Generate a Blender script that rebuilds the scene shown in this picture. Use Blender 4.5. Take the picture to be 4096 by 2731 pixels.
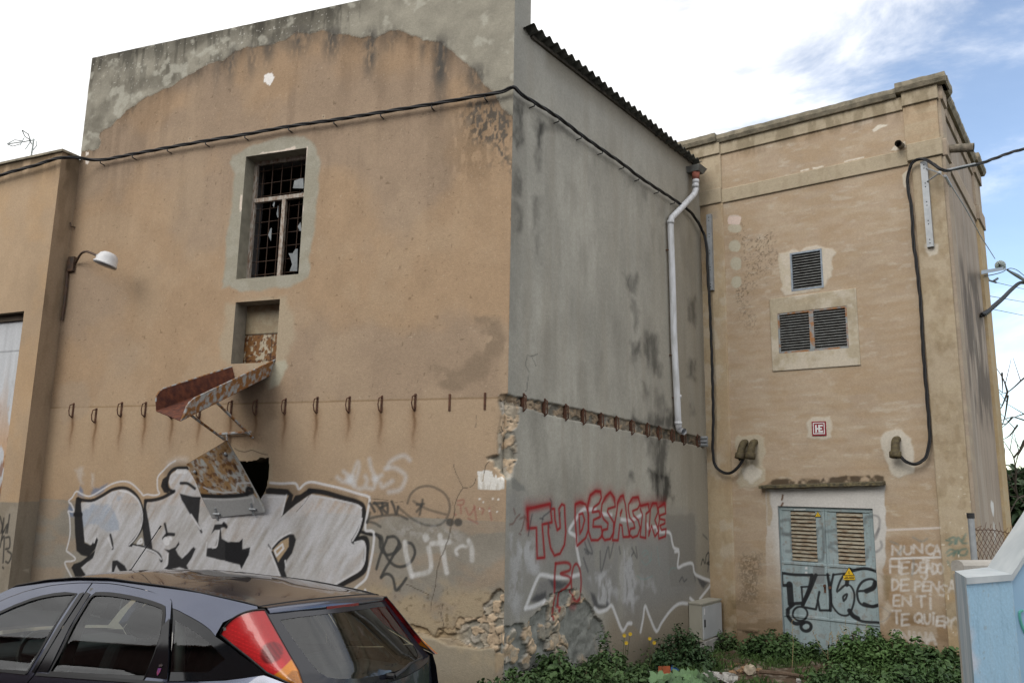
import bpy, math, random
import numpy as np
from mathutils import Matrix, Vector
from mathutils.geometry import delaunay_2d_cdt
for o in list(bpy.data.objects): bpy.data.objects.remove(o)
sc=bpy.context.scene; COL=sc.collection
rng=np.random.default_rng(7); random.seed(7)
# ------------------------------------------------------------ camera
F=3186.19; PITCH=.17966; ROLL=.01682; CX,CY=2048.,1365.5; EZ=2.45
_cp,_sp,_cr,_sr=math.cos(PITCH),math.sin(PITCH),math.cos(ROLL),math.sin(ROLL)
FW=np.array([0,_cp,_sp]); _u=np.array([0,-_sp,_cp]); _r=np.array([1.,0,0])
RT=_cr*_r+_sr*_u; UP=-_sr*_r+_cr*_u
EYE=np.array([0,0,EZ])
cam=bpy.data.cameras.new('camera'); co=bpy.data.objects.new('camera',cam); COL.objects.link(co)
co.matrix_world=Matrix([[RT[i],UP[i],-FW[i],EYE[i]] for i in range(3)]+[[0,0,0,1]])
cam.sensor_width=36; cam.lens=F/4096*36; cam.clip_start=.05; cam.clip_end=5000
sc.camera=co
# ------------------------------------------------------------ world, sun, exposure
SUNDIR=np.array([-.53,-.63,.60])   # towards the sun
el=math.asin(SUNDIR[2]/np.linalg.norm(SUNDIR)); az=math.atan2(SUNDIR[0],SUNDIR[1])
w=bpy.data.worlds.new('World'); sc.world=w; w.use_nodes=True
nt=w.node_tree; nt.nodes.clear()
def N(t,**k):
    n=nt.nodes.new(t)
    for a,b in k.items(): setattr(n,a,b)
    return n
L=lambda a,b: nt.links.new(a,b)
out=N('ShaderNodeOutputWorld'); bg=N('ShaderNodeBackground'); sky=N('ShaderNodeTexSky',sky_type='NISHITA')
sky.sun_disc=False; sky.sun_elevation=el; sky.sun_rotation=az; sky.air_density=1.0; sky.dust_density=.3; sky.ozone_density=2.0
tc=N('ShaderNodeTexCoord'); mp=N('ShaderNodeMapping'); mp.inputs['Scale'].default_value=(1.6,1.6,4.2); mp.inputs['Rotation'].default_value=(0,.25,0)
n1=N('ShaderNodeTexNoise'); n1.inputs['Scale'].default_value=2.4; n1.inputs['Detail'].default_value=7; n1.inputs['Roughness'].default_value=.6; n1.inputs['Distortion'].default_value=.35
L(tc.outputs['Generated'],mp.inputs[0]); L(mp.outputs[0],n1.inputs['Vector'])
# an opening in the cloud deck low to the right (east-north-east)
dt=N('ShaderNodeVectorMath',operation='DOT_PRODUCT'); g=np.array([.74,.66,.07]); g/=np.linalg.norm(g); dt.inputs[1].default_value=tuple(g)
L(tc.outputs['Generated'],dt.inputs[0])
mr=N('ShaderNodeMapRange',interpolation_type='SMOOTHSTEP'); mr.inputs[1].default_value=.62; mr.inputs[2].default_value=.97; mr.inputs[3].default_value=-.14; mr.inputs[4].default_value=.40
L(dt.outputs['Value'],mr.inputs[0])
ad=N('ShaderNodeMath',operation='SUBTRACT'); L(n1.outputs['Fac'],ad.inputs[0]); L(mr.outputs[0],ad.inputs[1])
cm=N('ShaderNodeMapRange',interpolation_type='SMOOTHSTEP'); cm.inputs[1].default_value=.07; cm.inputs[2].default_value=.46; cm.inputs[3].default_value=.10
L(ad.outputs[0],cm.inputs[0])
cr=N('ShaderNodeMapRange'); cr.inputs[1].default_value=.25; cr.inputs[2].default_value=.75; cr.inputs[3].default_value=5.5; cr.inputs[4].default_value=9.5
L(n1.outputs['Fac'],cr.inputs[0])
cc=N('ShaderNodeCombineColor'); L(cr.outputs[0],cc.inputs[0]); L(cr.outputs[0],cc.inputs[1]); L(cr.outputs[0],cc.inputs[2])
mx=N('ShaderNodeMix',data_type='RGBA'); L(cm.outputs[0],mx.inputs[0])
skm=N('ShaderNodeVectorMath',operation='SCALE'); skm.inputs['Scale'].default_value=1.05; L(sky.outputs[0],skm.inputs[0]); L(skm.outputs[0],mx.inputs[6]); L(cc.outputs[0],mx.inputs[7])
L(mx.outputs[2],bg.inputs[0]); bg.inputs[1].default_value=.1; L(bg.outputs[0],out.inputs[0])
sl=bpy.data.lights.new('sun','SUN'); sl.energy=.95; sl.angle=math.radians(32); sl.color=(1,.95,.87)
so=bpy.data.objects.new('sun',sl); COL.objects.link(so); so.rotation_euler=Vector(tuple(SUNDIR)).to_track_quat('Z','Y').to_euler(); so.location=(-6,-6,14)
sc.view_settings.view_transform='Standard'; sc.view_settings.look='None'; sc.view_settings.exposure=.86; sc.view_settings.gamma=1
# ------------------------------------------------------------ geometry of the place
def ray(x,y): 
    x=np.asarray(x,float)[...,None]; y=np.asarray(y,float)[...,None]
    return RT*(x-CX)/F-UP*(y-CY)/F+FW
def fr(ox,oy,s): return lambda pts: [(ox+x/s,oy+y/s) for x,y in pts]
SRC=lambda p:p; DSP=fr(0,0,.5742)
zA=fr(200,1750,2.4125); zB=fr(900,1750,2.138); z1=fr(500,1150,1.5675); z2=fr(850,500,2.24); z3=fr(0,500,1.96); z4=fr(0,1200,1.3067)
z5=fr(1950,1900,2.24); z6=fr(2900,1850,1.78); z7=fr(1950,2350,2.24); z8=fr(2950,300,1.7426); z9=fr(2600,550,2.6125); z10=fr(2650,1000,1.651)
z11=fr(3000,950,2.614); z12=fr(3700,1000,1.2057); r1=fr(1900,0,2.351); r2=fr(300,0,2.351); r3=fr(1200,0,2.351); r4=fr(1900,1450,2.851)
ra=fr(2000,500,1.96); rb=fr(2000,1100,1.96); rc=fr(3600,250,3.135); z26=fr(2850,1650,2.613); zs=fr(3850,900,3.92); zp=fr(3800,1900,3.483)
zc1=fr(0,2200,2.297); zc2=fr(900,2200,2.0488)
class Plane:
    def __init__(s,p,a):
        s.p=np.array([p[0],p[1],EZ]); s.d=np.array([math.cos(a),math.sin(a),0]); s.n=np.array([math.sin(a),-math.cos(a),0]); s.a=a
    def P(s,u,z,off=0):
        u=np.asarray(u,float)[...,None]; z=np.asarray(z,float)[...,None]; off=np.asarray(off,float)[...,None]
        return s.p+u*s.d+off*s.n+z*np.array([0,0,1.])
    def hit(s,x,y,off=0):
        d=ray(x,y); t=((s.p+s.n*off-EYE)@s.n)/(d@s.n); return EYE+d*t[...,None]
    def uv(s,pts,off=0):
        pts=np.asarray(pts,float); h=s.hit(pts[:,0],pts[:,1],off)-s.p
        return np.stack([h@s.d,h[:,2]],1)
AA,AC=math.radians(-19.943),math.radians(-37.063); AD=AC+math.pi/2
A=Plane((-.0316,9.1008),AA); B=Plane((3.3376,13.5617),AD); C=Plane((3.3376,13.5617),AC); D=Plane((6.4030,11.2464),AD)
BL=-5.599  # u of the corner A/B on B
GN=np.array([-.0124,.0688])
def gz(x,y):
    y2=np.clip(y,-12,17); x2=np.clip(x,-25,25)
    return EZ-2.01+.0124*(x2+1.363)-.0688*(y2-5.078)
# ------------------------------------------------------------ numpy noise and painting
_T=rng.random((256,256))
def vn(x,y,s=0):
    x=np.asarray(x,float)+s*17.31; y=np.asarray(y,float)+s*9.77
    i=np.floor(x).astype(int); j=np.floor(y).astype(int); a=x-i; b=y-j
    a=a*a*(3-2*a); b=b*b*(3-2*b); i0=i&255; i1=(i+1)&255; j0=j&255; j1=(j+1)&255
    return (_T[i0,j0]*(1-a)+_T[i1,j0]*a)*(1-b)+(_T[i0,j1]*(1-a)+_T[i1,j1]*a)*b
def fbm(x,y,s=0,o=4,r=.5):
    t=0; a=1; k=0
    for q in range(o):
        t=t+a*vn(np.asarray(x)*2**q,np.asarray(y)*2**q,s+q*3); k+=a; a*=r
    return t/k
def ss(a,b,x):
    t=np.clip((x-a)/(b-a),0,1); return t*t*(3-2*t)
_V=rng.random((64,64,3))
def voro(x,y,j=.85):
    i=np.floor(x).astype(int); k=np.floor(y).astype(int); f1=np.full(x.shape,9.); f2=f1.copy(); cid=np.zeros(x.shape)
    for di in (-1,0,1):
        for dj in (-1,0,1):
            c=_V[(i+di)&63,(k+dj)&63]
            d=np.hypot(i+di+.5+(c[...,0]-.5)*j-x,k+dj+.5+(c[...,1]-.5)*j-y)
            m=d<f1; f2=np.where(m,f1,np.minimum(f2,d)); cid=np.where(m,c[...,2],cid); f1=np.where(m,d,f1)
    return f1,f2-f1,cid
def segd(px,py,pts,closed=False):
    d=np.full(px.shape,1e9); n=len(pts)
    for i in range(n if closed else n-1):
        a=pts[i]; b=pts[(i+1)%n]; e=b-a; l=e@e+1e-12
        t=np.clip(((px-a[0])*e[0]+(py-a[1])*e[1])/l,0,1)
        d=np.minimum(d,np.hypot(px-a[0]-t*e[0],py-a[1]-t*e[1]))
    return d
def inpoly(px,py,pts):
    r=np.zeros(px.shape,bool); n=len(pts)
    for i in range(n):
        x0,y0=pts[i]; x1,y1=pts[(i+1)%n]
        if y0==y1: continue
        r^=((y0>py)!=(y1>py))&(px<(x1-x0)*(py-y0)/(y1-y0)+x0)
    return r
def smooth(pts,k=4):
    pts=np.asarray(pts,float)
    if len(pts)<3: return pts
    P=np.vstack([2*pts[0]-pts[1],pts,2*pts[-1]-pts[-2]]); o=[]
    for i in range(1,len(P)-2):
        for t in np.linspace(0,1,k,endpoint=False):
            a,b,c,d=P[i-1],P[i],P[i+1],P[i+2]
            o.append(.5*((2*b)+(c-a)*t+(2*a-5*b+4*c-d)*t*t+(3*b-a-3*c+d)*t**3))
    o.append(P[-2]); return np.array(o)
class Paint:
    def __init__(s,pl,U,Z):
        s.pl=pl; s.U=U; s.Z=Z; s.rgb=np.zeros((len(U),3)); s.h=np.zeros(len(U)); s.rough=np.zeros(len(U))
    def px(s,f,pts): return s.pl.uv(f(pts))
    def _box(s,p,m):
        lo=p.min(0)-m; hi=p.max(0)+m
        return np.nonzero((s.U>lo[0])&(s.U<hi[0])&(s.Z>lo[1])&(s.Z<hi[1]))[0]
    def poly(s,p,soft=.01,warp=0,wf=6,sd=0):
        p=np.asarray(p); ix=s._box(p,soft+warp); m=np.zeros(len(s.U))
        if len(ix)==0: return m
        u=s.U[ix]; z=s.Z[ix]
        if warp: u,z=u+warp*(fbm(u*wf,z*wf,sd+1)-.5)*2,z+warp*(fbm(u*wf,z*wf,sd+2)-.5)*2
        d=segd(u,z,p,True)*np.where(inpoly(u,z,p),1,-1)
        m[ix]=ss(-soft,soft,d); return m
    def stroke(s,p,w,soft=.008,warp=0,wf=5):
        p=np.asarray(p); ix=s._box(p,w+soft+warp); m=np.zeros(len(s.U))
        if len(ix)==0: return m
        u=s.U[ix]; z=s.Z[ix]
        if warp: u,z=u+warp*(fbm(u*wf,z*wf,5)-.5)*2,z+warp*(fbm(u*wf,z*wf,6)-.5)*2
        m[ix]=1-ss(w/2-soft,w/2+soft,segd(u,z,p)); return m
    def mix(s,m,c,k=1):
        m=np.clip(m*k,0,1)[:,None]; s.rgb=s.rgb*(1-m)+np.asarray(c)*m
    def mul(s,m,c,k=1):
        m=np.clip(m*k,0,1)[:,None]; s.rgb=s.rgb*(1-m*(1-np.asarray(c)))
    def P(s,f,pts,c,k=1,soft=.008,warp=0,wf=6,tex=None):
        m=s.poly(s.px(f,pts),soft,warp,wf)
        if tex is not None: m=m*tex
        s.mix(m,c,k); return m
    def S(s,f,pts,w,c,k=1,soft=.006,sm=True,warp=0,tex=None):
        p=s.px(f,pts); p=smooth(p) if sm else p
        m=s.stroke(p,w,soft,warp)
        if tex is not None: m=m*tex
        s.mix(m,c,k); return m
# ------------------------------------------------------------ materials
MAT={}
def mat(name,c=(.5,.5,.5),c2=None,scale=8,rough=.6,metal=0,bump=.0,bscale=60,attr=False,stretch=(1,1,1),lo=.35,hi=.65,coat=0,spec=.5,trans=0,ior=1.45):
    if name in MAT: return MAT[name]
    m=bpy.data.materials.new(name); m.use_nodes=True; t=m.node_tree; b=t.nodes['Principled BSDF']; MAT[name]=m
    b.inputs['Roughness'].default_value=rough; b.inputs['Metallic'].default_value=metal; b.inputs['Coat Weight'].default_value=coat
    b.inputs['Specular IOR Level'].default_value=spec; b.inputs['Transmission Weight'].default_value=trans; b.inputs['IOR'].default_value=ior
    g=t.nodes.new('ShaderNodeNewGeometry'); tcx=t.nodes.new('ShaderNodeTexCoord'); mp=t.nodes.new('ShaderNodeMapping'); mp.inputs['Scale'].default_value=stretch
    t.links.new(tcx.outputs['Object'],mp.inputs[0])
    n=t.nodes.new('ShaderNodeTexNoise'); n.inputs['Scale'].default_value=scale; n.inputs['Detail'].default_value=6; t.links.new(mp.outputs[0],n.inputs['Vector'])
    mr=t.nodes.new('ShaderNodeMapRange'); mr.inputs[1].default_value=lo; mr.inputs[2].default_value=hi; t.links.new(n.outputs['Fac'],mr.inputs[0])
    mx=t.nodes.new('ShaderNodeMix'); mx.data_type='RGBA'; t.links.new(mr.outputs[0],mx.inputs[0])
    if attr:
        a=t.nodes.new('ShaderNodeAttribute'); a.attribute_name='paint'
        v1=t.nodes.new('ShaderNodeMix'); v1.data_type='RGBA'; v1.blend_type='MULTIPLY'; v1.inputs[0].default_value=1
        mr.inputs[3].default_value=.90; mr.inputs[4].default_value=1.08; n.inputs['Detail'].default_value=9; n.inputs['Roughness'].default_value=.72
        t.links.new(a.outputs['Color'],v1.inputs[6]); t.links.new(mr.outputs[0],v1.inputs[7]); t.links.new(v1.outputs[2],b.inputs['Base Color'])
    else:
        mx.inputs[6].default_value=(*c,1); mx.inputs[7].default_value=(*(c2 or [x*.8 for x in c]),1)
        t.links.new(mx.outputs[2],b.inputs['Base Color'])
    if bump:
        n2=t.nodes.new('ShaderNodeTexNoise'); n2.inputs['Scale'].default_value=bscale; n2.inputs['Detail'].default_value=5; t.links.new(tcx.outputs['Object'],n2.inputs['Vector'])
        bp=t.nodes.new('ShaderNodeBump'); bp.inputs['Strength'].default_value=bump; bp.inputs['Distance'].default_value=.02; t.links.new(n2.outputs['Fac'],bp.inputs['Height']); t.links.new(bp.outputs[0],b.inputs['Normal'])
    return m
M_PL=mat('painted_plaster',attr=True,scale=34,rough=.92,bump=.22,bscale=70,spec=.2)
M_MT=mat('painted_metal',attr=True,scale=40,rough=.5,bump=.08,bscale=40,spec=.4)
M_RUST=mat('rusty_iron',(.055,.026,.017),(.12,.055,.032),25,.9,0,.3,120)
M_RUSTP=mat('rusty_white_paint',(.33,.35,.36),(.24,.11,.035),13,.75,0,.2,60,lo=.40,hi=.56)
M_RUSTD=mat('deep_rust',(.055,.016,.011),(.125,.038,.018),14,.85,0,.25,70)
M_BLK=mat('black_rubber',(.012,.012,.014),(.02,.02,.022),20,.5,0,.1,80)
M_GALV=mat('galvanised_steel',(.33,.35,.37),(.26,.28,.30),12,.5,.3,.05,60)
M_PVC=mat('white_pvc',(.58,.60,.64),(.40,.41,.42),7,.4,lo=.42,hi=.7,stretch=(3,3,.5))
M_DARK=mat('dark_void',(.012,.012,.012),(.02,.02,.02),4,1)
M_FIBRO=mat('mossy_fibrocement',(.075,.075,.062),(.035,.035,.03),9,.95,0,.4,40)
M_STONE=mat('weathered_coping',(.285,.25,.185),(.15,.135,.10),7,.95,0,.5,50)
M_WOODP=mat('peeling_white_frame',(.40,.37,.33),(.19,.12,.08),34,.85,0,.3,60,lo=.38,hi=.68,stretch=(1,1,.35))
# ------------------------------------------------------------ mesh helpers
def link(o,parent=None):
    COL.objects.link(o)
    if parent is not None:
        o.parent=parent
        if parent.type=='EMPTY' and not parent.get('local'): o.location=-parent.location
    return o
def mk(name,v,f,m,parent=None,smooth_=False,rgb=None,uvs=None):
    me=bpy.data.meshes.new(name); v=np.asarray(v,float).reshape(-1,3)
    if isinstance(f,np.ndarray) and f.ndim==2:
        k=f.shape[1]; me.vertices.add(len(v)); me.vertices.foreach_set('co',v.ravel()); me.loops.add(f.size); me.loops.foreach_set('vertex_index',f.ravel().astype(np.int32))
        me.polygons.add(len(f)); me.polygons.foreach_set('loop_start',np.arange(0,f.size,k,dtype=np.int32)); me.polygons.foreach_set('loop_total',np.full(len(f),k,dtype=np.int32))
        me.update(calc_edges=True)
    else: me.from_pydata([tuple(x) for x in v],[],[tuple(x) for x in f])
    if rgb is not None:
        a=me.attributes.new('paint','FLOAT_COLOR','POINT'); c=np.ones((len(v),4)); c[:,:3]=rgb; a.data.foreach_set('color',c.ravel())
    me.materials.append(m)
    if smooth_: me.polygons.foreach_set('use_smooth',np.ones(len(me.polygons),bool))
    me.validate(); me.update()
    return link(bpy.data.objects.new(name,me),parent)
def empty(name,loc,label=None,cat=None,group=None,kind=None):
    o=bpy.data.objects.new(name,None); COL.objects.link(o); o.location=loc; o.empty_display_size=.2
    return tag(o,label,cat,group,kind)
def tag(o,label=None,cat=None,group=None,kind=None):
    for k,v in (('label',label),('category',cat),('group',group),('kind',kind)):
        if v: o[k]=v
    return o
class MB:
    def __init__(s): s.v=[]; s.f=[]; s.n=0
    def add(s,v,f):
        v=np.asarray(v,float).reshape(-1,3); s.v.append(v); s.f+= [tuple(i+s.n for i in q) for q in f]; s.n+=len(v); return s
    def box(s,pl,u0,u1,z0,z1,o0,o1):
        v=[pl.P(u,z,o) for o in (o0,o1) for u,z in ((u0,z0),(u1,z0),(u1,z1),(u0,z1))]
        return s.add(v,[(3,2,1,0),(4,5,6,7),(0,1,5,4),(1,2,6,5),(2,3,7,6),(3,0,4,7)])
    def hexa(s,p): return s.add(p,[(3,2,1,0),(4,5,6,7),(0,1,5,4),(1,2,6,5),(2,3,7,6),(3,0,4,7)])
    def tube(s,pts,r,n=8,cap=True):
        pts=np.asarray(pts,float); k=len(pts); r=np.broadcast_to(np.asarray(r,float),(k,))
        t=np.gradient(pts,axis=0) if k>2 else np.repeat((pts[1]-pts[0])[None],k,0)
        t/=np.linalg.norm(t,axis=1)[:,None]+1e-12
        a=np.array([0,0,1.]) if abs(t[0,2])<.9 else np.array([1.,0,0]); v=[]
        for i in range(k):
            a=a-t[i]*(a@t[i]); a/=np.linalg.norm(a); b=np.cross(t[i],a)
            for j in range(n):
                q=2*math.pi*j/n; v.append(pts[i]+r[i]*(math.cos(q)*a+math.sin(q)*b))
        f=[(i*n+j,i*n+(j+1)%n,(i+1)*n+(j+1)%n,(i+1)*n+j) for i in range(k-1) for j in range(n)]
        if cap: f+=[tuple(range(n))[::-1],tuple((k-1)*n+j for j in range(n))]
        return s.add(v,f)
    def sphere(s,c,r,n=10,m=7,sc=(1,1,1)):
        v=[];c=np.asarray(c)
        for i in range(m+1):
            for j in range(n):
                a=math.pi*i/m; b=2*math.pi*j/n; v.append(c+r*np.array([sc[0]*math.sin(a)*math.cos(b),sc[1]*math.sin(a)*math.sin(b),sc[2]*math.cos(a)]))
        return s.add(v,[(i*n+j,(i+1)*n+j,(i+1)*n+(j+1)%n,i*n+(j+1)%n) for i in range(m) for j in range(n)])
    def prism(s,poly,fn,d0,d1):
        n=len(poly); v=[fn(a,b,d0) for a,b in poly]+[fn(a,b,d1) for a,b in poly]
        return s.add(v,[tuple(range(n))[::-1],tuple(range(n,2*n))]+[(i,(i+1)%n,n+(i+1)%n,n+i) for i in range(n)])
    def build(s,name,m,parent=None,sm=False): return mk(name,np.concatenate(s.v),s.f,m,parent,sm)
def lines(a,b,step,extra=()):
    k=np.linspace(a,b,max(2,int(round((b-a)/step))+1)); ex=np.array([e for e in extra if a<=e<=b])
    if len(ex):
        k=np.array([x for x in k if np.min(np.abs(ex-x))>step*.3 or x in (a,b)])
    return np.unique(np.round(np.concatenate([k,ex]),5))
def panel(name,parent,pl,us,zs,painter,off=0.,depth=.1,holes=(),material=None,corner=None,sides=True):
    """gridded slab of wall; painter fills colours and relief; holes are (u0,u1,z0,z1) or polygons"""
    nu,nz=len(us),len(zs); Ug,Zg=np.meshgrid(us,zs); U=Ug.ravel(); Z=Zg.ravel()
    p=Paint(pl,U,Z); painter(p)
    V=pl.P(U,Z,off+p.h)
    if corner: V=corner(p,V)
    id_=np.arange(nu*nz).reshape(nz,nu)
    q=np.stack([id_[:-1,:-1],id_[:-1,1:],id_[1:,1:],id_[1:,:-1]],-1).reshape(-1,4)
    uc=U[q].mean(1); zc=Z[q].mean(1); keep=np.ones(len(q),bool)
    for h in holes:
        if len(h)==4 and not hasattr(h[0],'__len__'): keep&=~((uc>h[0])&(uc<h[1])&(zc>h[2])&(zc<h[3]))
        else: keep&=~inpoly(uc,zc,np.asarray(h))
    q=q[keep]; rgb=p.rgb
    if sides:
        ring=np.concatenate([id_[0,:],id_[1:,-1],id_[-1,-2::-1],id_[-2:0:-1,0]])
        bv=pl.P(U[ring],Z[ring],np.full(len(ring),off-depth)); n0=len(V)
        k=len(ring); i=np.arange(k); j=(i+1)%k
        q=np.concatenate([q,np.stack([ring[j],ring[i],n0+i,n0+j],1)])
        V=np.concatenate([V,bv]); rgb=np.concatenate([rgb,rgb[ring]])
    return mk(name,V,q,material or M_PL,parent,False,np.clip(rgb,.005,.95))
# ============================================================ SETTING: ground
def ground():
    def sheet(xs,ys,amp):
        X,Y=np.meshgrid(xs,ys); Z=gz(X,Y)+amp*((fbm(X*1.3,Y*1.3,3)-.5)*.12+(fbm(X*9,Y*9,4,3)-.5)*.05)
        return X,Y,Z
    xs=np.r_[-900,-300,-100,-40,np.arange(-14,-1.0,.5),np.arange(-1,9.5,.045),np.arange(9.5,20,.5),40,100,300,900]
    ys=np.r_[-300,-100,-30,np.arange(-12,8.5,.5),np.arange(8.5,13.8,.045),np.arange(14,24,.5),40,100,300,900]
    X,Y=np.meshgrid(xs,ys); yard=ss(7.2,8.6,Y)*ss(-.8,.2,X)
    Z=gz(X,Y)+yard*((fbm(X*1.3,Y*1.3,3)-.5)*.14+(fbm(X*9,Y*9,4,3)-.5)*.05)
    n1=fbm(X*1.1,Y*1.1,11); n2=fbm(X*7,Y*7,12,5); n3=fbm(X*40,Y*40,13,2)
    asphalt=np.array([.055,.055,.057])*(.7+.6*n2[...,None])
    earth=np.array([.085,.058,.040])*(.6+.7*n2[...,None]); grass=np.array([.045,.07,.022])*(.5+.9*n3[...,None]); lime=np.array([.30,.27,.22])
    c=earth*(1-ss(.36,.52,n1))[...,None]+grass*ss(.36,.52,n1)[...,None]
    m=ss(.66,.72,vn(X*16,Y*16,8))[...,None]*.5; c=c*(1-m)+lime*m
    c=asphalt*(1-yard[...,None])+c*yard[...,None]
    i=np.arange(X.size).reshape(X.shape); q=np.stack([i[:-1,:-1],i[:-1,1:],i[1:,1:],i[1:,:-1]],-1).reshape(-1,4)
    o=mk('ground',np.stack([X.ravel(),Y.ravel(),Z.ravel()],1),q,mat('earth_and_asphalt',attr=True,scale=30,rough=.95,bump=.5,bscale=30,spec=.2),None,False,c.reshape(-1,3))
    return tag(o,kind='structure',label='sloping earth and asphalt ground below the walls',cat='ground')
ground()
# ============================================================ MAIN BUILDING (front wall A, side wall B)
OCH=np.array([.352,.250,.161]); OCH2=np.array([.312,.234,.166]); GRY=np.array([.272,.256,.210]); BGR=np.array([.348,.338,.300])
def stones(u,z,sc=7.5):
    f1,e,c=voro(u*sc+1.1*fbm(u*11,z*11,21,4),z*sc*1.3+1.1*fbm(u*11,z*11,22,4),1.0)
    st=ss(.005,.075,e)*ss(.20,.30,c+.35*(fbm(u*14,z*14,25)-.5)); col=np.array([.37,.32,.25])*(.75+.5*c[:,None])+np.array([.05,.0,-.03])*(c[:,None]>.6)+np.array([.08,.09,.1])*(c[:,None]<.35)
    col=col*(.6+.8*fbm(u*26,z*26,23,4)[:,None])
    mort=np.array([.26,.245,.205])*(.7+.6*fbm(u*30,z*30,24)[:,None])
    return mort*(1-st[:,None])+col*st[:,None], st*(.2+c*.55+.5*(fbm(u*10,z*10,26,3)-.3))
def corner_cut(z):
    """depth of the broken corner, shared by both walls"""
    m=ss(.06,.16,z)*(1-ss(.98,1.05,z))
    return m*(.05+.09*vn(z*6,z*0+.5,31)+.05*vn(z*17,z*0,7))
_nv=A.n+B.n; NCOR=_nv/(1+A.n@B.n)
def cornerfn(edge,sgn):
    def fn(p,V):
        d=corner_cut(p.Z); k=np.clip(1-np.abs(p.U-edge)/.16,0,1)
        return V-((k*k*d)[:,None]*NCOR)
    return fn
def ragged(p,fine=1): return fbm(p.U*18*fine,p.Z*18*fine,41,4)
def spray(p): return np.clip(.55+.9*fbm(p.U*30,p.Z*12,44,3)-.2,0,1)
def paintA(p):
    U,Z=p.U,p.Z
    n=fbm(U*.9,Z*.9,1,5); n2=fbm(U*4,Z*3,2,4); n3=fbm(U*22,Z*22,3,3); vs=fbm(U*5,Z*.5,4,4)
    p.rgb[:]=OCH2+(OCH-OCH2)*ss(.38,.6,n)[:,None]; p.rgb*=(.90+.2*n2)[:,None]*(.95+.1*n3)[:,None]
    p.mix(ss(.5,.75,fbm(U*2,Z*1.5,6))*.4,(.40,.305,.21)); p.mul(ss(3.6,6.3,Z)*.5,(.78,.76,.76)); p.mul(ss(.5,.75,vs)*ss(2,5.5,Z),(.75,.74,.74),.7)
    p.mix(ss(.93,.97,vn(U*60,Z*60,9))*.4,(.5,.42,.32)); p.mul(ss(.92,.96,vn(U*26,Z*26,10)),(.5,.48,.45),.6)
    p.mul(1-ss(0,.35,U+7.03),(.72,.70,.68),.6)
    # plaster below the hook seam
    sb=ss(1.02,.98,Z)*ss(-.6,.2,Z); p.mix(sb*.55*(.5+fbm(U*1.5,Z*2,15)),(.40,.30,.20)); seam=1-ss(.004,.016,np.abs(Z-1.0-.01*(fbm(U*3,Z*0,2)-.5))); p.mul(seam,(.72,.68,.6))
    # damp patch at the right edge
    for sd_,k in ((1,.75),(2,.35)):
        m=p.poly(p.px(DSP,[(1090,735),(1150,730),(1165,790),(1120,830),(1105,880),(1040,895),(990,880),(985,845),(1040,840),(1080,820),(1095,775)]),.05 if sd_==1 else .02,.12,3,sd_); p.mix(m*k*1.1*ss(.25,.55,fbm(U*6,Z*6,881,5)),(.225,.17,.12))
    m=p.poly(p.px(SRC,[(235,1545),(330,1520),(365,1580),(350,1660),(270,1700),(225,1660)]),.06,.08); p.mix(m*.5,(.34,.27,.20))
    # grey repair over the gable top
    gp=p.px(r2,[(-20,1450),(45,1440),(130,1420),(220,1400),(245,1350),(230,1270),(240,1245),(330,1190),(430,1100),(500,1035),(640,940),(760,870),(900,815),(1050,720),(1160,660),(1260,590),(1400,565),(1500,480),(1640,440),(1840,430),(1990,370),(2080,305)])
    gq=p.px(r3,[(83,325),(200,285),(360,335),(500,340),(700,350),(830,310),(930,285),(1050,335),(1300,405),(1400,465),(1560,590),(1660,700),(1740,800),(1800,850),(1850,920),(1890,1010),(2010,1100)])
    poly=np.vstack([gp,gq,[[.2,gq[-1,1]],[.2,7.2],[-7.6,7.2],[-7.6,gp[0,1]]]])
    m=p.poly(poly,.006,.035,9,4); sd=p.poly(poly,.35,.05,4,5); wide=np.clip(sd-m,0,1)
    blot=ss(.45,.75,fbm(U*7,Z*2.2,17,4)); p.mul(wide*(.55+.9*blot),(.36,.355,.36),1.15); p.mix(wide*ss(.35,.6,fbm(U*9,Z*3,171,5))*ss(-6.6,-5.2,U),(.085,.077,.068),.42); p.mix(wide*ss(.62,.75,vn(U*45,Z*22,18))*blot,(.05,.047,.043),.8)
    gcol=GRY*(.8+.42*fbm(U*5,Z*5,7,5))[:,None]; p.mix(m,(0,0,0)); p.rgb+=gcol*m[:,None]
    dk=ss(.40,.68,fbm(U*3.2,Z*3.2,8,5)+.12*ss(-2.2,-6,U)-.12*ss(6.5,5.7,Z)); p.mul(m*dk*ss(-1.3,-3.2,U),(.58,.57,.56),.8)
    p.mul(m*ss(6.1,6.5,Z)*ss(-1.5,-3,U),(.5,.5,.5),.9); p.mul(m*ss(.5,.7,fbm(U*14,Z*2.4,19))*ss(5.4,6.4,Z)*ss(-1.5,-2.5,U),(.5,.5,.5),.8)
    p.mix(m*ss(.90,.94,vn(U*52,Z*52,20))*ss(5.3,6.2,Z)*ss(-1.8,-3,U),(.55,.54,.49),.7); p.mix(m*ss(.6,.75,fbm(U*6,Z*6,26,4))*.6,(.42,.41,.35))
    edge=m*(1-m)*4; p.mix(edge*.5,(.45,.43,.36)); p.h+=m*(.008+.01*(fbm(U*8,Z*8,27)-.5))
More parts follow.
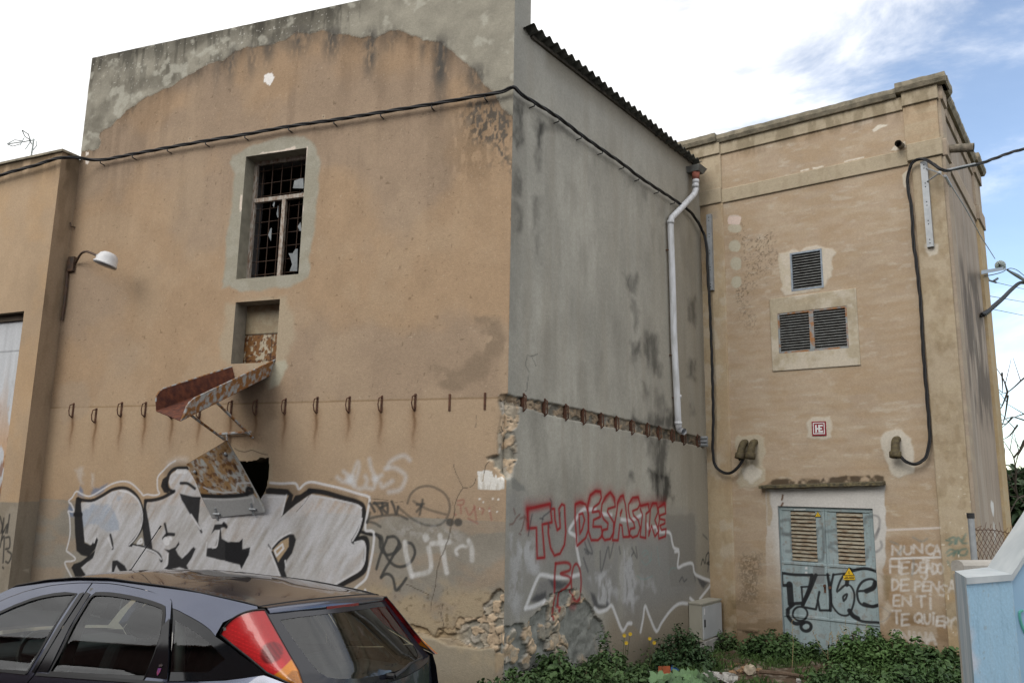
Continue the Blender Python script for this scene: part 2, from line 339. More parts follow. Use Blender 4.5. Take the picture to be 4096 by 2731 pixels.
    # dark run-off streaks under the repair
    for x,y0,y1,wd,k in ((870,255,370,30,.5),(930,215,345,40,.75),(1010,195,330,45,.6),(1075,190,270,45,.8),(1200,140,240,90,.85),(1325,140,250,60,.9),(1350,150,230,60,.6),(1485,150,320,48,.95),(1560,140,230,60,.5),(1690,190,270,25,.6),(1765,185,390,50,1),(1905,300,390,65,.95),(1755,430,480,45,.7)):
        (u,zt),(_,zb)=p.px(SRC,[(x,y0),(x,y1)]); wu=wd/300; m=np.exp(-((U-u)/wu*1.5)**2)*ss(zb-.15,zb+.35,Z)*ss(zt+.25,zt,Z); tx=ss(.34,.62,fbm(U*24,Z*9,14,4)+.08); p.mix(m*(.25+.75*tx),(.075,.07,.063),k*1.0)
    m=p.poly(p.px(r3,[(1560,930),(1870,930),(2000,1100),(1995,1700),(1900,1560),(1780,1420),(1600,1330),(1560,1100)]),.12,.15,4); p.mix(m*ss(.42,.60,fbm(U*34,Z*17,16,5)+.10*(fbm(U*5,Z*4,160)-.4)),(.085,.08,.072),.85)
    for (x,y0,y1,wd,k) in ((1900,400,760,70,.45),(345,300,600,30,.3),(1330,480,560,120,.35)):
        (u,zt),(_,zb)=p.px(SRC,[(x,y0),(x,y1)]); p.mul(np.exp(-((U-u)/(wd/200))**2)*ss(zb-.1,zb+.4,Z)*ss(zt+.1,zt-.2,Z)*ss(.3,.6,fbm(U*20,Z*8,4)),(.4,.38,.36),k)
    p.P(r2,[(1775,720),(1785,705),(1815,690),(1850,684),(1868,695),(1865,720),(1872,735),(1862,770),(1850,780),(1835,800),(1812,793),(1800,783),(1780,775),(1773,745)],(.72,.70,.68),1,.006,.03,26)
    for q in ([(105,1430),(130,1432),(125,1460),(100,1465)],[(95,1510),(135,1515),(120,1545),(100,1540)]): p.P(r2,q,(.68,.62,.56),1,.006,.015,20)
    for x,y in ((1080,1305),(2335,1100)): p.P(r2,[(x-13,y-14),(x+13,y-14),(x+14,y+14),(x-14,y+14)],(.42,.33,.24),1,.01,.01,20); p.P(r2,[(x-4,y-8),(x+6,y-6),(x+4,y+8),(x-5,y+6)],(.06,.05,.04),1,.006)
    # plaster margins of window and hatch
    m=p.P(z2,[(150,330),(180,275),(280,230),(400,160),(560,120),(800,105),(860,150),(930,190),(970,330),(950,520),(930,780),(890,1000),(880,1300),(850,1370),(700,1440),(400,1480),(240,1490),(150,1440),(90,1450),(110,1180),(130,1000),(170,650),(200,430)],(.295,.288,.235),.88,.03,.05,5); p.mul(m,(.8,.8,.8),.0); p.mix(m*ss(.45,.7,fbm(U*6,Z*6,33,4)),(.35,.335,.28),.6)
    for s_ in ([(420,265),(450,245),(610,228),(740,190),(750,215),(600,245),(520,250)],[(250,625),(266,625),(262,760),(240,785)],[(840,200),(852,195),(800,700),(815,740),(770,1030),(765,1250),(758,1250),(790,800)]): p.P(z2,s_,(.66,.57,.49),.9,.006,.012,20)
    m=p.P(z1,[(640,95),(625,200),(605,330),(595,440),(640,470),(760,470),(900,620),(980,600),(1005,520),(1015,450),(1060,350),(1060,200),(1015,60),(830,70)],(.37,.31,.225),.8,.05,.08,4)
    p.P(z1,[(940,470),(1010,450),(1020,500),(960,610),(900,640)],(.40,.39,.31),.8,.03,.03)
    p.mul(p.poly(p.px(z1,[(690,600),(930,590),(960,800),(850,960),(760,1000),(660,950),(640,760)]),.12,.1),(.72,.70,.68),.8)
    m=p.poly(p.px(z1,[(640,960),(720,1000),(900,1030),(930,1180),(900,1310),(850,1330),(880,1060),(700,1085)]),.03,.04); p.mix(m*.8,(.34,.27,.19))
    p.S(z1,[(690,1010),(750,1030),(800,1018),(850,1035),(895,1045)],.012,(.13,.10,.07),1,.006,warp=.02)
    # grey dado of old paint
    (u0,a),(u1,b)=p.px(SRC,[(230,1997),(1976,2084)]); yl=a+(b-a)*(U-u0)/(u1-u0)
    dm=ss(.008,-.008,Z-yl-.01*(fbm(U*20,Z*20,3)-.5)); gd=np.array([.245,.228,.195])*(.8+.4*fbm(U*3,Z*4,34,5))[:,None]
    cover=np.clip(.95-.5*ss(.45,.68,fbm(U*2.2,Z*4.5,35,5)),0,1)*dm; p.rgb=p.rgb*(1-cover[:,None])+gd*cover[:,None]
    p.mix(ss(-1.15,-1.5,Z)*ss(-2.6,-2,U)*ss(.35,.6,fbm(U*3,Z*5,36,4)),(.36,.28,.18),.8)
    tan=p.poly(p.px(zc2,[(1080,330),(1300,280),(1600,300),(2290,330),(2300,860),(1000,860)]),.12,.1); p.mix(tan*ss(.3,.55,fbm(U*4,Z*6,37,4)),(.36,.29,.195),.85); p.mul(tan*ss(.6,.75,fbm(U*20,Z*26,38)),(.5,.47,.42),.7)
    cem=p.poly(p.px(zc2,[(1600,712),(1730,720),(1830,785),(2000,795),(2210,806),(2240,1400),(1400,1400)]),.012,.02,8); p.mix(cem*.9,(.29,.255,.195)); p.h+=cem*.012; p.mix(cem*ss(.5,.7,fbm(U*3,Z*3,39)),(.36,.30,.21),.8)
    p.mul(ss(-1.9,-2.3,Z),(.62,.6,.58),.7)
    # ---- big silver and black piece
    wt=np.array([.60,.60,.62]); sil=(.47,.47,.49); bk=(.014,.014,.016)
    tx=np.clip(.56+1.25*(fbm(U*14-Z*9,Z*2.2+U*2.2,45,4)-.36)+.35*(fbm(U*2,Z*2,46)-.4),.12,1)
    fa=[(290,625),(400,615),(500,575),(600,515),(700,490),(790,525),(860,610),(890,720),(880,830),(840,940),(770,1030),(900,1040),(925,620),(1000,610),(1100,585),(1180,525),(1145,430),(1160,360),(1220,315),(1330,310),(1420,420),(1465,560),(1500,590),(1930,590)]
    fb=[(345,480),(530,490),(490,665),(600,570),(720,490),(830,500),(980,530),(1100,560),(1170,590),(1175,690),(1130,800),(1090,885),(1180,880),(1205,950),(1195,1060),(1150,1130),(1050,1190),(880,1290),(700,1420)]
    fill=np.vstack([p.px(zA,fa),p.px(zB,fb),p.px(zA,[(900,1480),(350,1340),(300,1250),(420,1130),(460,980),(400,1035),(335,1000),(310,850)])])
    m=p.poly(fill,.008,.008); p.mix(m*tx,sil); ins=p.poly(fill,.03)-p.poly(fill,.004); p.mix(np.clip(m-p.poly(fill-0,.05),0,1)*.5,wt)
    for q in ([(300,720),(420,640),(560,640),(430,820),(330,870)],[(410,830),(560,660),(600,640),(650,800),(660,900),(560,910),(470,840)],[(640,540),(690,560),(660,610),(640,590)]): p.P(zA,q,(.25,.31,.40),.6,.02,.05,8,tex=tx)
    for q in ([(380,560),(420,480),(560,450),(520,520)],[(170,690),(185,630),(235,690),(235,770),(195,755)],[(270,560),(285,470),(325,500),(325,570)]): p.P(zA,q,(.12,.17,.27),.75,.03,.04,8)
    for q in ([(240,300),(330,280),(320,440),(290,450)],[(400,340),(440,340),(425,470),(400,470)]): p.P(zA,q,(.5,.5,.5),.35,.04,.05,8)
    p.P(zB,[(400,960),(500,870),(545,850),(545,930),(460,1065),(420,1010)],(.36,.27,.17),1,.006)
    p.S(zB,[(425,965),(490,910),(500,945),(440,1010),(425,965)],.025,wt,.9,.006,False)
    def BP(f,*qs):
        for q in qs: p.P(f,q,bk,.97,.010,.005,14)
    BP(zA,[(250,580),(275,568),(310,590),(300,640),(320,820),(335,1010),(390,1040),(440,980),(452,960),(465,985),(440,1070),(370,1150),(300,1130),(255,1090),(240,900),(235,740)],
      [(390,1125),(440,1080),(415,1160),(300,1250),(355,1335),(245,1345),(205,1250),(230,1215),(290,1195)],
      [(600,1185),(650,1180),(720,1230),(760,1310),(690,1310),(640,1230),(610,1320),(595,1310)],
      [(905,620),(940,590),(930,680),(950,800),(975,950),(990,1080),(950,1060),(910,1040),(890,870)],
      [(1125,370),(1085,400),(1070,470),(1100,530),(1150,540),(1130,450)],
      [(1250,535),(1370,565),(1460,570),(1450,600),(1430,845),(1340,720),(1270,600)],
      [(1100,1072),(1150,1080),(1215,1050),(1240,998),(1250,1030),(1215,1080),(1240,1130),(1275,1165),(1330,1110),(1385,1050),(1405,1070),(1370,1150),(1320,1230),(1340,1278),(1250,1248),(1130,1278),(1100,1258),(1135,1220),(1145,1110)],
      [(1590,835),(1705,832),(1705,860),(1650,870),(1655,970),(1720,1010),(1830,1005),(1860,978),(1850,1080),(1925,1092),(1900,1150),(1850,1260),(1835,1220),(1498,1142),(1512,1000),(1520,1065),(1595,1060),(1640,885),(1590,890),(1555,930)])
    BP(zB,[(345,440),(380,425),(540,440),(585,490),(575,540),(600,492),(640,485),(720,432),(800,445),(720,490),(600,575),(480,675),(500,600),(545,492),(350,478)],
      [(0,890),(120,892),(150,862),(150,950),(215,935),(205,1000),(140,1120),(125,1085),(0,1055)],
      [(380,960),(450,880),(540,822),(590,825),(608,870),(575,985),(525,1050),(510,1130),(545,1240),(480,1215),(440,1090),(365,910),(372,905),(415,975),(455,1060),(545,930),(545,852),(480,885),(400,970)])
    def BS(f,pts,wd): p.S(f,pts,wd,bk,.97,.010)
    BS(zA,[(275,595),(400,605),(500,560),(600,500),(700,482),(780,507),(850,580),(888,680),(893,790),(878,880),(838,950),(770,1032)],.045)
    BS(zA,[(772,1032),(880,1050),(980,1085),(1050,1125),(1075,1185)],.045); BS(zA,[(582,935),(598,1000),(604,1068)],.035)
    BS(zA,[(918,605),(1000,600),(1090,575),(1170,532),(1198,515)],.048); BS(zA,[(1185,520),(1140,490),(1130,430),(1150,350),(1210,298),(1330,292)],.05)
    BS(zA,[(1262,438),(1330,442),(1398,490)],.04); BS(zA,[(1425,835),(1462,910)],.03); BS(zA,[(1108,830),(1130,930)],.035); BS(zA,[(1095,970),(1130,932),(1195,932)],.045); BS(zA,[(240,740),(300,740)],.06)
    BS(zB,[(720,452),(850,468),(1000,512),(1130,550),(1182,590),(1185,690),(1145,800),(1100,882)],.062); BS(zB,[(1100,882),(1190,858),(1215,900),(1210,1000),(1195,1120),(1130,1180),(1000,1250),(920,1300)],.068); BS(zB,[(1155,800),(1240,825),(1300,830),(1330,870)],.04)
    BS(zB,[(0,490),(10,490)],.04); BS(zB,[(-10,735),(10,760)],.05)
    def WS(f,pts,wd,k=.9,soft=.006): p.S(f,pts,wd,wt,k,soft)
    for pts in ([(672,510),(760,530),(840,590),(880,680),(890,780),(870,880),(820,970),(765,1030)],[(800,1045),(920,1070),(1020,1110),(1072,1170)],[(1360,740),(1450,880)],[(560,965),(598,1060)],[(425,1010),(440,960)],[(1500,1140),(1512,1010)],[(1570,1060),(1610,1040),(1630,900)],[(1135,1120),(1130,1220),(1100,1250)]): WS(zA,pts,.022,.8)
    WS(zA,[(1230,325),(1310,325)],.06,.8); WS(zA,[(1115,990),(1130,1005)],.09,.9); WS(zA,[(1160,970),(1165,975)],.05,.9); WS(zA,[(845,1015),(880,975),(885,1010),(845,1020)],.03,.9)
    for pts in ([(365,505),(520,505)],[(525,490),(485,660)],[(740,490),(860,512),(1000,540),(1120,570),(1165,600)],[(1170,690),(1140,790),(1090,880)],[(1110,895),(1180,885),(1200,950),(1190,1060),(1150,1130),(1060,1185),(890,1285)],[(515,1050),(520,1090)],[(400,935),(470,860),(560,810)],[(375,940),(470,1180)]): WS(zB,pts,.022,.75)
    WS(zA,[(210,1345),(180,1290),(150,1230),(148,1195),(205,1190),(242,1175),(235,1150),(185,1110),(160,1090),(165,1060),(185,980),(195,900),(188,760),(175,708),(220,715),(228,690),(205,640),(180,610),(215,575),(255,517),(310,545),(370,563),(430,545),(520,490),(610,440),(700,420),(770,432),(830,477),(880,532),(900,555),(940,546),(1000,555),(1055,540),(1040,500),(1035,430),(1045,370),(1100,310),(1150,258),(1210,222)],.022,.8,.008)
    WS(zA,[(1150,258),(1230,215),(1310,215)],.08,.25,.05)
    WS(zB,[(385,385),(480,392),(600,390),(632,438),(680,396),(740,378),(850,400),(1000,435),(1130,475),(1220,500),(1237,530),(1215,660),(1200,785),(1255,795),(1275,830),(1265,950),(1240,1080),(1215,1180),(1185,1225),(1130,1270),(1070,1325)],.03,.85,.008)
    # soft overspray of black
    for f,q,wd in ((zB,[(380,440),(550,445),(600,490)],.14),(zB,[(720,440),(900,470),(1100,530)],.12),(zA,[(1130,330),(1200,270),(1320,275)],.10)): p.S(f,q,wd,bk,.35,.05)
    # ---- tags
    fg=(.52,.54,.57)
    for q in ([(960,340),(1010,375),(1070,365),(1095,330)],[(1015,290),(1060,330),(1065,375)],[(1070,370),(1100,290),(1135,210),(1145,260),(1115,370),(1100,410)],[(1090,380),(1130,430),(1180,430),(1215,370),(1200,330)],[(1235,185),(1250,260),(1285,350),(1270,430),(1215,430)],[(1285,355),(1340,320)],[(1580,190),(1540,155),(1480,165),(1410,210),(1390,255)],[(1370,265),(1440,255),(1510,290),(1545,340),(1500,440),(1400,465)],[(1330,390),(1350,420),(1430,370)]): p.S(zB,q,.05,fg,.42,.03)
    p.S(zB,[(1060,355),(1075,365)],.1,fg,.6,.04); p.S(zB,[(1280,350),(1290,355)],.08,fg,.5,.04)
    tg=(.05,.05,.048)
    for q in ([(1240,560),(1265,600),(1280,630)],[(1270,560),(1390,560),(1330,600)],[(1280,555),(1320,600),(1345,650)],[(1345,560),(1350,610),(1390,640),(1390,580)],[(1425,545),(1445,590),(1465,650),(1480,590)]): p.S(zB,q,.035,tg,.85,.01)
    p.S(zB,[(1480,590),(1560,660),(1650,720),(1760,752),(1850,735),(1910,660),(1920,560),(1870,470),(1760,415),(1660,425),(1590,480),(1560,560)],.028,tg,.62,.012); p.S(zB,[(1610,540),(1680,585),(1760,620),(1890,655)],.028,tg,.55,.012)
    for q in ([(1690,530),(1680,580),(1640,630)],[(1640,570),(1700,565)],[(1680,580),(1665,655)],[(1560,695),(1480,660),(1350,665),(1240,690),(1215,725)],[(1215,715),(1280,730),(1330,760)],[(1240,640),(1215,725)]): p.S(zB,q,.032,tg,.7,.01)
    for x in (1925,1995): p.S(zB,[(x-4,722),(x+4,722)],.09,tg,.85,.012)
    for q in ([(1390,850),(1370,900),(1330,1000),(1295,1120)],[(1390,850),(1450,845),(1485,890),(1460,970),(1400,1000),(1360,985),(1330,940),(1325,880)],[(1290,825),(1340,850),(1350,930),(1390,1030),(1450,1090),(1520,1100),(1590,1060),(1625,980),(1600,910),(1560,895)],[(1470,940),(1420,1040),(1370,1120),(1335,1190)],[(1335,1195),(1370,1165),(1410,1170),(1440,1210),(1460,1300),(1500,1270),(1550,1200)],[(1485,880),(1500,930),(1450,990)]): p.S(zB,q,.036,tg,.92,.009)
    wl=(.58,.58,.58)
    for q,wd in (([(1540,895),(1550,1000),(1580,1120),(1600,1180)],.06),([(1740,940),(1760,1050),(1745,1140),(1600,1180)],.055),([(1765,905),(1920,890)],.055),([(1840,840),(1860,950),(1895,1150)],.06),([(1715,850),(1720,860)],.08),([(1985,1000),(1975,960),(2020,925),(2060,930)],.035),([(2085,880),(2110,950),(2112,1045)],.055)): p.S(zB,q,wd,wl,.75,.018,tex=spray(p))
    p.mix(p.poly(p.px(zB,[(1400,720),(1800,740),(2000,800),(1980,900),(1700,830),(1500,850)]),.12,.1)*ss(.4,.6,n3)*.3,(.5,.5,.5))
    rd=(.24,.05,.05)
    for q in ([(1990,540),(2040,530),(2035,570),(1990,570)],[(2015,585),(2020,645)],[(2060,600),(2090,660),(2140,590)],[(2130,580),(2150,700)],[(2170,600),(2210,610),(2200,650)],[(2260,600),(2280,700)],[(1960,650),(1975,660)],[(2080,690),(2160,730)]): p.S(zB,q,.022,rd,.45,.01)
    for q in ([(1070,1330),(1085,1325),(1100,1340)],[(1120,1330),(1130,1322),(1150,1345)],[(1165,1330),(1175,1325),(1180,1350)],[(1198,1300),(1205,1350)],[(1230,1325),(1212,1350)]): p.S(zB,q,.03,wt,.9,.006)
    # paper remnant, cracks, chips
    m=p.P(r4,[(30,1230),(90,1232),(105,1225),(195,1230),(205,1300),(218,1310),(240,1258),(250,1310),(325,1290),(335,1440),(280,1448),(35,1448)],(.64,.63,.60),1,.004,.012,14); p.mul(m*ss(.5,.7,fbm(U*50,Z*8,47)),(.7,.66,.6),.7)
    p.P(r4,[(100,1240),(108,1245),(95,1350),(80,1350)],(.30,.24,.16),1,.004)
    for x,y in ((55,1550),(265,1557),(205,1250+300)): p.P(r4,[(x-10,y-10),(x+10,y-10),(x+10,y+10),(x-10,y+10)],(.66,.64,.6),1,.006)
    for x,y in ((2178,520),(2210,550),(2180,610),(2325,630),(2258,625)): p.P(zB,[(x-6,y-6),(x+6,y-6),(x+6,y+6),(x-6,y+6)],(.62,.6,.57),1,.006,.01,20)
    for f,q,wd in ((zB,[(2030,430),(1995,510),(1975,570),(1965,660),(1940,730),(1900,860),(1870,950),(1830,1050),(1815,1150),(1800,1260),(1780,1330),(1762,1500)],.010),(zB,[(2030,430),(1990,330),(1965,220)],.007),(zB,[(2030,430),(2100,410),(2140,355)],.008),(r4,[(165,1115),(110,1190),(90,1270)],.012),(zc2,[(1785,430),(1775,520),(1800,600),(1790,660)],.008),(zc2,[(1480,270),(1600,320),(1670,355)],.010),(zB,[(720,500),(660,580),(600,640)],.006),(zB,[(1240,520),(1400,540),(1540,545)],.006),(r4,[(10,750),(18,600)],.006)): p.S(f,q,wd,(.08,.065,.05),.9,.004,warp=.03)
    # rust weeping below the hooks
    for x,y in HOOKS_A:
        (u,z),=p.px(SRC,[(x,y+40)]); l=.35+.3*vn(np.array([x*.1]),np.array([1.]),2)[0]
        p.mul(np.exp(-((U-u-.01*np.sin(Z*20))/.022)**2)*ss(z-l,z,Z)*ss(z+.12,z+.05,Z),(.42,.32,.24),.75); p.mul(np.exp(-((U-u)/.07)**2)*ss(z-l*1.3,z,Z)*ss(z+.12,z+.05,Z),(.72,.62,.55),.6)
    # masonry showing at the foot
    for q,dpt in (([(2100,540),(2108,440),(2180,360),(2260,318),(2310,400),(2320,640),(2300,860),(2220,850),(2200,800),(2080,790),(1990,760),(1840,740),(1770,700),(1650,690),(1560,680),(1490,610),(1540,598),(1640,658),(1720,692),(1760,640),(1850,640),(1950,560),(2050,540)],.04),):
        m=p.poly(p.px(zc2,q),.01,.05,8); sc_,sh=stones(U,Z,9); tanc=np.array([.38,.29,.18])*(.6+.7*fbm(U*16,Z*16,48)[:,None]); k=ss(-.75,-.35,U); cc_=tanc*(1-k[:,None])+sc_*k[:,None]
        p.rgb=p.rgb*(1-m[:,None])+cc_*m[:,None]; p.mul(m*(1-m)*4,(.35,.3,.25),.7); p.h-=m*(.045-.04*sh-.02*fbm(U*20,Z*20,49))
    m=p.poly(p.px(r4,[(290,368),(400,360),(380,1335),(330,1320),(300,1290),(215,1180),(205,1130),(140,1110),(135,1078),(255,1055),(262,900),(255,820),(290,720),(318,620),(278,520),(262,460)]),.008,.02,10)
    sc_,sh=stones(U,Z,6); p.rgb=p.rgb*(1-m[:,None])+sc_*1.1*m[:,None]; p.h-=m*(.06-.055*sh)
    p.h-=.0*m
HOOKS_A=[(x/.5742,y/.5742) for x,y in ((167,943),(219,955),(278,941),(333,941),(395,945),(458,944),(530,938),(588,936),(654,934),(727,931),(801,930),(875,929),(952,925))]
HOOKS_B=[(2000+x/1.96,1100+y/1.96) for x,y in ((178,1000),(345,1040),(510,1078),(648,1112),(787,1142),(907,1165),(1028,1195),(1150,1215),(1240,1238),(1345,1260),(1435,1282),(1545,1300))]
def paintB(p):
    U,Z=p.U,p.Z
    n=fbm(U*1.1,Z*.8,51,5); n2=fbm(U*5,Z*2.2,52,4); st=fbm(U*6,Z*.6,53,4); n3=fbm(U*25,Z*25,54,3)
    p.rgb[:]=BGR*(.66+.42*n+.24*n2)[:,None]*(.92+.16*n3)[:,None]; p.mul(ss(.52,.70,fbm(U*3.2,Z*.45,530,5))*(.4+.6*n2),(.74,.73,.72),.6)
    p.mix(ss(.40,.75,st)*.42,(.29,.268,.225)); p.mix(ss(-2.6,-.2,U)*.55*(.6+.6*n2),(.24,.205,.15)); p.mul(ss(.5,.75,fbm(U*3,Z*1.2,55,4)),(.78,.775,.77),.6)
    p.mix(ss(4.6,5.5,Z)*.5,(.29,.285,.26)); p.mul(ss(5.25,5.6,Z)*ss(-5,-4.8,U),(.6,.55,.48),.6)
    p.mul(ss(1.0,.6,Z)*0+ss(-5.2,-5.6,U)*.5,(.82,.84,.86))
    def dark(f,q,k=.9,soft=.10,warp=.15): 
        m=p.poly(p.px(f,q),soft,warp,5); p.mul(m*(.55+.45*ss(.25,.6,fbm(U*13,Z*4,57,5))),(.20,.20,.205),k)
    for q,k in (([(272,-60),(335,-60),(330,120),(315,195),(290,190),(275,60)],1),([(285,230),(312,240),(318,360),(290,370)],.7),([(98,-160),(165,-160),(160,20),(150,160),(130,200),(105,60)],.95),([(100,380),(160,380),(165,500),(110,560),(95,480)],.6),([(95,600),(160,660),(165,800),(110,790)],.55),([(255,560),(330,600),(310,830),(270,800)],.5),([(270,850),(315,870),(310,1050),(280,1040)],.5),([(320,-60),(520,0),(560,90),(420,60),(330,60)],.5),([(990,380),(1080,400),(1060,520),(1000,480)],.35),([(1110,480),(1160,480),(1160,610),(1120,560)],.35),([(1240,620),(1290,640),(1280,720),(1240,700)],.3),([(1180,760),(1220,800),(1210,1000),(1180,900)],.25)): dark(ra,q,k,.09,.14)
    for q,k in (([(980,-20),(1070,0),(1075,130),(1040,120),(1000,60)],.7),([(1040,170),(1070,190),(1068,400),(1040,360)],.7),([(1030,540),(1110,540),(1085,660),(1040,620)],.95),([(1010,640),(1060,640),(1060,720),(1020,700)],.5),([(1140,470),(1240,470),(1260,760),(1210,800),(1150,730)],.85),([(1110,860),(1180,880),(1190,1010),(1120,980)],.6),([(1220,940),(1290,930),(1290,1080),(1230,1060)],.6),([(1480,180),(1525,190),(1525,400),(1490,380)],.75),([(1485,680),(1530,690),(1530,800),(1485,790)],.85),([(1480,1000),(1510,1010),(1510,1080),(1485,1070)],.5),([(1030,1040),(1060,1080),(1120,1150),(1230,1090),(1360,1060),(1370,1230),(1180,1190),(1020,1150)],1),([(1165,1270),(1350,1280),(1310,1420),(1300,1600),(1220,1600),(1195,1420)],1),([(1130,1260),(1170,1260),(1170,1400),(1140,1380)],.7),([(890,1110),(930,1110),(920,1140)],.7)): dark(rb,q,k*.85,.10,.16)
    for q,k in (([(1440,-20),(1640,-20),(1630,200),(1590,290),(1540,250),(1500,130)],1),([(1265,0),(1320,0),(1310,90),(1270,80)],.7),([(1640,190),(1670,200),(1665,290),(1645,290)],.6)): dark(z5,q,k,.07,.12)
    for q in ([(215,630),(250,640),(300,615)],[(215,640),(200,700),(225,760)],[(250,640),(270,690),(285,720)],[(225,780),(215,900),(200,915)],[(1020,0),(1000,60),(1010,100)]): p.S(rb,q,.012,(.10,.10,.095),.8,.006,warp=.03)
    p.P(z5,[(215,20),(260,30),(290,70),(340,160),(260,160),(225,140),(215,90)],(.17,.175,.165),.7,.02,.06)
    p.mix(p.poly(p.px(z5,[(170,150),(170,1350),(330,1330),(500,1130),(700,900),(1000,1180),(1400,1250),(1860,1100),(1860,350),(1600,350),(1500,600),(800,300),(500,240)]),.15,.1)*.65,(.225,.225,.22)); p.mix(p.poly(p.px(z5,[(1600,350),(1860,345),(1865,1000),(1640,1000)]),.03,.03)*.5,(.19,.175,.15))
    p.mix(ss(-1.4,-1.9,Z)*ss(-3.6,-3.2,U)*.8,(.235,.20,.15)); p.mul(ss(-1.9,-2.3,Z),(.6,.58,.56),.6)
    # hook channel with rubble
    a=p.px(SRC,[(2030,1580),(2255,1622),(2510,1680),(2765,1739),(2820,1752)]); b=p.px(SRC,[(2820,1792),(2765,1776),(2510,1722),(2255,1672),(2078,1625),(2030,1618)])
    m=p.poly(np.vstack([a,b]),.008,.012,14); sc_,sh=stones(U,Z,11); p.rgb=p.rgb*(1-m[:,None])+sc_*.55*m[:,None]; p.mul(m*(1-m)*4,(.4,.38,.35),.6); p.mul(m*ss(-2.6,-1.2,U),(.45,.44,.42),.8); p.h-=m*(.05-.035*sh)
    # paint under the red letters
    g=(.225,.228,.228)
    cont=[(800,640),(795,550),(730,500),(780,410),(850,310),(970,300),(1110,355),(1290,400),(1390,350),(1440,475),(1510,460),(1530,500),(1630,510),(1670,650),(1705,665),(1680,680),(1705,820),(1835,790),(1860,880),(2000,965),(1900,1110),(1720,1145),(1640,1210),(1510,1395),(1410,1170),(1370,1400),(1280,1320),(1210,1390),(1115,1165),(1000,1225),(930,1180),(920,1080),(850,980)]
    p.P(z5,cont,g,.45,.02)
    p.P(z5,[(390,1130),(470,950),(600,930),(740,950),(690,1030),(560,1080),(520,1120)],(.17,.17,.175),.6,.03)
    lt=(.44,.45,.47)
    for q,k,sd in (([(200,560),(240,540),(330,900),(250,1300),(190,1250),(205,900)],.5,1),([(270,640),(440,640),(470,820),(420,900),(290,800)],.75,2),([(980,880),(1100,900),(1080,1150),(990,1150)],.8,3),([(900,950),(1100,820),(1000,960)],.7,4),([(1200,700),(1280,680),(1330,1000),(1300,1200),(1200,1150),(1180,850)],.7,5),([(1130,1000),(1350,1080),(1330,1160),(1200,1200)],.6,6),([(1340,880),(1500,950),(1520,1050),(1400,1000)],.4,7),([(220,1000),(330,1000),(300,1250),(230,1250)],.3,8)):
        m=p.poly(p.px(z5,q),.06,.15,4,sd); p.mix(m*ss(.35,.62,fbm(U*12,Z*7,60+sd,4)+.05),lt,k)
    for q in ([(1190,640),(1200,700),(1190,1250)],[(990,600),(985,780)],[(1250,560),(1260,700)],[(1320,640),(1340,900)],[(1120,600),(1110,720)]): p.S(z5,q,.16,(.30,.295,.26),.45,.04,warp=.03)
    dk=(.05,.052,.06)
    for q in ([(390,1130),(440,1060),(520,1050),(525,1105),(470,1140)],[(540,945),(640,945),(735,965),(650,1030),(590,1020)],[(925,1050),(965,1060),(990,1150),(1060,1175),(1075,1110),(1090,1170),(1070,1198),(960,1195)],[(1865,890),(1975,965),(1930,1010),(1880,930)]): p.P(z5,q,dk,.8,.03,.03)
    for q in ([(870,600),(905,700),(880,690)],[(870,660),(940,700),(900,570)],[(1010,680),(1020,860),(1080,640),(1095,740),(1130,600)],[(1180,640),(1190,700)],[(1295,650),(1340,740),(1330,640)],[(1290,720),(1310,690)],[(860,740),(900,860)],[(1930,530),(1970,570)],[(1850,880),(1862,940)],[(1720,950),(1745,910),(1760,950),(1785,930)]): p.S(z5,q,.03,dk,.6,.014)
    for q in ([(1915,800),(1930,750),(1950,790),(1960,720),(1985,700),(1975,860)],[(1995,770),(1965,790),(2020,800)]): p.S(z5,q,.03,(.03,.03,.03),.8,.01)
    tq=(.16,.30,.29)
    for q in ([(1385,700),(1410,670),(1440,690),(1400,720)],[(1440,700),(1460,760),(1470,690)],[(1380,760),(1420,800),(1470,750)],[(1520,640),(1540,800)],[(1340,900),(1400,930),(1480,900)],[(1620,880),(1650,830),(1690,830)]): p.S(z5,q,.02,tq,.4,.01)
    w_=(.55,.56,.58)
    for q in ([(800,640),(795,550),(732,500),(780,410),(850,312),(900,305),(970,300)],[(1030,345),(1110,355)],[(1200,395),(1290,400),(1385,350)],[(1432,440),(1445,475),(1510,462),(1530,505),(1630,512),(1655,600),(1672,650),(1712,668),(1680,682),(1715,690),(1705,820),(1760,800),(1835,790),(1858,880),(1930,920),(2003,965),(1900,1110)],[(340,1190),(390,1060),(450,920),(490,890),(600,912),(720,912),(820,888)],[(340,1190),(420,1172),(512,1125)],[(960,1190),(1000,1222),(1070,1200),(1112,1165),(1150,1250),(1210,1390),(1255,1330),(1290,1325)],[(1372,1400),(1395,1280),(1412,1170),(1450,1260),(1512,1395),(1560,1320),(1640,1210),(1720,1148),(1810,1150)],[(798,640),(812,720),(828,800)],[(1815,1100),(1850,1130)]): p.S(z5,q,.048,(.62,.63,.65),.9,.018)
    # red letters
    rd=(.26,.018,.022)
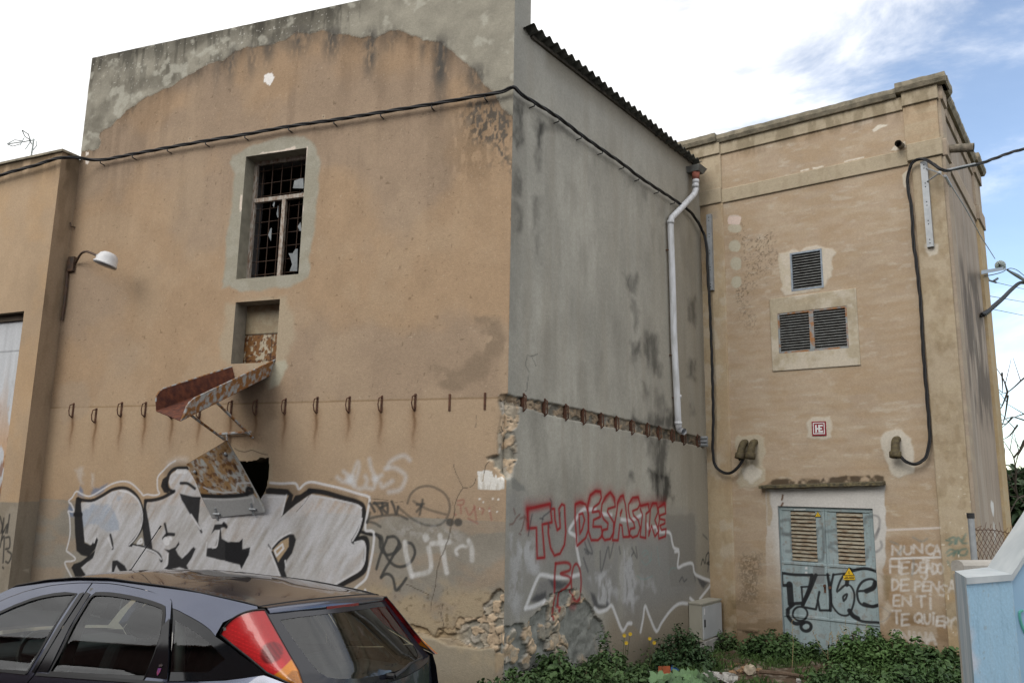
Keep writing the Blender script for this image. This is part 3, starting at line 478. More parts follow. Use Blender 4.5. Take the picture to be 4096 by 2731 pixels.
    RED=[[(360,300),(455,280),(560,255),(578,420),(490,440),(512,735),(445,742),(438,470),(365,475),(358,300)],[(578,300),(600,300),(605,400),(625,490),(652,470),(640,300),(665,258),(690,270),(695,400),(702,500),(690,620),(650,700),(600,718),(565,650),(545,520),(545,440)],[(785,260),(830,240),(880,260),(905,350),(905,480),(880,560),(830,605),(802,632),(795,520),(785,400),(785,260)],[(820,350),(852,340),(870,400),(850,480),(828,522),(820,350)],
     [(900,260),(920,180),(970,140),(1012,145),(1020,200),(1000,250),(950,290),(940,330),(1000,320),(1012,370),(950,400),(945,460),(1020,460),(1030,540),(990,580),(930,580),(905,500),(900,260)],[(1025,260),(1060,190),(1100,150),(1135,200),(1145,280),(1080,300),(1075,330),(1100,370),(1130,420),(1130,510),(1100,570),(1050,580),(1022,540),(1035,490),(1075,480),(1080,430),(1040,390),(1018,330),(1025,260)],[(1165,250),(1190,190),(1215,180),(1235,260),(1250,400),(1272,550),(1215,552),(1205,450),(1185,440),(1170,582),(1120,580),(1140,430),(1160,320),(1165,250)],[(1190,340),(1205,310),(1190,360)],
     [(1265,260),(1300,200),(1350,195),(1367,260),(1345,300),(1300,320),(1310,360),(1350,400),(1368,470),(1345,540),(1300,557),(1270,530),(1280,480),(1320,470),(1310,420),(1275,380),(1262,310),(1265,260)],[(1370,275),(1440,255),(1450,320),(1420,345),(1418,562),(1368,550),(1388,350),(1368,300)],[(1445,540),(1460,300),(1480,250),(1515,250),(1527,330),(1500,400),(1535,500),(1500,548),(1470,450),(1445,540)],[(1530,290),(1590,250),(1597,340),(1545,360),(1545,390),(1590,400),(1590,430),(1545,450),(1560,490),(1600,480),(1595,545),(1535,567),(1528,480),(1540,400),(1530,290)]]
    for q in RED: p.S(z5,q,.036,rd,.96,.012,False); p.S(z5,q,.10,rd,.12,.05,False)
    for q in ([(358,300),(455,285),(560,262)],[(358,310),(362,470)],[(905,250),(925,185),(970,150),(1010,150)],[(1050,215),(1100,165),(1135,215)],[(1170,240),(1215,190)],[(1290,230),(1350,205)],[(1375,270),(1480,258),(1590,262)],[(800,260),(850,250)]): p.S(z5,q,.075,rd,.65,.035); p.S(z5,[(x,y-25) for x,y in q],.14,rd,.22,.08)
    for q in ([(235,300),(250,345)],[(200,440),(230,430),(260,380),(290,350)],[(290,390),(330,380),(310,480),(300,500)],[(330,360),(360,420)],[(285,520),(300,530)]): p.S(z5,q,.022,(.13,.06,.05),.7,.01)
    for q in ([(560,210),(575,250),(560,320),(500,370),(490,420)],[(400,350),(390,400),(365,540)],[(470,385),(500,390)],[(655,330),(650,370)],[(545,420),(560,470)]): p.S(z5,q,.022,(.05,.05,.06),.7,.01)
    # broken foot of the wall
    m=p.poly(p.px(z5,[(140,1400),(150,1352),(215,1362),(230,1345),(290,1325),(345,1318),(400,1272),(470,1200),(520,1130),(560,1068),(680,1040),(760,1020),(800,1018),(850,1075),(920,1168),(985,1278),(1030,1310),(1055,1420),(1100,1568),(1140,1760),(20,1760),(60,1500),(90,1430)]),.006,.025,9)
    sc_,sh=stones(U,Z,8.5); mort=np.array([.225,.235,.22])*(.62+.75*fbm(U*13,Z*13,64,5))[:,None]; f1,e1,c1=voro(U*6.5+.4*fbm(U*8,Z*8,65),Z*6.5+.4*fbm(U*8,Z*8,66)); k=ss(.01,.07,e1)*(c1>.58)*ss(.4,.5,fbm(U*1.6,Z*1.6,67)+.08*ss(-4,-5.2,U))
    fc=mort*(1-k[:,None])+sc_*k[:,None]; p.rgb=p.rgb*(1-m[:,None])+fc*m[:,None]; p.mul(m*(1-m)*4,(.35,.33,.3),.8); p.mul(m*(1-ss(.0,.045,e1))*(c1>.5),(.40,.37,.33),.8); p.h-=m*(.06-.05*k*c1-.05*fbm(U*9,Z*9,68,4))
    for q in ([(610,790),(700,780),(740,800),(735,850),(655,880),(735,910),(740,960),(690,1020),(655,1050),(640,1215)],[(610,790),(602,900),(600,1050),(588,1170),(586,1285)]): p.S(z5,q,.04,rd,.9,.014)
    t=np.linspace(0,6.4,24); p.S(z5,[(795+44*math.sin(a),960-168*math.cos(a)) for a in t],.035,rd,.88,.012); p.S(z5,[(760,1130),(775,1175),(790,1180),(810,1130)],.07,rd,.5,.04)
    p.P(z7,[(75,515),(135,515),(128,690),(108,690),(104,560),(75,560)],(.36,.12,.06),.95,.006,.012,14)
    m=p.poly(p.px(r4,[(340,362),(500,398),(500,560),(507,660),(482,740),(440,770),(465,900),(482,1020),(472,1110),(440,1220),(420,1300),(340,1340)]),.006,.02,10); sc_,sh=stones(U,Z,6); p.rgb=p.rgb*(1-m[:,None])+sc_*.95*m[:,None]; p.h-=m*(.05-.045*sh)
bld=empty('warehouse',A.P(-3.5,-2.3),'tall ochre rendered building with grey patched gable and corrugated side roof','building')
WIN=(-3.945,-2.955,2.685,4.44); HAT=(-3.92,-3.215,1.53,2.365)
_h3=A.uv(z1([(600,1088),(690,1085),(725,1088),(770,1090),(830,1078),(845,1062),(880,1068),(902,1066),(905,1150),(892,1240),(872,1290),(850,1326),(800,1330),(600,1330)]))
us=lines(-7.031,0,.0115,[WIN[0],WIN[1],HAT[0],HAT[1]]); zs=lines(-2.75,6.48,.0115,[WIN[2],WIN[3],HAT[2],HAT[3]])
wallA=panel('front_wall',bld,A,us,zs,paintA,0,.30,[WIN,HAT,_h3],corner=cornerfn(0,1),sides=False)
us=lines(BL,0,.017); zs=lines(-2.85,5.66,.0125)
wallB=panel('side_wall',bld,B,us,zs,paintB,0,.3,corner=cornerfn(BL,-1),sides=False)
def paintBup(p): paintB(p)
panel('parapet_end',bld,B,lines(BL,-5.25,.017),lines(5.66,6.48,.015),paintB,0,.3,sides=False)
m_int=mat('dim_interior_plaster',(.10,.095,.085),(.06,.058,.05),3,.95)
def reveal(pl,r,d,name,par,c=(.30,.28,.22),sill=True):
    """jambs, head and sill of an opening, going back into the wall"""
    u0,u1,a,b=r; m=MB()
    for q in ([(u0,a,0),(u0,b,0),(u0,b,-d),(u0,a,-d)],[(u1,a,-d),(u1,b,-d),(u1,b,0),(u1,a,0)],[(u0,b,0),(u1,b,0),(u1,b,-d),(u0,b,-d)],[(u0,a,-d),(u1,a,-d),(u1,a,0),(u0,a,0)]):
        m.add([pl.P(x,y,o) for x,y,o in q],[(0,1,2,3)])
    return m.build(name,mat('reveal_plaster_%d'%int(c[0]*100),c,tuple(x*.75 for x in c),9,.95,0,.3,50),par)
reveal(A,WIN,.30,'window_reveal',bld); reveal(A,HAT,.30,'hatch_reveal',bld,(.27,.245,.2))
m=MB(); hp_=[A.P(a_,b_,0) for a_,b_ in _h3]; hb_=[A.P(a_,b_,-.28) for a_,b_ in _h3]; k=len(hp_); m.add(hp_+hb_,[(i,(i+1)%k,k+(i+1)%k,k+i) for i in range(k)]); m.build('hole_reveal',mat('broken_masonry',(.20,.165,.12),(.09,.075,.055),14,.95,0,.6,30),bld)
# back of the building so that it is closed
def P3(pl,u,z,o=0): return pl.P(u,z,o)
m=MB()
bkA0=A.P(-7.03,-2.75,0); bkA1=A.P(0,-2.75,0); bcB=B.P(0,-2.75,0); far=bkA0-A.n*6.5
pl_=[A.P(-7.03,0,0),A.P(0,0,0),B.P(0,0,0),A.P(-7.03,0,0)-A.n*7.5]
m.add([pl_[2]+[0,0,-2.75],pl_[3]+[0,0,-2.75],pl_[3]+[0,0,5.6],pl_[2]+[0,0,5.6]],[(0,1,2,3)])
m.add([pl_[3]+[0,0,-2.75],pl_[0]+[0,0,-2.75],pl_[0]+[0,0,5.6],pl_[3]+[0,0,5.6]],[(0,1,2,3)])
cz=EZ*0+5.25
m.add([pl_[0]+[0,0,cz],pl_[1]+[0,0,cz]-A.n*0,pl_[2]+[0,0,cz],pl_[3]+[0,0,cz]],[(0,1,2,3)])
m.build('rear_wall',mat('rear_render',(.3,.27,.2),None,3,.95),bld)
# gable parapet body behind the front wall
m=MB(); t=.36
m.add([A.P(-7.031,6.48,0),A.P(0,6.48,0),B.P(-5.25,6.48,0),A.P(-7.031,6.48,-t),A.P(-7.031,5.3,-t),B.P(-5.25,5.3,0),A.P(-7.031,4.3,0),A.P(-7.031,4.3,-t)],[(0,1,2,3),(3,2,5,4),(0,3,7,6)])
m.build('parapet',mat('parapet_plaster',(.27,.265,.22),(.12,.12,.11),5,.95,0,.4,40),bld)
# corrugated roof: eave along B, ridges at right angles to it
def corr(name,pl,u0,u1,zf,o_front,o_back,rise,par,wl=.177,amp=.027,th=.012):
    n=int((u1-u0)/wl*12); u=np.linspace(u0,u1,n); wv=amp*np.sin((u-u0)/wl*2*math.pi); v=[]
    ou=np.array([o_front,o_back]); zz=np.array([zf,zf+rise])
    sag=.012*(vn(u*1.3,u*0,9)-.5)-.05*(u-u0)/(u1-u0)
    sheet=np.floor((u-u0)/(wl*5)); drop=.006*(sheet%2); fo=.03*vn(sheet*3.3,sheet*0,2)
    for o,z,k in ((o_front,zf,1),(o_back,zf+rise,0)):
        v.append(pl.P(u,z+wv+drop+sag,o+k*fo)); v.append(pl.P(u,z+wv-th+drop+sag,o+k*fo))
    a=np.concatenate(v); f=[]
    for i in range(n-1):
        f+=[(i,i+1,2*n+i+1,2*n+i),(n+i+1,n+i,3*n+i,3*n+i+1),(i+1,i,n+i,n+i+1)]
    return mk(name,a,f,M_FIBRO,par,True)
corr('corrugated_roof',B,-5.42,-.24,5.725,.13,-5.5,-.35,bld)
m=MB(); m.box(B,-5.25,-.2,5.655,5.70,-.35,.035); m.build('wall_head',mat('dark_mortar',(.10,.09,.075),(.05,.045,.04),9,.95,0,.4,40),bld)
# window: reveal, steel grille behind, frame, mullion, broken panes
wn=MB(); d=-.20; u0,u1,a,b=WIN
wn.box(A,u0,u0+.05,a,b,d-.04,d); wn.box(A,u1-.03,u1,a,b,d-.04,d); wn.box(A,u0+.05,u1-.03,a,a+.04,d-.04,d+.01); wn.box(A,u0+.05,u1-.03,b-.05,b,d-.04,d)
wn.box(A,u0+.05,u1-.03,3.83,3.885,d-.04,d+.015); wn.box(A,-3.435,-3.38,a+.04,3.83,d-.04,d+.012)
win=wn.build('window',M_WOODP,bld); 
gr=MB(); d=-.27
for i in range(6): u=u0+.10+i*.158; gr.tube([A.P(u,a+.01,d),A.P(u,b-.02,d)],.006,6)
for i in range(9): z=a+.12+i*.19; gr.tube([A.P(u0+.02,z,d-.012),A.P(u1-.01,z+.01,d-.012)],.006,6)
MB().box(A,u0-.6,u0-.14,a-.2,b+.5,-.62,-.34).box(A,u0-.14,u1,b+.07,b+.5,-.62,-.34).build('inner_jamb',mat('inner_grey_plaster',(.17,.165,.17),(.12,.115,.12),6,.95),win); gr.build('window_grille',mat('dark_rusted_grille',(.035,.022,.016),(.07,.04,.025),20,.9),win)
gl=mat('dusty_glass',(.20,.22,.23),(.12,.135,.145),9,.25)
for q in ([(345,450),(375,460),(408,470),(400,530),(360,600),(340,615)],[(722,568),(735,500),(790,480),(815,480),(818,570)],[(765,650),(808,600),(805,645)],[(330,740),(370,735),(355,780),(330,785)],[(318,870),(330,880),(325,940),(310,930)],[(308,960),(335,962),(328,1020),(302,1010)],[(765,910),(790,870),(800,950),(782,950)],[(683,1150),(720,1150),(745,1110),(765,1110),(760,1310),(692,1310),(715,1250),(700,1190)],[(500,985),(520,930),(532,920),(525,1040)],[(540,720),(552,690),(560,690),(552,740)],[(585,830),(575,800),(590,720),(592,830)]):
    P_=A.uv(z2(q),-.215); MB().prism(P_,lambda x,y,o:A.P(x,y,o),-.216,-.211).build('broken_pane',gl,win)
# hatch leaf
def paint_hatch(p):
    U,Z=p.U,p.Z; n=fbm(U*9,Z*9,71,5); p.rgb[:]=np.array([.40,.35,.26])*(.8+.4*n)[:,None]; up=ss(1.955,1.965,Z); p.mix(up,(.29,.245,.165)); r=ss(.47,.56,fbm(U*22,Z*15,72,4)+.06*(1-up)); p.mix(r*(1-up*.8),(.17,.075,.02)); p.mix(ss(.60,.68,fbm(U*34,Z*26,73))*(1-up),(.08,.03,.012))
    p.mul(1-ss(.006,.014,np.abs(Z-1.96)),(.25,.22,.2)); p.mul((1-ss(.004,.012,np.abs(U+3.475)))*(1-up),(.25,.22,.2)); p.mul((1-ss(.003,.01,np.abs(Z-1.6)))*(1-up),(.3,.25,.2))
panel('hatch_shutter',bld,A,lines(HAT[0],HAT[1],.012),lines(HAT[2]-.02,HAT[3],.012),paint_hatch,-.24,.03,material=M_MT)
# hooks
def hook(pl,x,y,l=.19,st=.05):
    (u,z),=pl.uv([(x,y)]); m=MB(); s=l/2
    m.tube([pl.P(u+.012,z+s,-.03),pl.P(u+.012,z+s,.01),pl.P(u-.004,z+s-.02,st),pl.P(u-.012,z,st+.004),pl.P(u,z-s*.7,st),pl.P(u+.006,z-s,.01),pl.P(u+.006,z-s,-.03)],.008,6)
    m.box(pl,u+.000,u+.024,z-s*.9,z+s*1.15,-.05,.012); return m.build('hook',M_RUST,bld)
for x,y in HOOKS_A: hook(A,x,y)
for x,y in HOOKS_B: hook(B,x,y,.2,.05)
for x,y in ((1033/.5742,924/.5742),(1114/.5742,921/.5742)):
    (u,z),=A.uv([(x,y)]); MB().box(A,u-.012,u+.012,z-.10,z+.10,-.03,.012).build('tie_bar',M_RUST,bld)
for i in range(3):
    (u,z),=B.uv([(2812,1752+i*14)]); MB().tube([B.P(u-.05,z,-.05),B.P(u-.05,z,.10)],.03,8).build('pipe_stub',M_GALV,bld)
# ---- hopper chutes hanging on the front wall
def solve(P0,x,y,nd,dd):
    """point P0+s*nd+t*dd that projects on (x,y)"""
    r_=ray(np.array([x]),np.array([y]))[0]; M_=np.stack([nd,dd,-r_],1); s,t,k=np.linalg.solve(M_,EYE-P0); return P0+s*nd+t*dd
dn=np.array([0,0,-1.])
def chutepts():
    R0=A.P(-3.235,1.565,-.02); L0=A.P(-3.90,1.50,-.02)
    Rl=solve(R0,*z1([(385,716)])[0],A.n,dn); Ll=solve(L0,*z1([(200,645)])[0],A.n,dn); return R0,L0,Rl,Ll
R0,L0,Rl,Ll=chutepts()
ch=empty('metal_chute',A.P(-3.57,1.4),'rusty sheet metal chute projecting from the upper hatch','chute')
def lerp(a,b,t): return a+(b-a)*t
# floor lies lower than the side flanges
hgt=.20; fl=lambda P:P+dn*hgt
Rf,Lf=fl(R0)+A.d*-.05,fl(L0)+A.d*.08; Rlf=Rl+dn*(hgt*1.05)+A.d*-.06; Llf=Ll+dn*(hgt*1.2)+A.d*.02
def sheet(name,q,m,par,th=.006):
    q=np.asarray(q); n=np.cross(q[1]-q[0],q[3]-q[0]); n/=np.linalg.norm(n); return MB().hexa(np.concatenate([q-n*th,q+n*th])).build(name,m,par)
def rcurve(a,b,fa,fb,nose,m,name,bend):
    """side flange: straight top rim from wall to the rounded front end"""
    top=[lerp(a,b,t) for t in np.linspace(0,.92,8)]+[lerp(a,b,.97)+dn*.02,lerp(a,b,1.0)+dn*.06,lerp(a,b,1.0)+dn*.13]
    bot=[lerp(fa,fb,t) for t in np.linspace(0,1,len(top))]
    th=A.d*.005; v=[];k=len(top)
    for o in (-th,th): v+= [x+o for x in top]+[x+o for x in bot]
    f=[]
    for i in range(k-1):
        f+=[(i,i+1,k+i+1,k+i),(2*k+i+1,2*k+i,3*k+i,3*k+i+1),(i,2*k+i,2*k+i+1,i+1),(k+i+1,3*k+i+1,3*k+i,k+i)]
    f+=[(k-1,3*k-1,4*k-1,2*k-1)]
    o=mk(name,v,f,m,ch); MB().tube(top,.009,6).build('rim',M_RUSTP,o); return o
rcurve(R0,Rl,Rf,Rlf,0,M_RUSTP,'chute_side',1); rcurve(L0,Ll,Lf,Llf,0,M_RUSTD,'chute_side',1)
sheet('chute_floor',[Rf,Rlf,Llf,Lf],M_RUSTD,ch)
for (x0,y0),(x1,y1) in ((z1([(400,790)])[0],z1([(620,950)])[0]),(z1([(570,715)])[0],z1([(800,940)])[0])):
    e=A.hit(x1,y1,.02); s=solve(e,x0,y0,A.n,dn); MB().tube([s,e],.018,6).build('strut',M_RUSTP,ch)
MB().tube([A.hit(*z1([(590,918)])[0],.05),A.hit(*z1([(790,905)])[0],.05)],.02,6).build('cross_bar',M_RUSTP,ch)
MB().tube([A.hit(*z1([(640,905)])[0],.05),A.hit(*z1([(638,960)])[0],.05)],.014,6).build('cross_bar',M_RUSTP,ch)
# lower flap: a sheet hinged near its foot, leaning out at the top
fp=empty('hopper_flap',A.P(-3.5,-.4),'rusty metal flap with graffiti leaning over the lower opening','flap')
HB=A.uv(z1([(545,1442),(880,1406)]),.015); hz=HB[:,1].mean(); ax=A.d
class Tilt(Plane):
    def __init__(s,p,a,t): super().__init__(p,a); c,q=math.cos(t),math.sin(t); s.up=np.array([0,0,c])+s.n*q; s.nn=s.n*c-np.array([0,0,q])
    def P(s,u,z,off=0):
        u=np.asarray(u,float)[...,None]; z=np.asarray(z,float)[...,None]; off=np.asarray(off,float)[...,None]; return s.p+u*s.d+z*s.up+off*s.nn
    def hit(s,x,y,off=0):
        d=ray(x,y); t=((s.p+s.nn*off-EYE)@s.nn)/(d@s.nn); return EYE+d*t[...,None]
    def uv(s,pts,off=0):
        pts=np.asarray(pts,float); h=s.hit(pts[:,0],pts[:,1],off)-s.p; return np.stack([h@s.d,h@s.up],1)
TP=Tilt(A.P(0,hz,.03)[:2],AA,.42); TP.p=A.P(0,hz,.03)
fpoly=TP.uv(z1([(545,1442),(880,1406),(868,1360),(720,1090),(640,955),(540,1015),(385,1105),(440,1210),(480,1310)]))
def cdt_mesh(poly,step,holes=(),jit=0):
    poly=np.asarray(poly); lo=poly.min(0); hi=poly.max(0); pts=[tuple(x) for x in poly]; n=len(pts); ed=[(i,(i+1)%n) for i in range(n)]; allp=[poly]
    for h in holes:
        k=len(pts); h=np.asarray(h); pts+=[tuple(x) for x in h]; ed+=[(k+i,k+(i+1)%len(h)) for i in range(len(h))]; allp.append(h)
    gx,gy=np.meshgrid(np.arange(lo[0]+step/2,hi[0],step),np.arange(lo[1]+step/2,hi[1],step)); gx=gx.ravel(); gy=gy.ravel()
    ins=inpoly(gx,gy,poly); dist=np.full(gx.shape,9.)
    for h in allp: dist=np.minimum(dist,segd(gx,gy,h,True))
    for h in allp[1:]: ins&=~inpoly(gx,gy,h)
    s=ins&(dist>step*.45); pts+=list(zip(gx[s],gy[s]))
    v,e,f,_,_,_=delaunay_2d_cdt([Vector((float(a),float(b))) for a,b in pts],ed,[],0,1e-6)
    v=np.array([(a.x,a.y) for a in v]); f=np.array([list(q) for q in f if len(q)==3]); c=v[f].mean(1); k=inpoly(c[:,0],c[:,1],poly)
    for h in allp[1:]: k&=~inpoly(c[:,0],c[:,1],h)
    f=f[k]; a=v[f]; ar=(a[:,1,0]-a[:,0,0])*(a[:,2,1]-a[:,0,1])-(a[:,1,1]-a[:,0,1])*(a[:,2,0]-a[:,0,0]); f[ar<0]=f[ar<0][:,::-1]
    return v,f
v2,f2=cdt_mesh(fpoly,.012); p=Paint(TP,v2[:,0],v2[:,1]); U,Z=p.U,p.Z
p.rgb[:]=np.array([.42,.43,.42])*(.85+.3*fbm(U*9,Z*9,81,4))[:,None]; hgl=TP.uv(z1([(500,1300)]))[0,1]
r=ss(.34,.54,fbm(U*11,Z*11+U*4,82,6)+.02); p.mix(r,(.32,.175,.055),.9); p.mix(ss(.54,.64,fbm(U*22,Z*22,83,5)),(.13,.055,.02),.85); p.mix(ss(.56,.66,fbm(U*26,Z*20,84,5)),(.40,.40,.38),.35)
p.mix(p.poly(TP.uv(z1([(470,1305),(800,1285),(900,1420),(545,1460)])),.01),(.36,.365,.37)); p.S(z1,[(470,1302),(560,1306),(650,1306),(740,1298),(800,1280)],.055,(.014,.014,.016),.97,.008); p.S(z1,[(765,1295),(770,1258),(800,1262)],.05,(.014,.014,.016),.97,.008)
p.S(z1,[(495,1250),(540,1272),(620,1285),(695,1278),(705,1225),(790,1222)],.022,(.55,.55,.56),.9,.006,False); p.S(z1,[(490,1322),(620,1328),(760,1318),(800,1310)],.022,(.55,.55,.56),.8,.006)
p.S(z1,[(800,1310),(806,1345)],.025,(.55,.55,.56),.8,.006); p.S(z1,[(648,970),(730,1110),(800,1240),(875,1400)],.022,(.50,.53,.53),.7,.006)
for q in ((630,1040),(440,1152),(660,1150),(455,1200),(690,1120)): p.S(z1,[q,(q[0]+6,q[1]+10)],.05,(.07,.03,.015),.9,.012)
n0=len(v2); V=np.concatenate([TP.P(U,Z,.003),TP.P(U,Z,-.003)]); mk('plate',V,np.concatenate([f2,f2[:,::-1]+n0]),M_MT,fp,False,np.concatenate([p.rgb,p.rgb]))
for q in ((575,1415),(800,1385)):
    c=TP.uv(z1([q]))[0]; m=MB(); m.tube([TP.P(c[0]-.04,c[1],.015),TP.P(c[0]+.06,c[1],.015)],.014,8); m.box(TP,c[0]-.012,c[0]+.012,c[1]-.09,c[1]+.08,.003,.014); m.build('hinge',M_GALV,fp)
for q in ((632,1040),(440,1152)):
    c=TP.uv(z1([q]))[0]; MB().sphere(TP.P(c[0],c[1],.008),.022,8,5).build('bolt_head',M_GALV,fp)
# ============================================================ NEIGHBOUR ON THE LEFT
TE=.32; e0=A.P(-7.03,0,0)+A.n*TE; AE=math.radians(-23.5)
Epl=Plane((e0[0],e0[1]),AE); Fpl=Plane((e0[0],e0[1]),AA+math.pi/2)
nb=empty('workshop',Epl.P(-1.5,-2.2),'low ochre rendered building at the left edge with tall white rusty door','building')
ETOP=Epl.uv([(252,604),(268,606)])[:,1].mean(); EDR=Epl.uv([(97,1244)])[0]
def paintE(p):
    U,Z=p.U,p.Z; n=fbm(U*1.2,Z*1.2,91,5); n2=fbm(U*5,Z*3,92,4); p.rgb[:]=np.array([.385,.285,.19])*(.85+.3*n)[:,None]*(.92+.16*n2)[:,None]
    p.mix(ss(.4,.7,fbm(U*2,Z*2,93))*.5,(.43,.29,.165)); t=ETOP-Z; p.mul(ss(.55,.05,t)*ss(.25,.6,fbm(U*9,Z*2,94,4)),(.42,.41,.38),.8); p.mul(ss(.10,.02,t),(.4,.4,.38),.9)
    gb=-.33; m=ss(.008,-.008,Z-gb); p.mix(m*.85,(.265,.245,.205)); p.mul(m*ss(.45,.7,n2),(.85,.83,.8))
    for q in ([(0,1130),(12,1180),(5,1215)],[(20,1140),(14,1215),(38,1170),(30,1215)],[(50,1120),(38,1215)],[(15,1210),(0,1290)],[(10,1250),(22,1240),(16,1370)],[(30,1240),(50,1240),(50,1290),(30,1300)],[(40,1310),(60,1330),(45,1370),(30,1365)],[(14,1395),(18,1400)]): p.S(z4,q,.03,(.03,.03,.03),.85,.01)
def paintF(p):
    U,Z=p.U,p.Z; n=fbm(U*2,Z*1.2,95,5); p.rgb[:]=np.array([.30,.225,.155])*(.8+.4*n)[:,None]; p.mul(ss(.9,.1,ETOP-Z)*ss(.3,.6,fbm(U*6,Z*3,96,4)),(.4,.39,.37),.8)
    p.mix(ss(.008,-.008,Z+.32)*.8,(.23,.205,.165)); p.mul(ss(.5,.75,fbm(U*8,Z*2,97,4)),(.75,.73,.7),.7)
    p.P(z4,[(125,1405),(150,1400),(148,1425),(120,1412)],(.40,.36,.29),.6,.01,.03)
du1=EDR[0]; dz=EDR[1]
panel('front_wall',nb,Epl,lines(-3.2,0,.013,[du1]),lines(-2.6,ETOP,.013,[dz]),paintE,0,.3,[(-3,du1,-3,dz)],sides=False)
m=MB(); m.add([Fpl.P(0,ETOP,0),Fpl.P(.5,ETOP,0),Fpl.P(.5,ETOP,3.4),Epl.P(-3.2,ETOP,0)],[(0,1,2,3)]); m.build('flat_roof',M_STONE,nb)
panel('return_wall',nb,Fpl,lines(0,TE,.013),lines(-2.6,ETOP,.013),paintF,0,.02,sides=False)
m=MB(); m.box(Epl,-3.25,.03,ETOP,ETOP+.035,-.30,.025); m.build('parapet_coping',M_STONE,nb)
def paint_door(p):
    U,Z=p.U,p.Z; n=fbm(U*12,Z*1.2,101,5); p.rgb[:]=np.array([.50,.52,.55])*(.75+.4*n)[:,None]; t=ss(dz-.6,dz-2.4,Z); r=ss(.50,.60,fbm(U*7,Z*3,102,5)+.10*t-.03+.08*ss(.7,.4,n)); p.mix(r*t,(.45,.23,.06),.85); p.mix(ss(.6,.7,fbm(U*9,Z*4,103))*t,(.20,.08,.03),.8); p.mul(1-ss(.004,.012,np.abs(Z-dz+.55)),(.5,.5,.5))
reveal(Epl,(-3.2,du1,-2.6,dz),.16,'door_reveal',nb,(.24,.19,.13))
panel('steel_door',nb,Epl,lines(-3.2,du1,.013),lines(-2.6,dz-.10,.013),paint_door,-.14,.03,material=M_MT)
m=MB(); m.box(Epl,-3.2,du1,dz-.10,dz,-.16,-.10); m.build('door_lintel',mat('dark_timber',(.05,.035,.025),(.09,.07,.05),6,.9,stretch=(1,1,8)),nb)
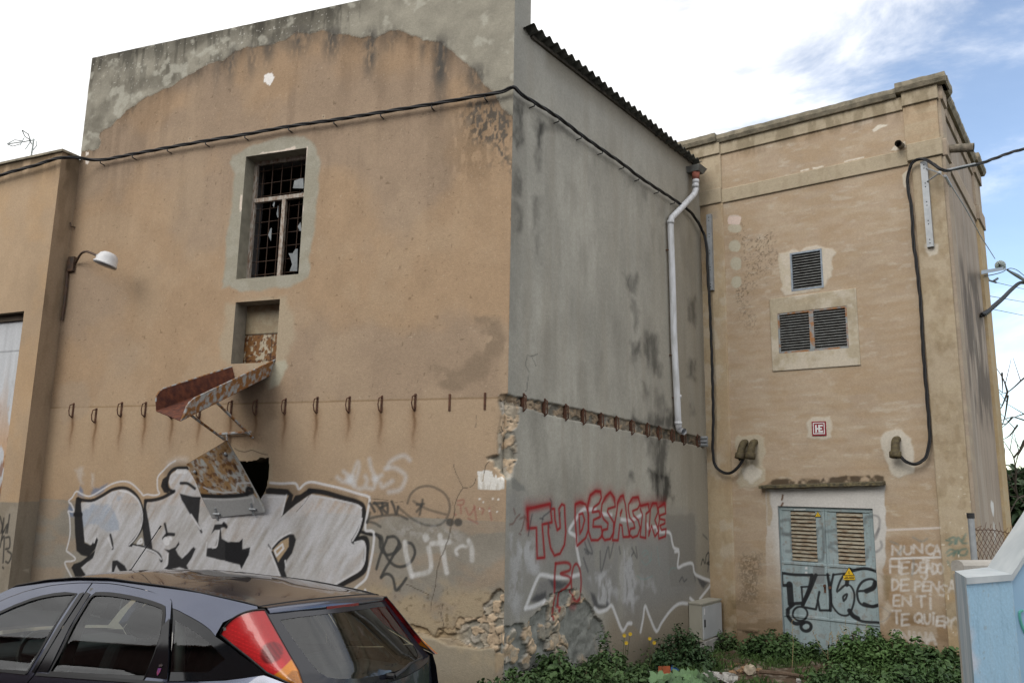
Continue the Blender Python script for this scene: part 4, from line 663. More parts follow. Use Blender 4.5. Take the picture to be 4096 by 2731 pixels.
# ============================================================ SUBSTATION TOWER (front C, side D)
TAN=np.array([.366,.288,.212])
tw=empty('substation_tower',C.P(1.9,-2.5),'tan rendered tower with cornice, louvres and blue-grey double doors','building')
def paintC(p,base=TAN,trim=0):
    U,Z=p.U,p.Z; n=fbm(U*1.3,Z*1.3,111,5); n2=fbm(U*2.5,Z*9,112,5); n3=fbm(U*20,Z*24,113,3)
    p.rgb[:]=np.asarray(base)*(.86+.28*n)[:,None]*(.94+.12*n3)[:,None]
    if trim==0:
        p.mix(ss(.42,.66,n2)*.45,(.42,.345,.255)); p.mix(ss(.45,.68,fbm(U*3,Z*8,114,5))*.45,(.33,.24,.15)); p.mix(ss(.60,.76,fbm(U*5,Z*17,115,5))*.42,(.47,.42,.35))
        p.mix(ss(.45,.7,fbm(U*1.6,Z*2.2,116))*.45,(.36,.268,.178))
        band=(.5+.5*np.sin(Z*46+3*fbm(U*2,Z*2,117)))*ss(.35,.6,fbm(U*1.5,Z*2,118))*ss(-.5,.5,Z)*ss(4.9,4.0,Z); p.mix(band*.16,(.47,.40,.32))
    else:
        p.mix(ss(.5,.7,n2)*.4,(.42,.36,.26)); p.mul(ss(.5,.7,fbm(U*12,Z*4,119,4)),(.85,.83,.8),.6)
    # weathering
    p.mul(ss(-1.2,-2.4,Z)*(.6+.5*n),(.56,.53,.48),.75); p.mul(ss(-1.4,-1.9,Z)*ss(.45,.6,n2),(.6,.56,.5),.6); p.mul(ss(5.62,5.86,Z)*ss(.4,.6,fbm(U*10,Z*3,120,4)),(.6,.58,.53),.7)
    def dk(f,q,k=.8,soft=.06,wp=.12,th=(.45,.6)): p.mul(p.poly(p.px(f,q),soft,wp,5)*ss(th[0],th[1],fbm(U*48,Z*44,121,4)),(.25,.24,.22),k)
    if trim==0:
        for q in ([(0,960),(60,1040),(120,1080),(250,1150),(260,1300),(150,1420),(30,1560),(0,1500)],[(20,1120),(130,1110),(230,1150),(100,1200)]): dk(z8,q,.5,.12,.25,(.56,.66))
        dk(z10,[(500,240),(600,250),(600,540),(520,520)],0.45,.10,.15,(.54,.64)); dk(z12,[(140,0),(200,0)],.1) if 0 else None
        wp=(.52,.475,.405)
        for q in ([(310,170),(370,150),(440,120),(520,140),(590,85),(680,80),(760,110),(850,120),(890,170),(860,270),(850,400),(800,440),(790,520),(700,560),(600,570),(440,600),(380,610),(320,560),(340,450),(310,330),(300,260)],): m=p.P(z11,q,wp,.85,.02,.05,7); p.mix(m*ss(.5,.65,fbm(U*9,Z*9,122,4))*.7,(.45,.40,.31)); p.h+=m*.006
        for cx,cy,ry,c in ((883,850,45,(.52,.45,.40)),(883,950,50,(.44,.41,.33)),(885,1130,62,(.43,.41,.33)),(900,1315,68,(.43,.41,.33)),(905,1510,64,(.43,.41,.33))):
            t=np.linspace(0,2*math.pi,14,endpoint=False); p.P(z9,[(cx+(60 if cy>1000 else 70)*math.cos(a),cy+ry*math.sin(a)) for a in t],c,.85,.012,.03,9)
        p.P(z9,[(805,870),(830,825),(880,832),(950,825),(958,850),(945,905),(815,905)],(.58,.47,.42),.95,.006,.02)
        for q,c in (([(230,300),(260,240),(350,230),(470,220),(545,260),(545,420),(500,540),(545,600),(550,700),(480,760),(290,790),(245,720),(270,620),(330,540),(250,420)],(.43,.385,.30)),([(310,580),(420,540),(510,600),(505,680),(390,740),(320,700)],(.56,.53,.47)),([(1740,280),(1790,220),(1900,160),(1990,200),(2080,280),(2110,420),(2110,560),(2090,630),(1960,680),(1880,640),(1850,540),(1800,450)],(.52,.49,.43)),([(1040,40),(1230,40),(1245,130),(1240,260),(1060,280),(995,250),(995,100)],(.50,.46,.39))): m=p.P(z26,q,c,.85,.02,.04,7); p.h+=m*.005
        m=p.poly(p.px(z26,[(560,800),(1800,760),(1800,830),(1810,1200),(1790,1700),(1830,2000),(560,2200),(565,1200)]),.01,.03,6)
        wh=np.array([.50,.49,.475])*(.85+.3*fbm(U*4,Z*3,123,4))[:,None]; k=m*np.clip(ss(-1.6,-.6,Z+.25*fbm(U*3,Z*3,124)-.1)*.95+.15,0,1)*np.clip(1-.55*ss(1.14,1.02,U)*ss(-.3,-.9,Z),.2,1); p.rgb=p.rgb*(1-k[:,None])+wh*k[:,None]
        p.P(z26,[(565,810),(600,830),(605,960),(640,1050),(630,1120),(600,1180),(570,1180)],(.36,.29,.20),.8,.02,.03)
        for q in ([(735,860),(730,890),(725,910)],[(735,945),(720,970)]): p.S(z26,q,.03,(.12,.06,.03),.9,.006)
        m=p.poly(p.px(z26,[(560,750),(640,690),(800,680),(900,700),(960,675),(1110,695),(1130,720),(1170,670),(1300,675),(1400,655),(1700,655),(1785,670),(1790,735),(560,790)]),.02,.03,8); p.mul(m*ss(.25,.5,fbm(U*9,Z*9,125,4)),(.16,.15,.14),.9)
        dk(z6,[(110,630),(240,640),(250,760),(230,990),(100,990),(90,760)],.55,.10,.12,(.3,.55)); dk(z6,[(80,1190),(240,1190),(240,1215),(160,1215)],.9,.02,.02,(.2,.4)); p.P(z6,[(1110,790),(1190,800),(1180,900),(1160,1000),(1130,980),(1115,880)],(.22,.17,.10),.7,.03,.05)
        p.mul(p.poly(p.px(z6,[(1150,560),(1560,560),(1640,1250),(1130,1250)]),.1,.1)*.6*ss(.3,.55,fbm(U*3,Z*4,126)),(.72,.62,.5)); p.mix(p.poly(p.px(z6,[(1290,1190),(1330,1160),(1430,1165),(1500,1160),(1510,1230),(1420,1270),(1330,1250)]),.02,.05)*.7,(.36,.30,.23))
        for q in ([(1160,990),(1200,1040),(1120,1150),(1095,1120)],[(1600,1250),(1680,1180),(1690,1350),(1630,1350)]): p.P(z6,q,(.48,.44,.38),.6,.03,.06)
        for q in ([(940,385),(990,345),(1050,350),(1000,375),(950,398)],[(745,600),(880,570),(880,578),(750,608)],[(440,665),(500,650),(505,660),(445,672)],[(525,645),(590,632),(600,640),(530,655)]): p.P(z8,q,(.62,.58,.5),.9,.006,.02,10)
        p.P(z8,[(1150,700),(1185,665),(1190,790),(1160,780)],(.52,.48,.40),.8,.01,.02); p.P(z8,[(1070,525),(1090,505),(1190,450),(1200,460),(1180,500),(1100,530)],(.58,.54,.46),.85,.01,.03)
    writing(p)
GLY={'N':[[(0,1),(0,0),(1,1),(1,0)]],'U':[[(0,0),(0,.7),(.3,1),(.7,1),(1,.7),(1,0)]],'C':[[(1,.15),(.6,0),(.15,.2),(0,.5),(.15,.85),(.6,1),(1,.85)]],'A':[[(0,1),(.45,0),(1,1)],[(.2,.62),(.82,.62)]],'H':[[(0,0),(0,1)],[(1,0),(1,1)],[(0,.5),(1,.5)]],'E':[[(1,0),(.05,.02),(0,1),(1,.97)],[(0,.5),(.8,.48)]],'D':[[(0,0),(0,1),(.6,.9),(1,.5),(.6,.08),(0,0)]],'J':[[(.2,0),(1,0),(.7,.05),(.7,.85),(.4,1),(0,.85)]],'O':[[(.5,0),(.1,.2),(0,.5),(.1,.8),(.5,1),(.9,.8),(1,.5),(.9,.2),(.5,0)]],'P':[[(0,1),(0,0),(.7,.05),(1,.25),(.7,.5),(0,.55)]],'S':[[(1,.1),(.5,0),(.05,.2),(.5,.5),(.95,.75),(.5,1),(0,.9)]],'T':[[(0,.02),(1,0)],[(.5,0),(.55,1)]],'I':[[(.5,.25),(.5,1)],[(.45,0),(.55,.02)]],'Q':[[(.5,0),(.1,.2),(0,.5),(.1,.8),(.5,.95),(.9,.75),(1,.4),(.85,.1),(.5,0)],[(.6,.7),(1.05,1.05)]],'R':[[(0,1),(0,0),(.7,.05),(.95,.25),(.7,.48),(0,.52)],[(.4,.52),(1,1)]],
 'B':[[(0,0),(0,1),(.7,.95),(1,.75),(.7,.5),(0,.48)],[(0,0),(.6,.02),(.9,.22),(.7,.48)]],'L':[[(0,0),(0,1),(1,1)]],'G':[[(1,.15),(.6,0),(.15,.2),(0,.5),(.15,.85),(.6,1),(1,.85),(1,.55),(.6,.55)]],'M':[[(0,1),(.1,0),(.5,.6),(.9,0),(1,1)]],'K':[[(0,0),(0,1)],[(.9,0),(.05,.5),(1,1)]],'V':[[(0,0),(.5,1),(1,0)]]}
WR=[('N',1192,590,1250,655),('U',1275,592,1330,650),('N',1347,580,1405,640),('C',1430,580,1482,650),('A',1485,585,1535,655),('H',1178,690,1240,780),('E',1255,705,1308,790),('D',1335,715,1382,790),('E',1390,708,1425,780),('J',1400,690,1452,830),('A',1430,712,1472,772),('D',1478,715,1515,790),('O',1512,715,1556,790),('D',1192,825,1242,905),('E',1256,830,1310,910),('P',1356,845,1400,915),('E',1412,845,1456,915),('N',1468,850,1522,920),('S',1532,868,1582,948),('A',1595,835,1650,925),('E',1200,940,1247,1017),('N',1267,950,1325,1015),('T',1365,950,1430,1027),('I',1445,940,1482,1042),('T',1192,1050,1252,1142),('E',1260,1075,1310,1155),('Q',1350,1070,1404,1140),('U',1420,1080,1460,1148),('I',1470,1070,1500,1148),('E',1510,1095,1558,1160),('R',1565,1100,1602,1172),('O',1612,1100,1680,1225),('E',1203,1190,1240,1270),('N',1257,1203,1310,1272),('A',1330,1205,1370,1280),('N',1386,1212,1430,1280),('A',1440,1215,1500,1290)]
def writing(p):
    wc=(.60,.59,.585)
    for g,x0,y0,x1,y1 in WR:
        for q in GLY[g]: p.S(z6,[(x0+(x1-x0)*a,y0+(y1-y0)*b) for a,b in q],.030 if y0<1180 else .04,wc,.68 if y0<1180 else .45,.010,False,warp=.012,tex=np.clip(.55+1.1*(fbm(p.U*30,p.Z*30,777,3)-.25),.3,1))
    p.S(z6,[(1185,682),(1300,678),(1535,672)],.03,wc,.85,.008); p.S(z6,[(1158,478),(1300,472),(1535,462)],.03,(.55,.5,.47),.85,.008); p.P(z6,[(1190,1180),(1240,1180),(1230,1240),(1195,1250)],wc,.5,.03,.03)
    tq=(.07,.17,.16)
    for q in ([(1580,550),(1620,560),(1600,580)],[(1600,540),(1640,530),(1640,575)],[(1650,575),(1665,530),(1690,560),(1720,505),(1690,565),(1730,570)],[(1580,640),(1610,615),(1640,630),(1590,660)],[(1630,660),(1660,620),(1665,655)],[(1720,610),(1680,620),(1670,650),(1715,655),(1730,625)],[(1590,700),(1610,740),(1625,700)],[(1615,760),(1620,820)]): p.S(z6,q,.028,tq,.65,.01)
    for q in ([(1230,650),(1270,600)],[(1340,530),(1400,560),(1440,540)],[(1180,560),(1230,580)],[(1330,800),(1345,740),(1340,690)]): p.S(z6,q,.03,(.14,.19,.21),.4,.014)
    if hasattr(p,'door'): return
    p.S(z6,[(985,420),(1040,375),(1095,390),(1095,470),(1050,540)],.035,(.09,.09,.10),.5,.012); p.S(z6,[(1095,470),(1070,540),(1020,560),(1015,600),(1070,635),(1115,600),(1110,560)],.035,(.09,.09,.10),.5,.012); p.S(z6,[(1000,1010),(1100,1020),(1165,1060),(1175,1080),(1130,1125),(1040,1140)],.015,(.2,.2,.2),.5,.006)
DOOR=(1.145,2.555,-2.50,-.235); V1=(1.525,2.035,3.20,3.845); V2=(1.28,2.365,2.19,2.86)
panel('front_wall',tw,C,lines(.0,3.84,.013,[*DOOR[:2],*V1[:2],*V2[:2]]),lines(-2.9,6.05,.013,[*DOOR[2:],*V1[2:],*V2[2:]]),paintC,0,.3,[DOOR,V1,V2],sides=False)
def pan(name,u0,u1,z0,z1,off,dep,base=TAN*.96,pl=C,trim=1,par=tw,holes=()): return panel(name,par,pl,lines(u0,u1,.014,[h for q in holes for h in q[:2]]),lines(z0,z1,.014,[h for q in holes for h in q[2:]]),lambda p:paintC(p,base,trim),off,dep,holes)
PC=np.array([.365,.31,.225])
def paintPL(p):
    paintC(p,(.40,.32,.215),1); U,Z=p.U,p.Z; p.mix(ss(.45,.65,fbm(U*5,Z*5,131,5))*.6,(.47,.41,.33)); p.mix(ss(.5,.65,fbm(U*3,Z*2,132))*.5,(.36,.26,.16)); p.mul(ss(4.7,5.1,Z)*ss(5.5,5.2,Z)*ss(.25,.0,U)*ss(.2,.5,fbm(U*14,Z*10,133)+.1),(.25,.24,.22),.85)
    p.P(z9,[(585,870),(600,790),(680,770),(720,780),(715,850),(690,860),(610,850)],(.33,.27,.2),.8,.02,.03); p.mul(ss(-1.2,-2,Z),(.75,.7,.62),.8)
panel('pilaster',tw,C,lines(-.02,.41,.014),lines(-2.9,4.94,.014),paintPL,.045,.1)
def paintPR(p):
    paintC(p,(.36,.295,.208),1); U,Z=p.U,p.Z; p.mix(ss(.42,.65,fbm(U*4,Z*3,134,5))*.5,(.41,.345,.26)); p.mul(ss(.48,.62,fbm(U*9,Z*6,1340,5))*.6,(.8,.76,.7)); p.mix(ss(.4,.6,fbm(U*3,Z*3,139))*ss(0,-1.5,Z)*.6,(.37,.265,.15)); p.mix(ss(.93,.96,vn(U*30,Z*30,135))*ss(1,-1,Z),(.62,.58,.5),.9)
    p.P(z8,[(1310,1190),(1340,1165),(1400,1190),(1400,1250),(1350,1270),(1320,1240)],(.54,.5,.43),.8,.02,.03)
panel('pilaster',tw,C,lines(3.43,3.84,.014),lines(-2.9,4.97,.014),paintPR,.045,.06)
# bands and cornice on the front
pan('band',.40,3.38,4.945,5.19,.028,.1,PC); pan('band',-.02,.395,4.95,5.215,.075,.12,PC); pan('band',3.385,3.865,4.985,5.25,.075,.12,PC)
pan('upper_pier',-.3,.40,5.215,5.87,.042,.1,(.38,.31,.22)); pan('upper_pier',3.37,3.84,5.25,5.885,.042,.1,(.385,.295,.20))
pan('frieze',.40,3.36,5.85,6.06,.03,.1,PC); pan('frieze',-.33,.395,5.86,6.08,.075,.12,PC); pan('frieze',3.365,3.865,5.885,6.11,.075,.12,PC)
def cop(name,u0,u1,z0,z1,off,pl=C,dep=.25):
    m=MB(); us=np.linspace(u0,u1,int((u1-u0)/.05)+2); jz=.010*(fbm(us*9,us*0,136)-.5)*2; jo=.012*(fbm(us*11,us*0,137)-.5)*2; n=len(us); v=[]
    for o,z,k in ((off-.035,z0,0),(off,z0+(z1-z0)*.45,1),(off,z1,1),(-dep,z1,0),(-dep,z0,0)): v.append(pl.P(us,z+jz*(z>z0),o+jo*k))
    f=[(r*n+i,r*n+i+1,((r+1)%5)*n+i+1,((r+1)%5)*n+i) for r in range(5) for i in range(n-1)]+[tuple(r*n for r in range(5))[::-1],tuple(r*n+n-1 for r in range(5))]
    return mk(name,np.concatenate(v),f,M_STONE,tw)
cop('coping',.36,3.29,6.06,6.195,.11); cop('coping',-.37,.355,6.08,6.22,.16); cop('coping',3.295,3.99,6.11,6.245,.16)
# ---- side wall D
def paintD(p):
    U,Z=p.U,p.Z; n=fbm(U*2,Z*1,141,5); st=fbm(U*7,Z*.7,142,4); p.rgb[:]=np.array([.33,.275,.225])*(.82+.32*n)[:,None]; p.mix(ss(.45,.7,st)*.5,(.40,.36,.31)); p.mul(ss(4.6,3.2,np.abs(Z-2.4)*3+0)*ss(.38,.6,fbm(U*4,Z*1.6,143,5))*ss(.6,1.2,U),(.38,.38,.39),.85)
    p.mul(ss(.5,.7,fbm(U*9,Z*1.4,144,4)),(.75,.74,.74),.6); p.P(zp,[(570,340),(605,380),(615,480),(605,590),(585,520),(565,420)],(.62,.62,.62),.95,.01,.02); p.P(zp,[(600,650),(630,700),(645,900),(620,960),(600,760)],(.52,.52,.5),.7,.02,.03)
def paintDp(p): paintC(p,(.40,.315,.20),1)
panel('side_wall',tw,D,lines(0,4.0,.03),lines(-2.9,6.05,.02),paintD,0,.3,sides=False)
def pd(name,u0,u1,z0,z1,off,dep,base=(.38,.31,.24)): panel(name,tw,D,lines(u0,u1,.025),lines(z0,z1,.02),lambda p:paintC(p,base,1),off,dep)
pd('pilaster',.004,.42,-2.9,4.97,.045,.1,(.34,.28,.22)); pd('pilaster',3.5,4.33,-2.9,4.97,.045,.1,(.42,.32,.19)); pd('band',.43,3.5,4.95,5.19,.028,.1); pd('band',.004,.42,4.985,5.25,.075,.12); pd('band',3.5,4.36,4.985,5.25,.075,.12)
pd('frieze',.42,3.5,5.85,6.06,.03,.1); pd('frieze',.004,.415,5.885,6.11,.075,.12); pd('frieze',3.5,4.36,5.885,6.11,.075,.12); pd('upper_pier',.004,.41,5.25,5.885,.042,.1); pd('upper_pier',3.5,4.33,5.25,5.885,.042,.1)
cop('coping',.50,3.45,6.06,6.195,.11,D); cop('coping',.0,.495,6.11,6.245,.16,D,.2); cop('coping',3.455,4.45,6.11,6.245,.16,D)
m=MB(); q=[C.P(-.3,0,0),C.P(3.84,0,0),D.P(4.33,0,0),C.P(-.3,0,0)-C.n*4.33]
m.add([x+[0,0,6.0] for x in q],[(0,1,2,3)]); m.add([q[2]+[0,0,-2.9],q[3]+[0,0,-2.9],q[3]+[0,0,6.1],q[2]+[0,0,6.1]],[(0,1,2,3)]); m.add([q[3]+[0,0,-2.9],q[0]+[0,0,-2.9],q[0]+[0,0,6.1],q[3]+[0,0,6.1]],[(0,1,2,3)]); m.build('flat_roof',mat('rear_render'),tw)
# ---- louvres
fr_=panel('vent_surround',tw,C,lines(1.16,2.515,.013,V2[:2]),lines(1.91,3.12,.013,V2[2:]),lambda p:(paintC(p,(.385,.335,.25),1),p.mix(ss(.42,.66,fbm(p.U*5,p.Z*5,138,5)),(.50,.455,.385),.75)),.018,.05,[V2])
LV=mat('grey_louvre_steel',(.24,.25,.25),(.15,.15,.145),14,.55,.2); LF=mat('blue_grey_frame',(.24,.29,.35),(.17,.20,.24),14,.5); LR=mat('rust_stained_frame',(.22,.24,.25),(.28,.13,.05),10,.7,lo=.4,hi=.6)
def louvre(r,n,fm,name='louvre_vent',mid=None):
    u0,u1,a,b=r; t=.028; m=MB(); m.box(C,u0,u0+t,a,b,-.05,.012); m.box(C,u1-t,u1,a,b,-.05,.012); m.box(C,u0+t,u1-t,a,a+t,-.05,.010); m.box(C,u0+t,u1-t,b-t,b,-.05,.010)
    if mid: m.box(C,mid-.035,mid+.035,a+t,b-t,-.05,.014)
    o=m.build(name,fm,tw); s=MB(); h=(b-a-2*t)/n
    for i in range(n):
        z=a+t+h*(i+.5); dy=.012*math.sin(i*2.7) if n>12 else 0
        s.add([C.P(u0+t,z-h*.42,.004),C.P(u1-t,z-h*.42+dy*0,.004),C.P(u1-t,z+h*.34,-.045),C.P(u0+t,z+h*.34,-.045),C.P(u0+t,z-h*.50,.002),C.P(u1-t,z-h*.50,.002),C.P(u1-t,z+h*.26,-.050),C.P(u0+t,z+h*.26,-.050)],[(0,1,2,3),(7,6,5,4),(4,5,1,0)])
    s.build('louvre_blades',LV,o); k=MB(); k.box(C,u0,u1,a,b,-.30,-.10); k.build('dark_void',M_DARK,o); return o
louvre(V1,13,LF); louvre(V2,14,LR,mid=1.815)
# ---- double doors
DF=mat('blue_grey_door_steel',(.20,.25,.27),(.16,.20,.215),12,.55,.0,.05,40)
def paint_leaf(p):
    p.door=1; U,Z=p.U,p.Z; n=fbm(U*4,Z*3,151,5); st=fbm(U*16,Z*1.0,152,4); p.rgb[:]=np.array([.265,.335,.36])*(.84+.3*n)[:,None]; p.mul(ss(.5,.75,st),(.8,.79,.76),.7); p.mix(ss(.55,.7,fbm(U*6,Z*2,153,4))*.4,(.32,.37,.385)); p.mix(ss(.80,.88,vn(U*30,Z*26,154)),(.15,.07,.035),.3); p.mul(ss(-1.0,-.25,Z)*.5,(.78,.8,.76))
    p.mix(ss(.66,.74,fbm(U*11,Z*11,155,5)),(.20,.14,.09),.3)
    gy=(.075,.08,.085)
    for q in ([(395,415),(440,405),(465,425),(465,500),(410,500),(395,470)],[(465,500),(470,620),(430,630)],[(400,510),(470,520)],[(640,540),(650,480),(690,465),(700,520),(690,680),(650,690)],[(720,490),(790,480)],[(735,600),(760,575),(800,580),(810,640),(740,600)],[(820,690),(880,710),(960,700),(1000,680),(1010,620)],[(520,510),(580,480),(630,520)],[(985,430),(1000,390),(1060,380)],[(830,560),(960,540)],[(470,690),(640,690)],[(820,470),(970,480)]): p.S(z6,q,.05,gy,.5,.018)
    p.P(z6,[(620,735),(700,735),(702,860),(640,865),(618,800)],(.17,.185,.195),.8,.01); p.P(z6,[(485,328),(568,328),(568,337),(485,337)],(.5,.52,.52),.9,.004); 
    for y in (750,785): p.P(z6,[(563,y-8),(578,y-8),(580,y+8),(563,y+8)],(.6,.6,.62),.9,.008)
    bk=(.010,.011,.014)
    def K(q,wd=.032,sm=True): p.S(z6,q,wd,bk,.97,.007,sm)
    K([(400,785),(480,797),(610,800)],.045); K([(402,872),(455,876)],.05); K([(402,790),(404,870)],.03); K([(452,868),(462,1005)],.10,False); K([(535,885),(598,882)],.03); K([(538,885),(545,990)],.03); K([(612,800),(596,885),(548,1005)],.055); K([(460,1005),(550,1000)],.05)
    K([(640,800),(600,900),(545,1015)],.055); K([(560,1030),(640,1045),(655,985),(668,1052),(745,1052)],.035,False); K([(665,920),(652,985)],.035); K([(650,800),(740,800)],.02); K([(725,795),(745,930),(745,1052)],.045); K([(765,795),(745,900),(748,1000)],.035)
    K([(765,798),(840,790),(870,800)],.03); K([(845,790),(810,850),(790,915),(810,905),(850,872),(890,880),(915,940),(905,1020),(870,1085),(810,1080),(765,1030),(745,980)],.03); K([(885,760),(868,820),(860,870)],.06); K([(838,985),(835,955),(862,935),(855,965),(838,985)],.03); K([(880,775),(990,752),(1075,775)],.045)
    K([(940,915),(1000,910),(1055,890),(1068,850),(1030,828),(970,850),(935,915),(950,995),(1010,1025),(1095,1015)],.035); K([(1000,915),(1050,890),(1065,855)],.07); K([(985,1005),(1040,1025),(1085,1015)],.05); K([(880,1050),(895,1085),(970,1130),(1095,1140)],.04); K([(880,1055),(905,1090),(940,1110)],.07)
    t=np.linspace(0,6.5,20); K([(528+52*math.cos(a),1076+50*math.sin(a)) for a in t],.032); K([(570+36*math.cos(a),1168+32*math.sin(a)) for a in t],.05); K([(440,1050),(445,1100),(490,1145),(550,1140)],.06); K([(480,1010),(440,1045)],.05)
    ru=(.30,.20,.11)
dmid=1.845
for (u0,u1,lu0,lu1,mir) in ((DOOR[0]+.012,dmid,1.33,1.71,0),(dmid+.004,DOOR[1]-.012,2.02,2.40,1)):
    lf=panel('door_leaf',tw,C,lines(u0,u1,.008,[lu0,lu1]),lines(-2.47,-.26,.009,[-1.055,-.305]),paint_leaf,-.05,.04,[(lu0,lu1,-1.055,-.305)],material=M_MT)
    o0=-.05
    for (ra_,rb_,rc_,rd_) in ((u0,u1,-1.12,-1.075),(u0,u1,-1.905,-1.865),(u0,u0+.04,-1.075,-.30),(u1-.045,u1,-1.075,-.30),(u0,u1,-.30,-.26),(u0,u0+.035,-1.865,-1.12),(u1-.035,u1,-1.865,-1.12)): panel('door_rail',lf,C,lines(ra_,rb_,.009),lines(rc_,rd_,.009),paint_leaf,o0+.012,.012,material=M_MT)
    s=MB(); nb_=13; h=.75/nb_
    for i in range(nb_):
        z=-1.055+h*i+.004; s.hexa([C.P(lu0,z,-.03),C.P(lu1,z,-.03),C.P(lu1,z+h*.8,-.075),C.P(lu0,z+h*.8,-.075),C.P(lu0,z-.006,-.034),C.P(lu1,z-.006,-.034),C.P(lu1,z+h*.8-.006,-.085),C.P(lu0,z+h*.8-.006,-.085)])
    s.build('louvre_blades',mat('rust_bleached_louvre',(.30,.275,.215),(.19,.14,.095),11,.8,lo=.45,hi=.62,stretch=(1,1,3)),lf); k=MB(); k.box(C,lu0,lu1,-1.055,-.305,-.12,-.10); k.build('dark_void',M_DARK,lf)
    if mir:
        m=MB(); m.tube([C.P(1.875,-1.42,-.05),C.P(1.875,-1.42,-.02)],.022,10); m.build('lock',M_RUST,lf)
        def paint_sign(p):
            p.rgb[:]=(.60,.42,.02)
        ty,tr=(.62,.43,.02),(.015,.015,.015)
    else:
        m=MB(); m.tube([C.P(1.80,-1.40,-.05),C.P(1.80,-1.40,0.)],.02,8); m.box(C,1.785,1.815,-1.5,-1.38,-.05,-.035); m.build('lock',M_RUST,lf)
    # warning triangle
    def tri(px,lf,panel_=False):
        q=C.uv(z6(px),-.05); c=q.mean(0); d=-.034 if panel_ else -.034
        M_Y=mat('warning_yellow',(.66,.42,.015),(.58,.37,.015),6,.45); M_K=mat('sign_black',(.012,.012,.012),None,6,.5)
        sg=MB().prism(q[::-1] if (q[1]-q[0])[0]*(q[2]-q[0])[1]-(q[1]-q[0])[1]*(q[2]-q[0])[0]<0 else q,lambda x,y,o:C.P(x,y,o),d-.003,d).build('warning_sign',M_K,lf)
        iq=c+(q-c)*.82; 
        if (iq[1]-iq[0])[0]*(iq[2]-iq[0])[1]-(iq[1]-iq[0])[1]*(iq[2]-iq[0])[0]<0: iq=iq[::-1]
        mk2=MB().prism(iq,lambda x,y,o:C.P(x,y,o),d,d+.0015)
        h=q[:,1].max()-q[:,1].min(); b=[(-.03,.30),(.05,.30),(.0,.08),(.07,.08),(-.02,-.28),(-.01,-.05),(-.08,-.05)]; 
        if panel_:
            r=C.uv(z6([(846,832),(927,832),(926,802),(845,802)]),-.05); mk2.prism(r,lambda x,y,o:C.P(x,y,o),d-.003,d+.0012)
        y=mk2.build('sign_face',M_Y,lf); k=MB().prism([(c[0]+a*h*.8,c[1]+bb*h*.8-.05*h) for a,bb in b],lambda x,yy,o:C.P(x,yy,o),d+.0015,d+.003)
        if panel_:
            for j,(n_,yy) in enumerate(((13,811),(19,822))):
                for i in range(n_):
                    if (i,j) in ((4,0),(7,1),(10,1)): continue
                    x=852+ (68/n_)*i+ (6 if j==0 else 0); g=C.uv(z6([(x,yy)]),-.05)[0]; k.box(C,g[0],g[0]+.010,g[1]-.005,g[1]+.006,d+.0014,d+.0026)
        k.build('sign_symbol',M_K,lf)
    if mir: tri([(848,802),(884,740),(925,800)],lf,True)
    else: tri([(641,384),(662,345),(688,384)],lf)
m=MB(); u0,u1,a,b=DOOR; m.box(C,u0,u0+.012,a,b,-.1,-.03); m.box(C,u1-.012,u1,a,b,-.1,-.03); m.box(C,u0+.012,u1-.012,b-.022,b,-.1,-.03); m.build('door_frame',DF,tw)
reveal(C,(DOOR[0],DOOR[1],-2.5,DOOR[3]),.12,'door_reveal',tw,(.42,.41,.39))
k=MB(); k.box(C,u0,u1,a,b,-.4,-.13); k.build('dark_void',M_DARK,tw)
# canopy slab over the doors
us_=np.linspace(.90,2.755,60); jz=.018*(fbm(us_*7,us_*0,156)-.5)*2; tz=.03+(.11-.03)*(us_-.9)/1.85; n=len(us_); v=[C.P(us_,tz+jz*.5,.14+.02*(fbm(us_*12,us_*0,157)-.5)),C.P(us_,tz+.040+jz*.4,.145),C.P(us_,tz+.050,.10),C.P(us_,tz+.06,-.02),C.P(us_,tz,-.02)]
mk('door_canopy',np.concatenate(v),[(r*n+i,r*n+i+1,((r+1)%5)*n+i+1,((r+1)%5)*n+i) for r in range(5) for i in range(n-1)]+[(0,n,2*n,3*n,4*n),(5*n-1,4*n-1,3*n-1,2*n-1,n-1)],mat('lichen_slab',(.16,.135,.075),(.05,.045,.035),18,.95,0,.6,60),tw)
# drain spouts, cable elbows
def spout(pl,P0,P1,r):
    m=MB(); m.tube([P0,P1],r,14,False); m.tube([P1,P0],r*.8,14,False); k=14; o=m.build('drain_spout',mat('fibre_cement_pipe',(.22,.19,.15),(.10,.09,.07),12,.9,0,.3,50),tw,True); return o
s0=C.P(3.30,5.29,-.05); spout(C,s0,solve(C.P(3.30,5.29,0),*z8([(1120,478)])[0],C.n,dn),.052)
s0=D.hit(*rc([(550,1078)])[0]); spout(D,s0-D.n*.08,solve(s0,*rc([(925,1065)])[0],D.n,dn),.065)
mo=mat('mossy_brown_ceramic',(.055,.042,.024),(.105,.085,.042),22,.8,0,.4,60)
def elbow(cu,cz,tilt):
    m=MB(); pts=[C.P(cu+.01,cz+.05,-.04),C.P(cu+.008,cz+.05,.03),C.P(cu,cz+.02,.10),C.P(cu-tilt*.6,cz-.08,.15),C.P(cu-tilt,cz-.18,.17)]; sp_=smooth(pts,5); m.tube(sp_,np.linspace(.05,.062,len(sp_)),14)
    e=np.array(pts[-1]); d_=e-pts[-2]; d_/=np.linalg.norm(d_); m.tube([e-d_*.05,e-d_*.045,e+d_*.035,e+d_*.04],[.07,.082,.082,.076],16,True); return m.build('cable_entry',mo,tw,True)
elbow(.655,.72,.03); elbow(.815,.72,.02); elbow(2.95,.72,.0)
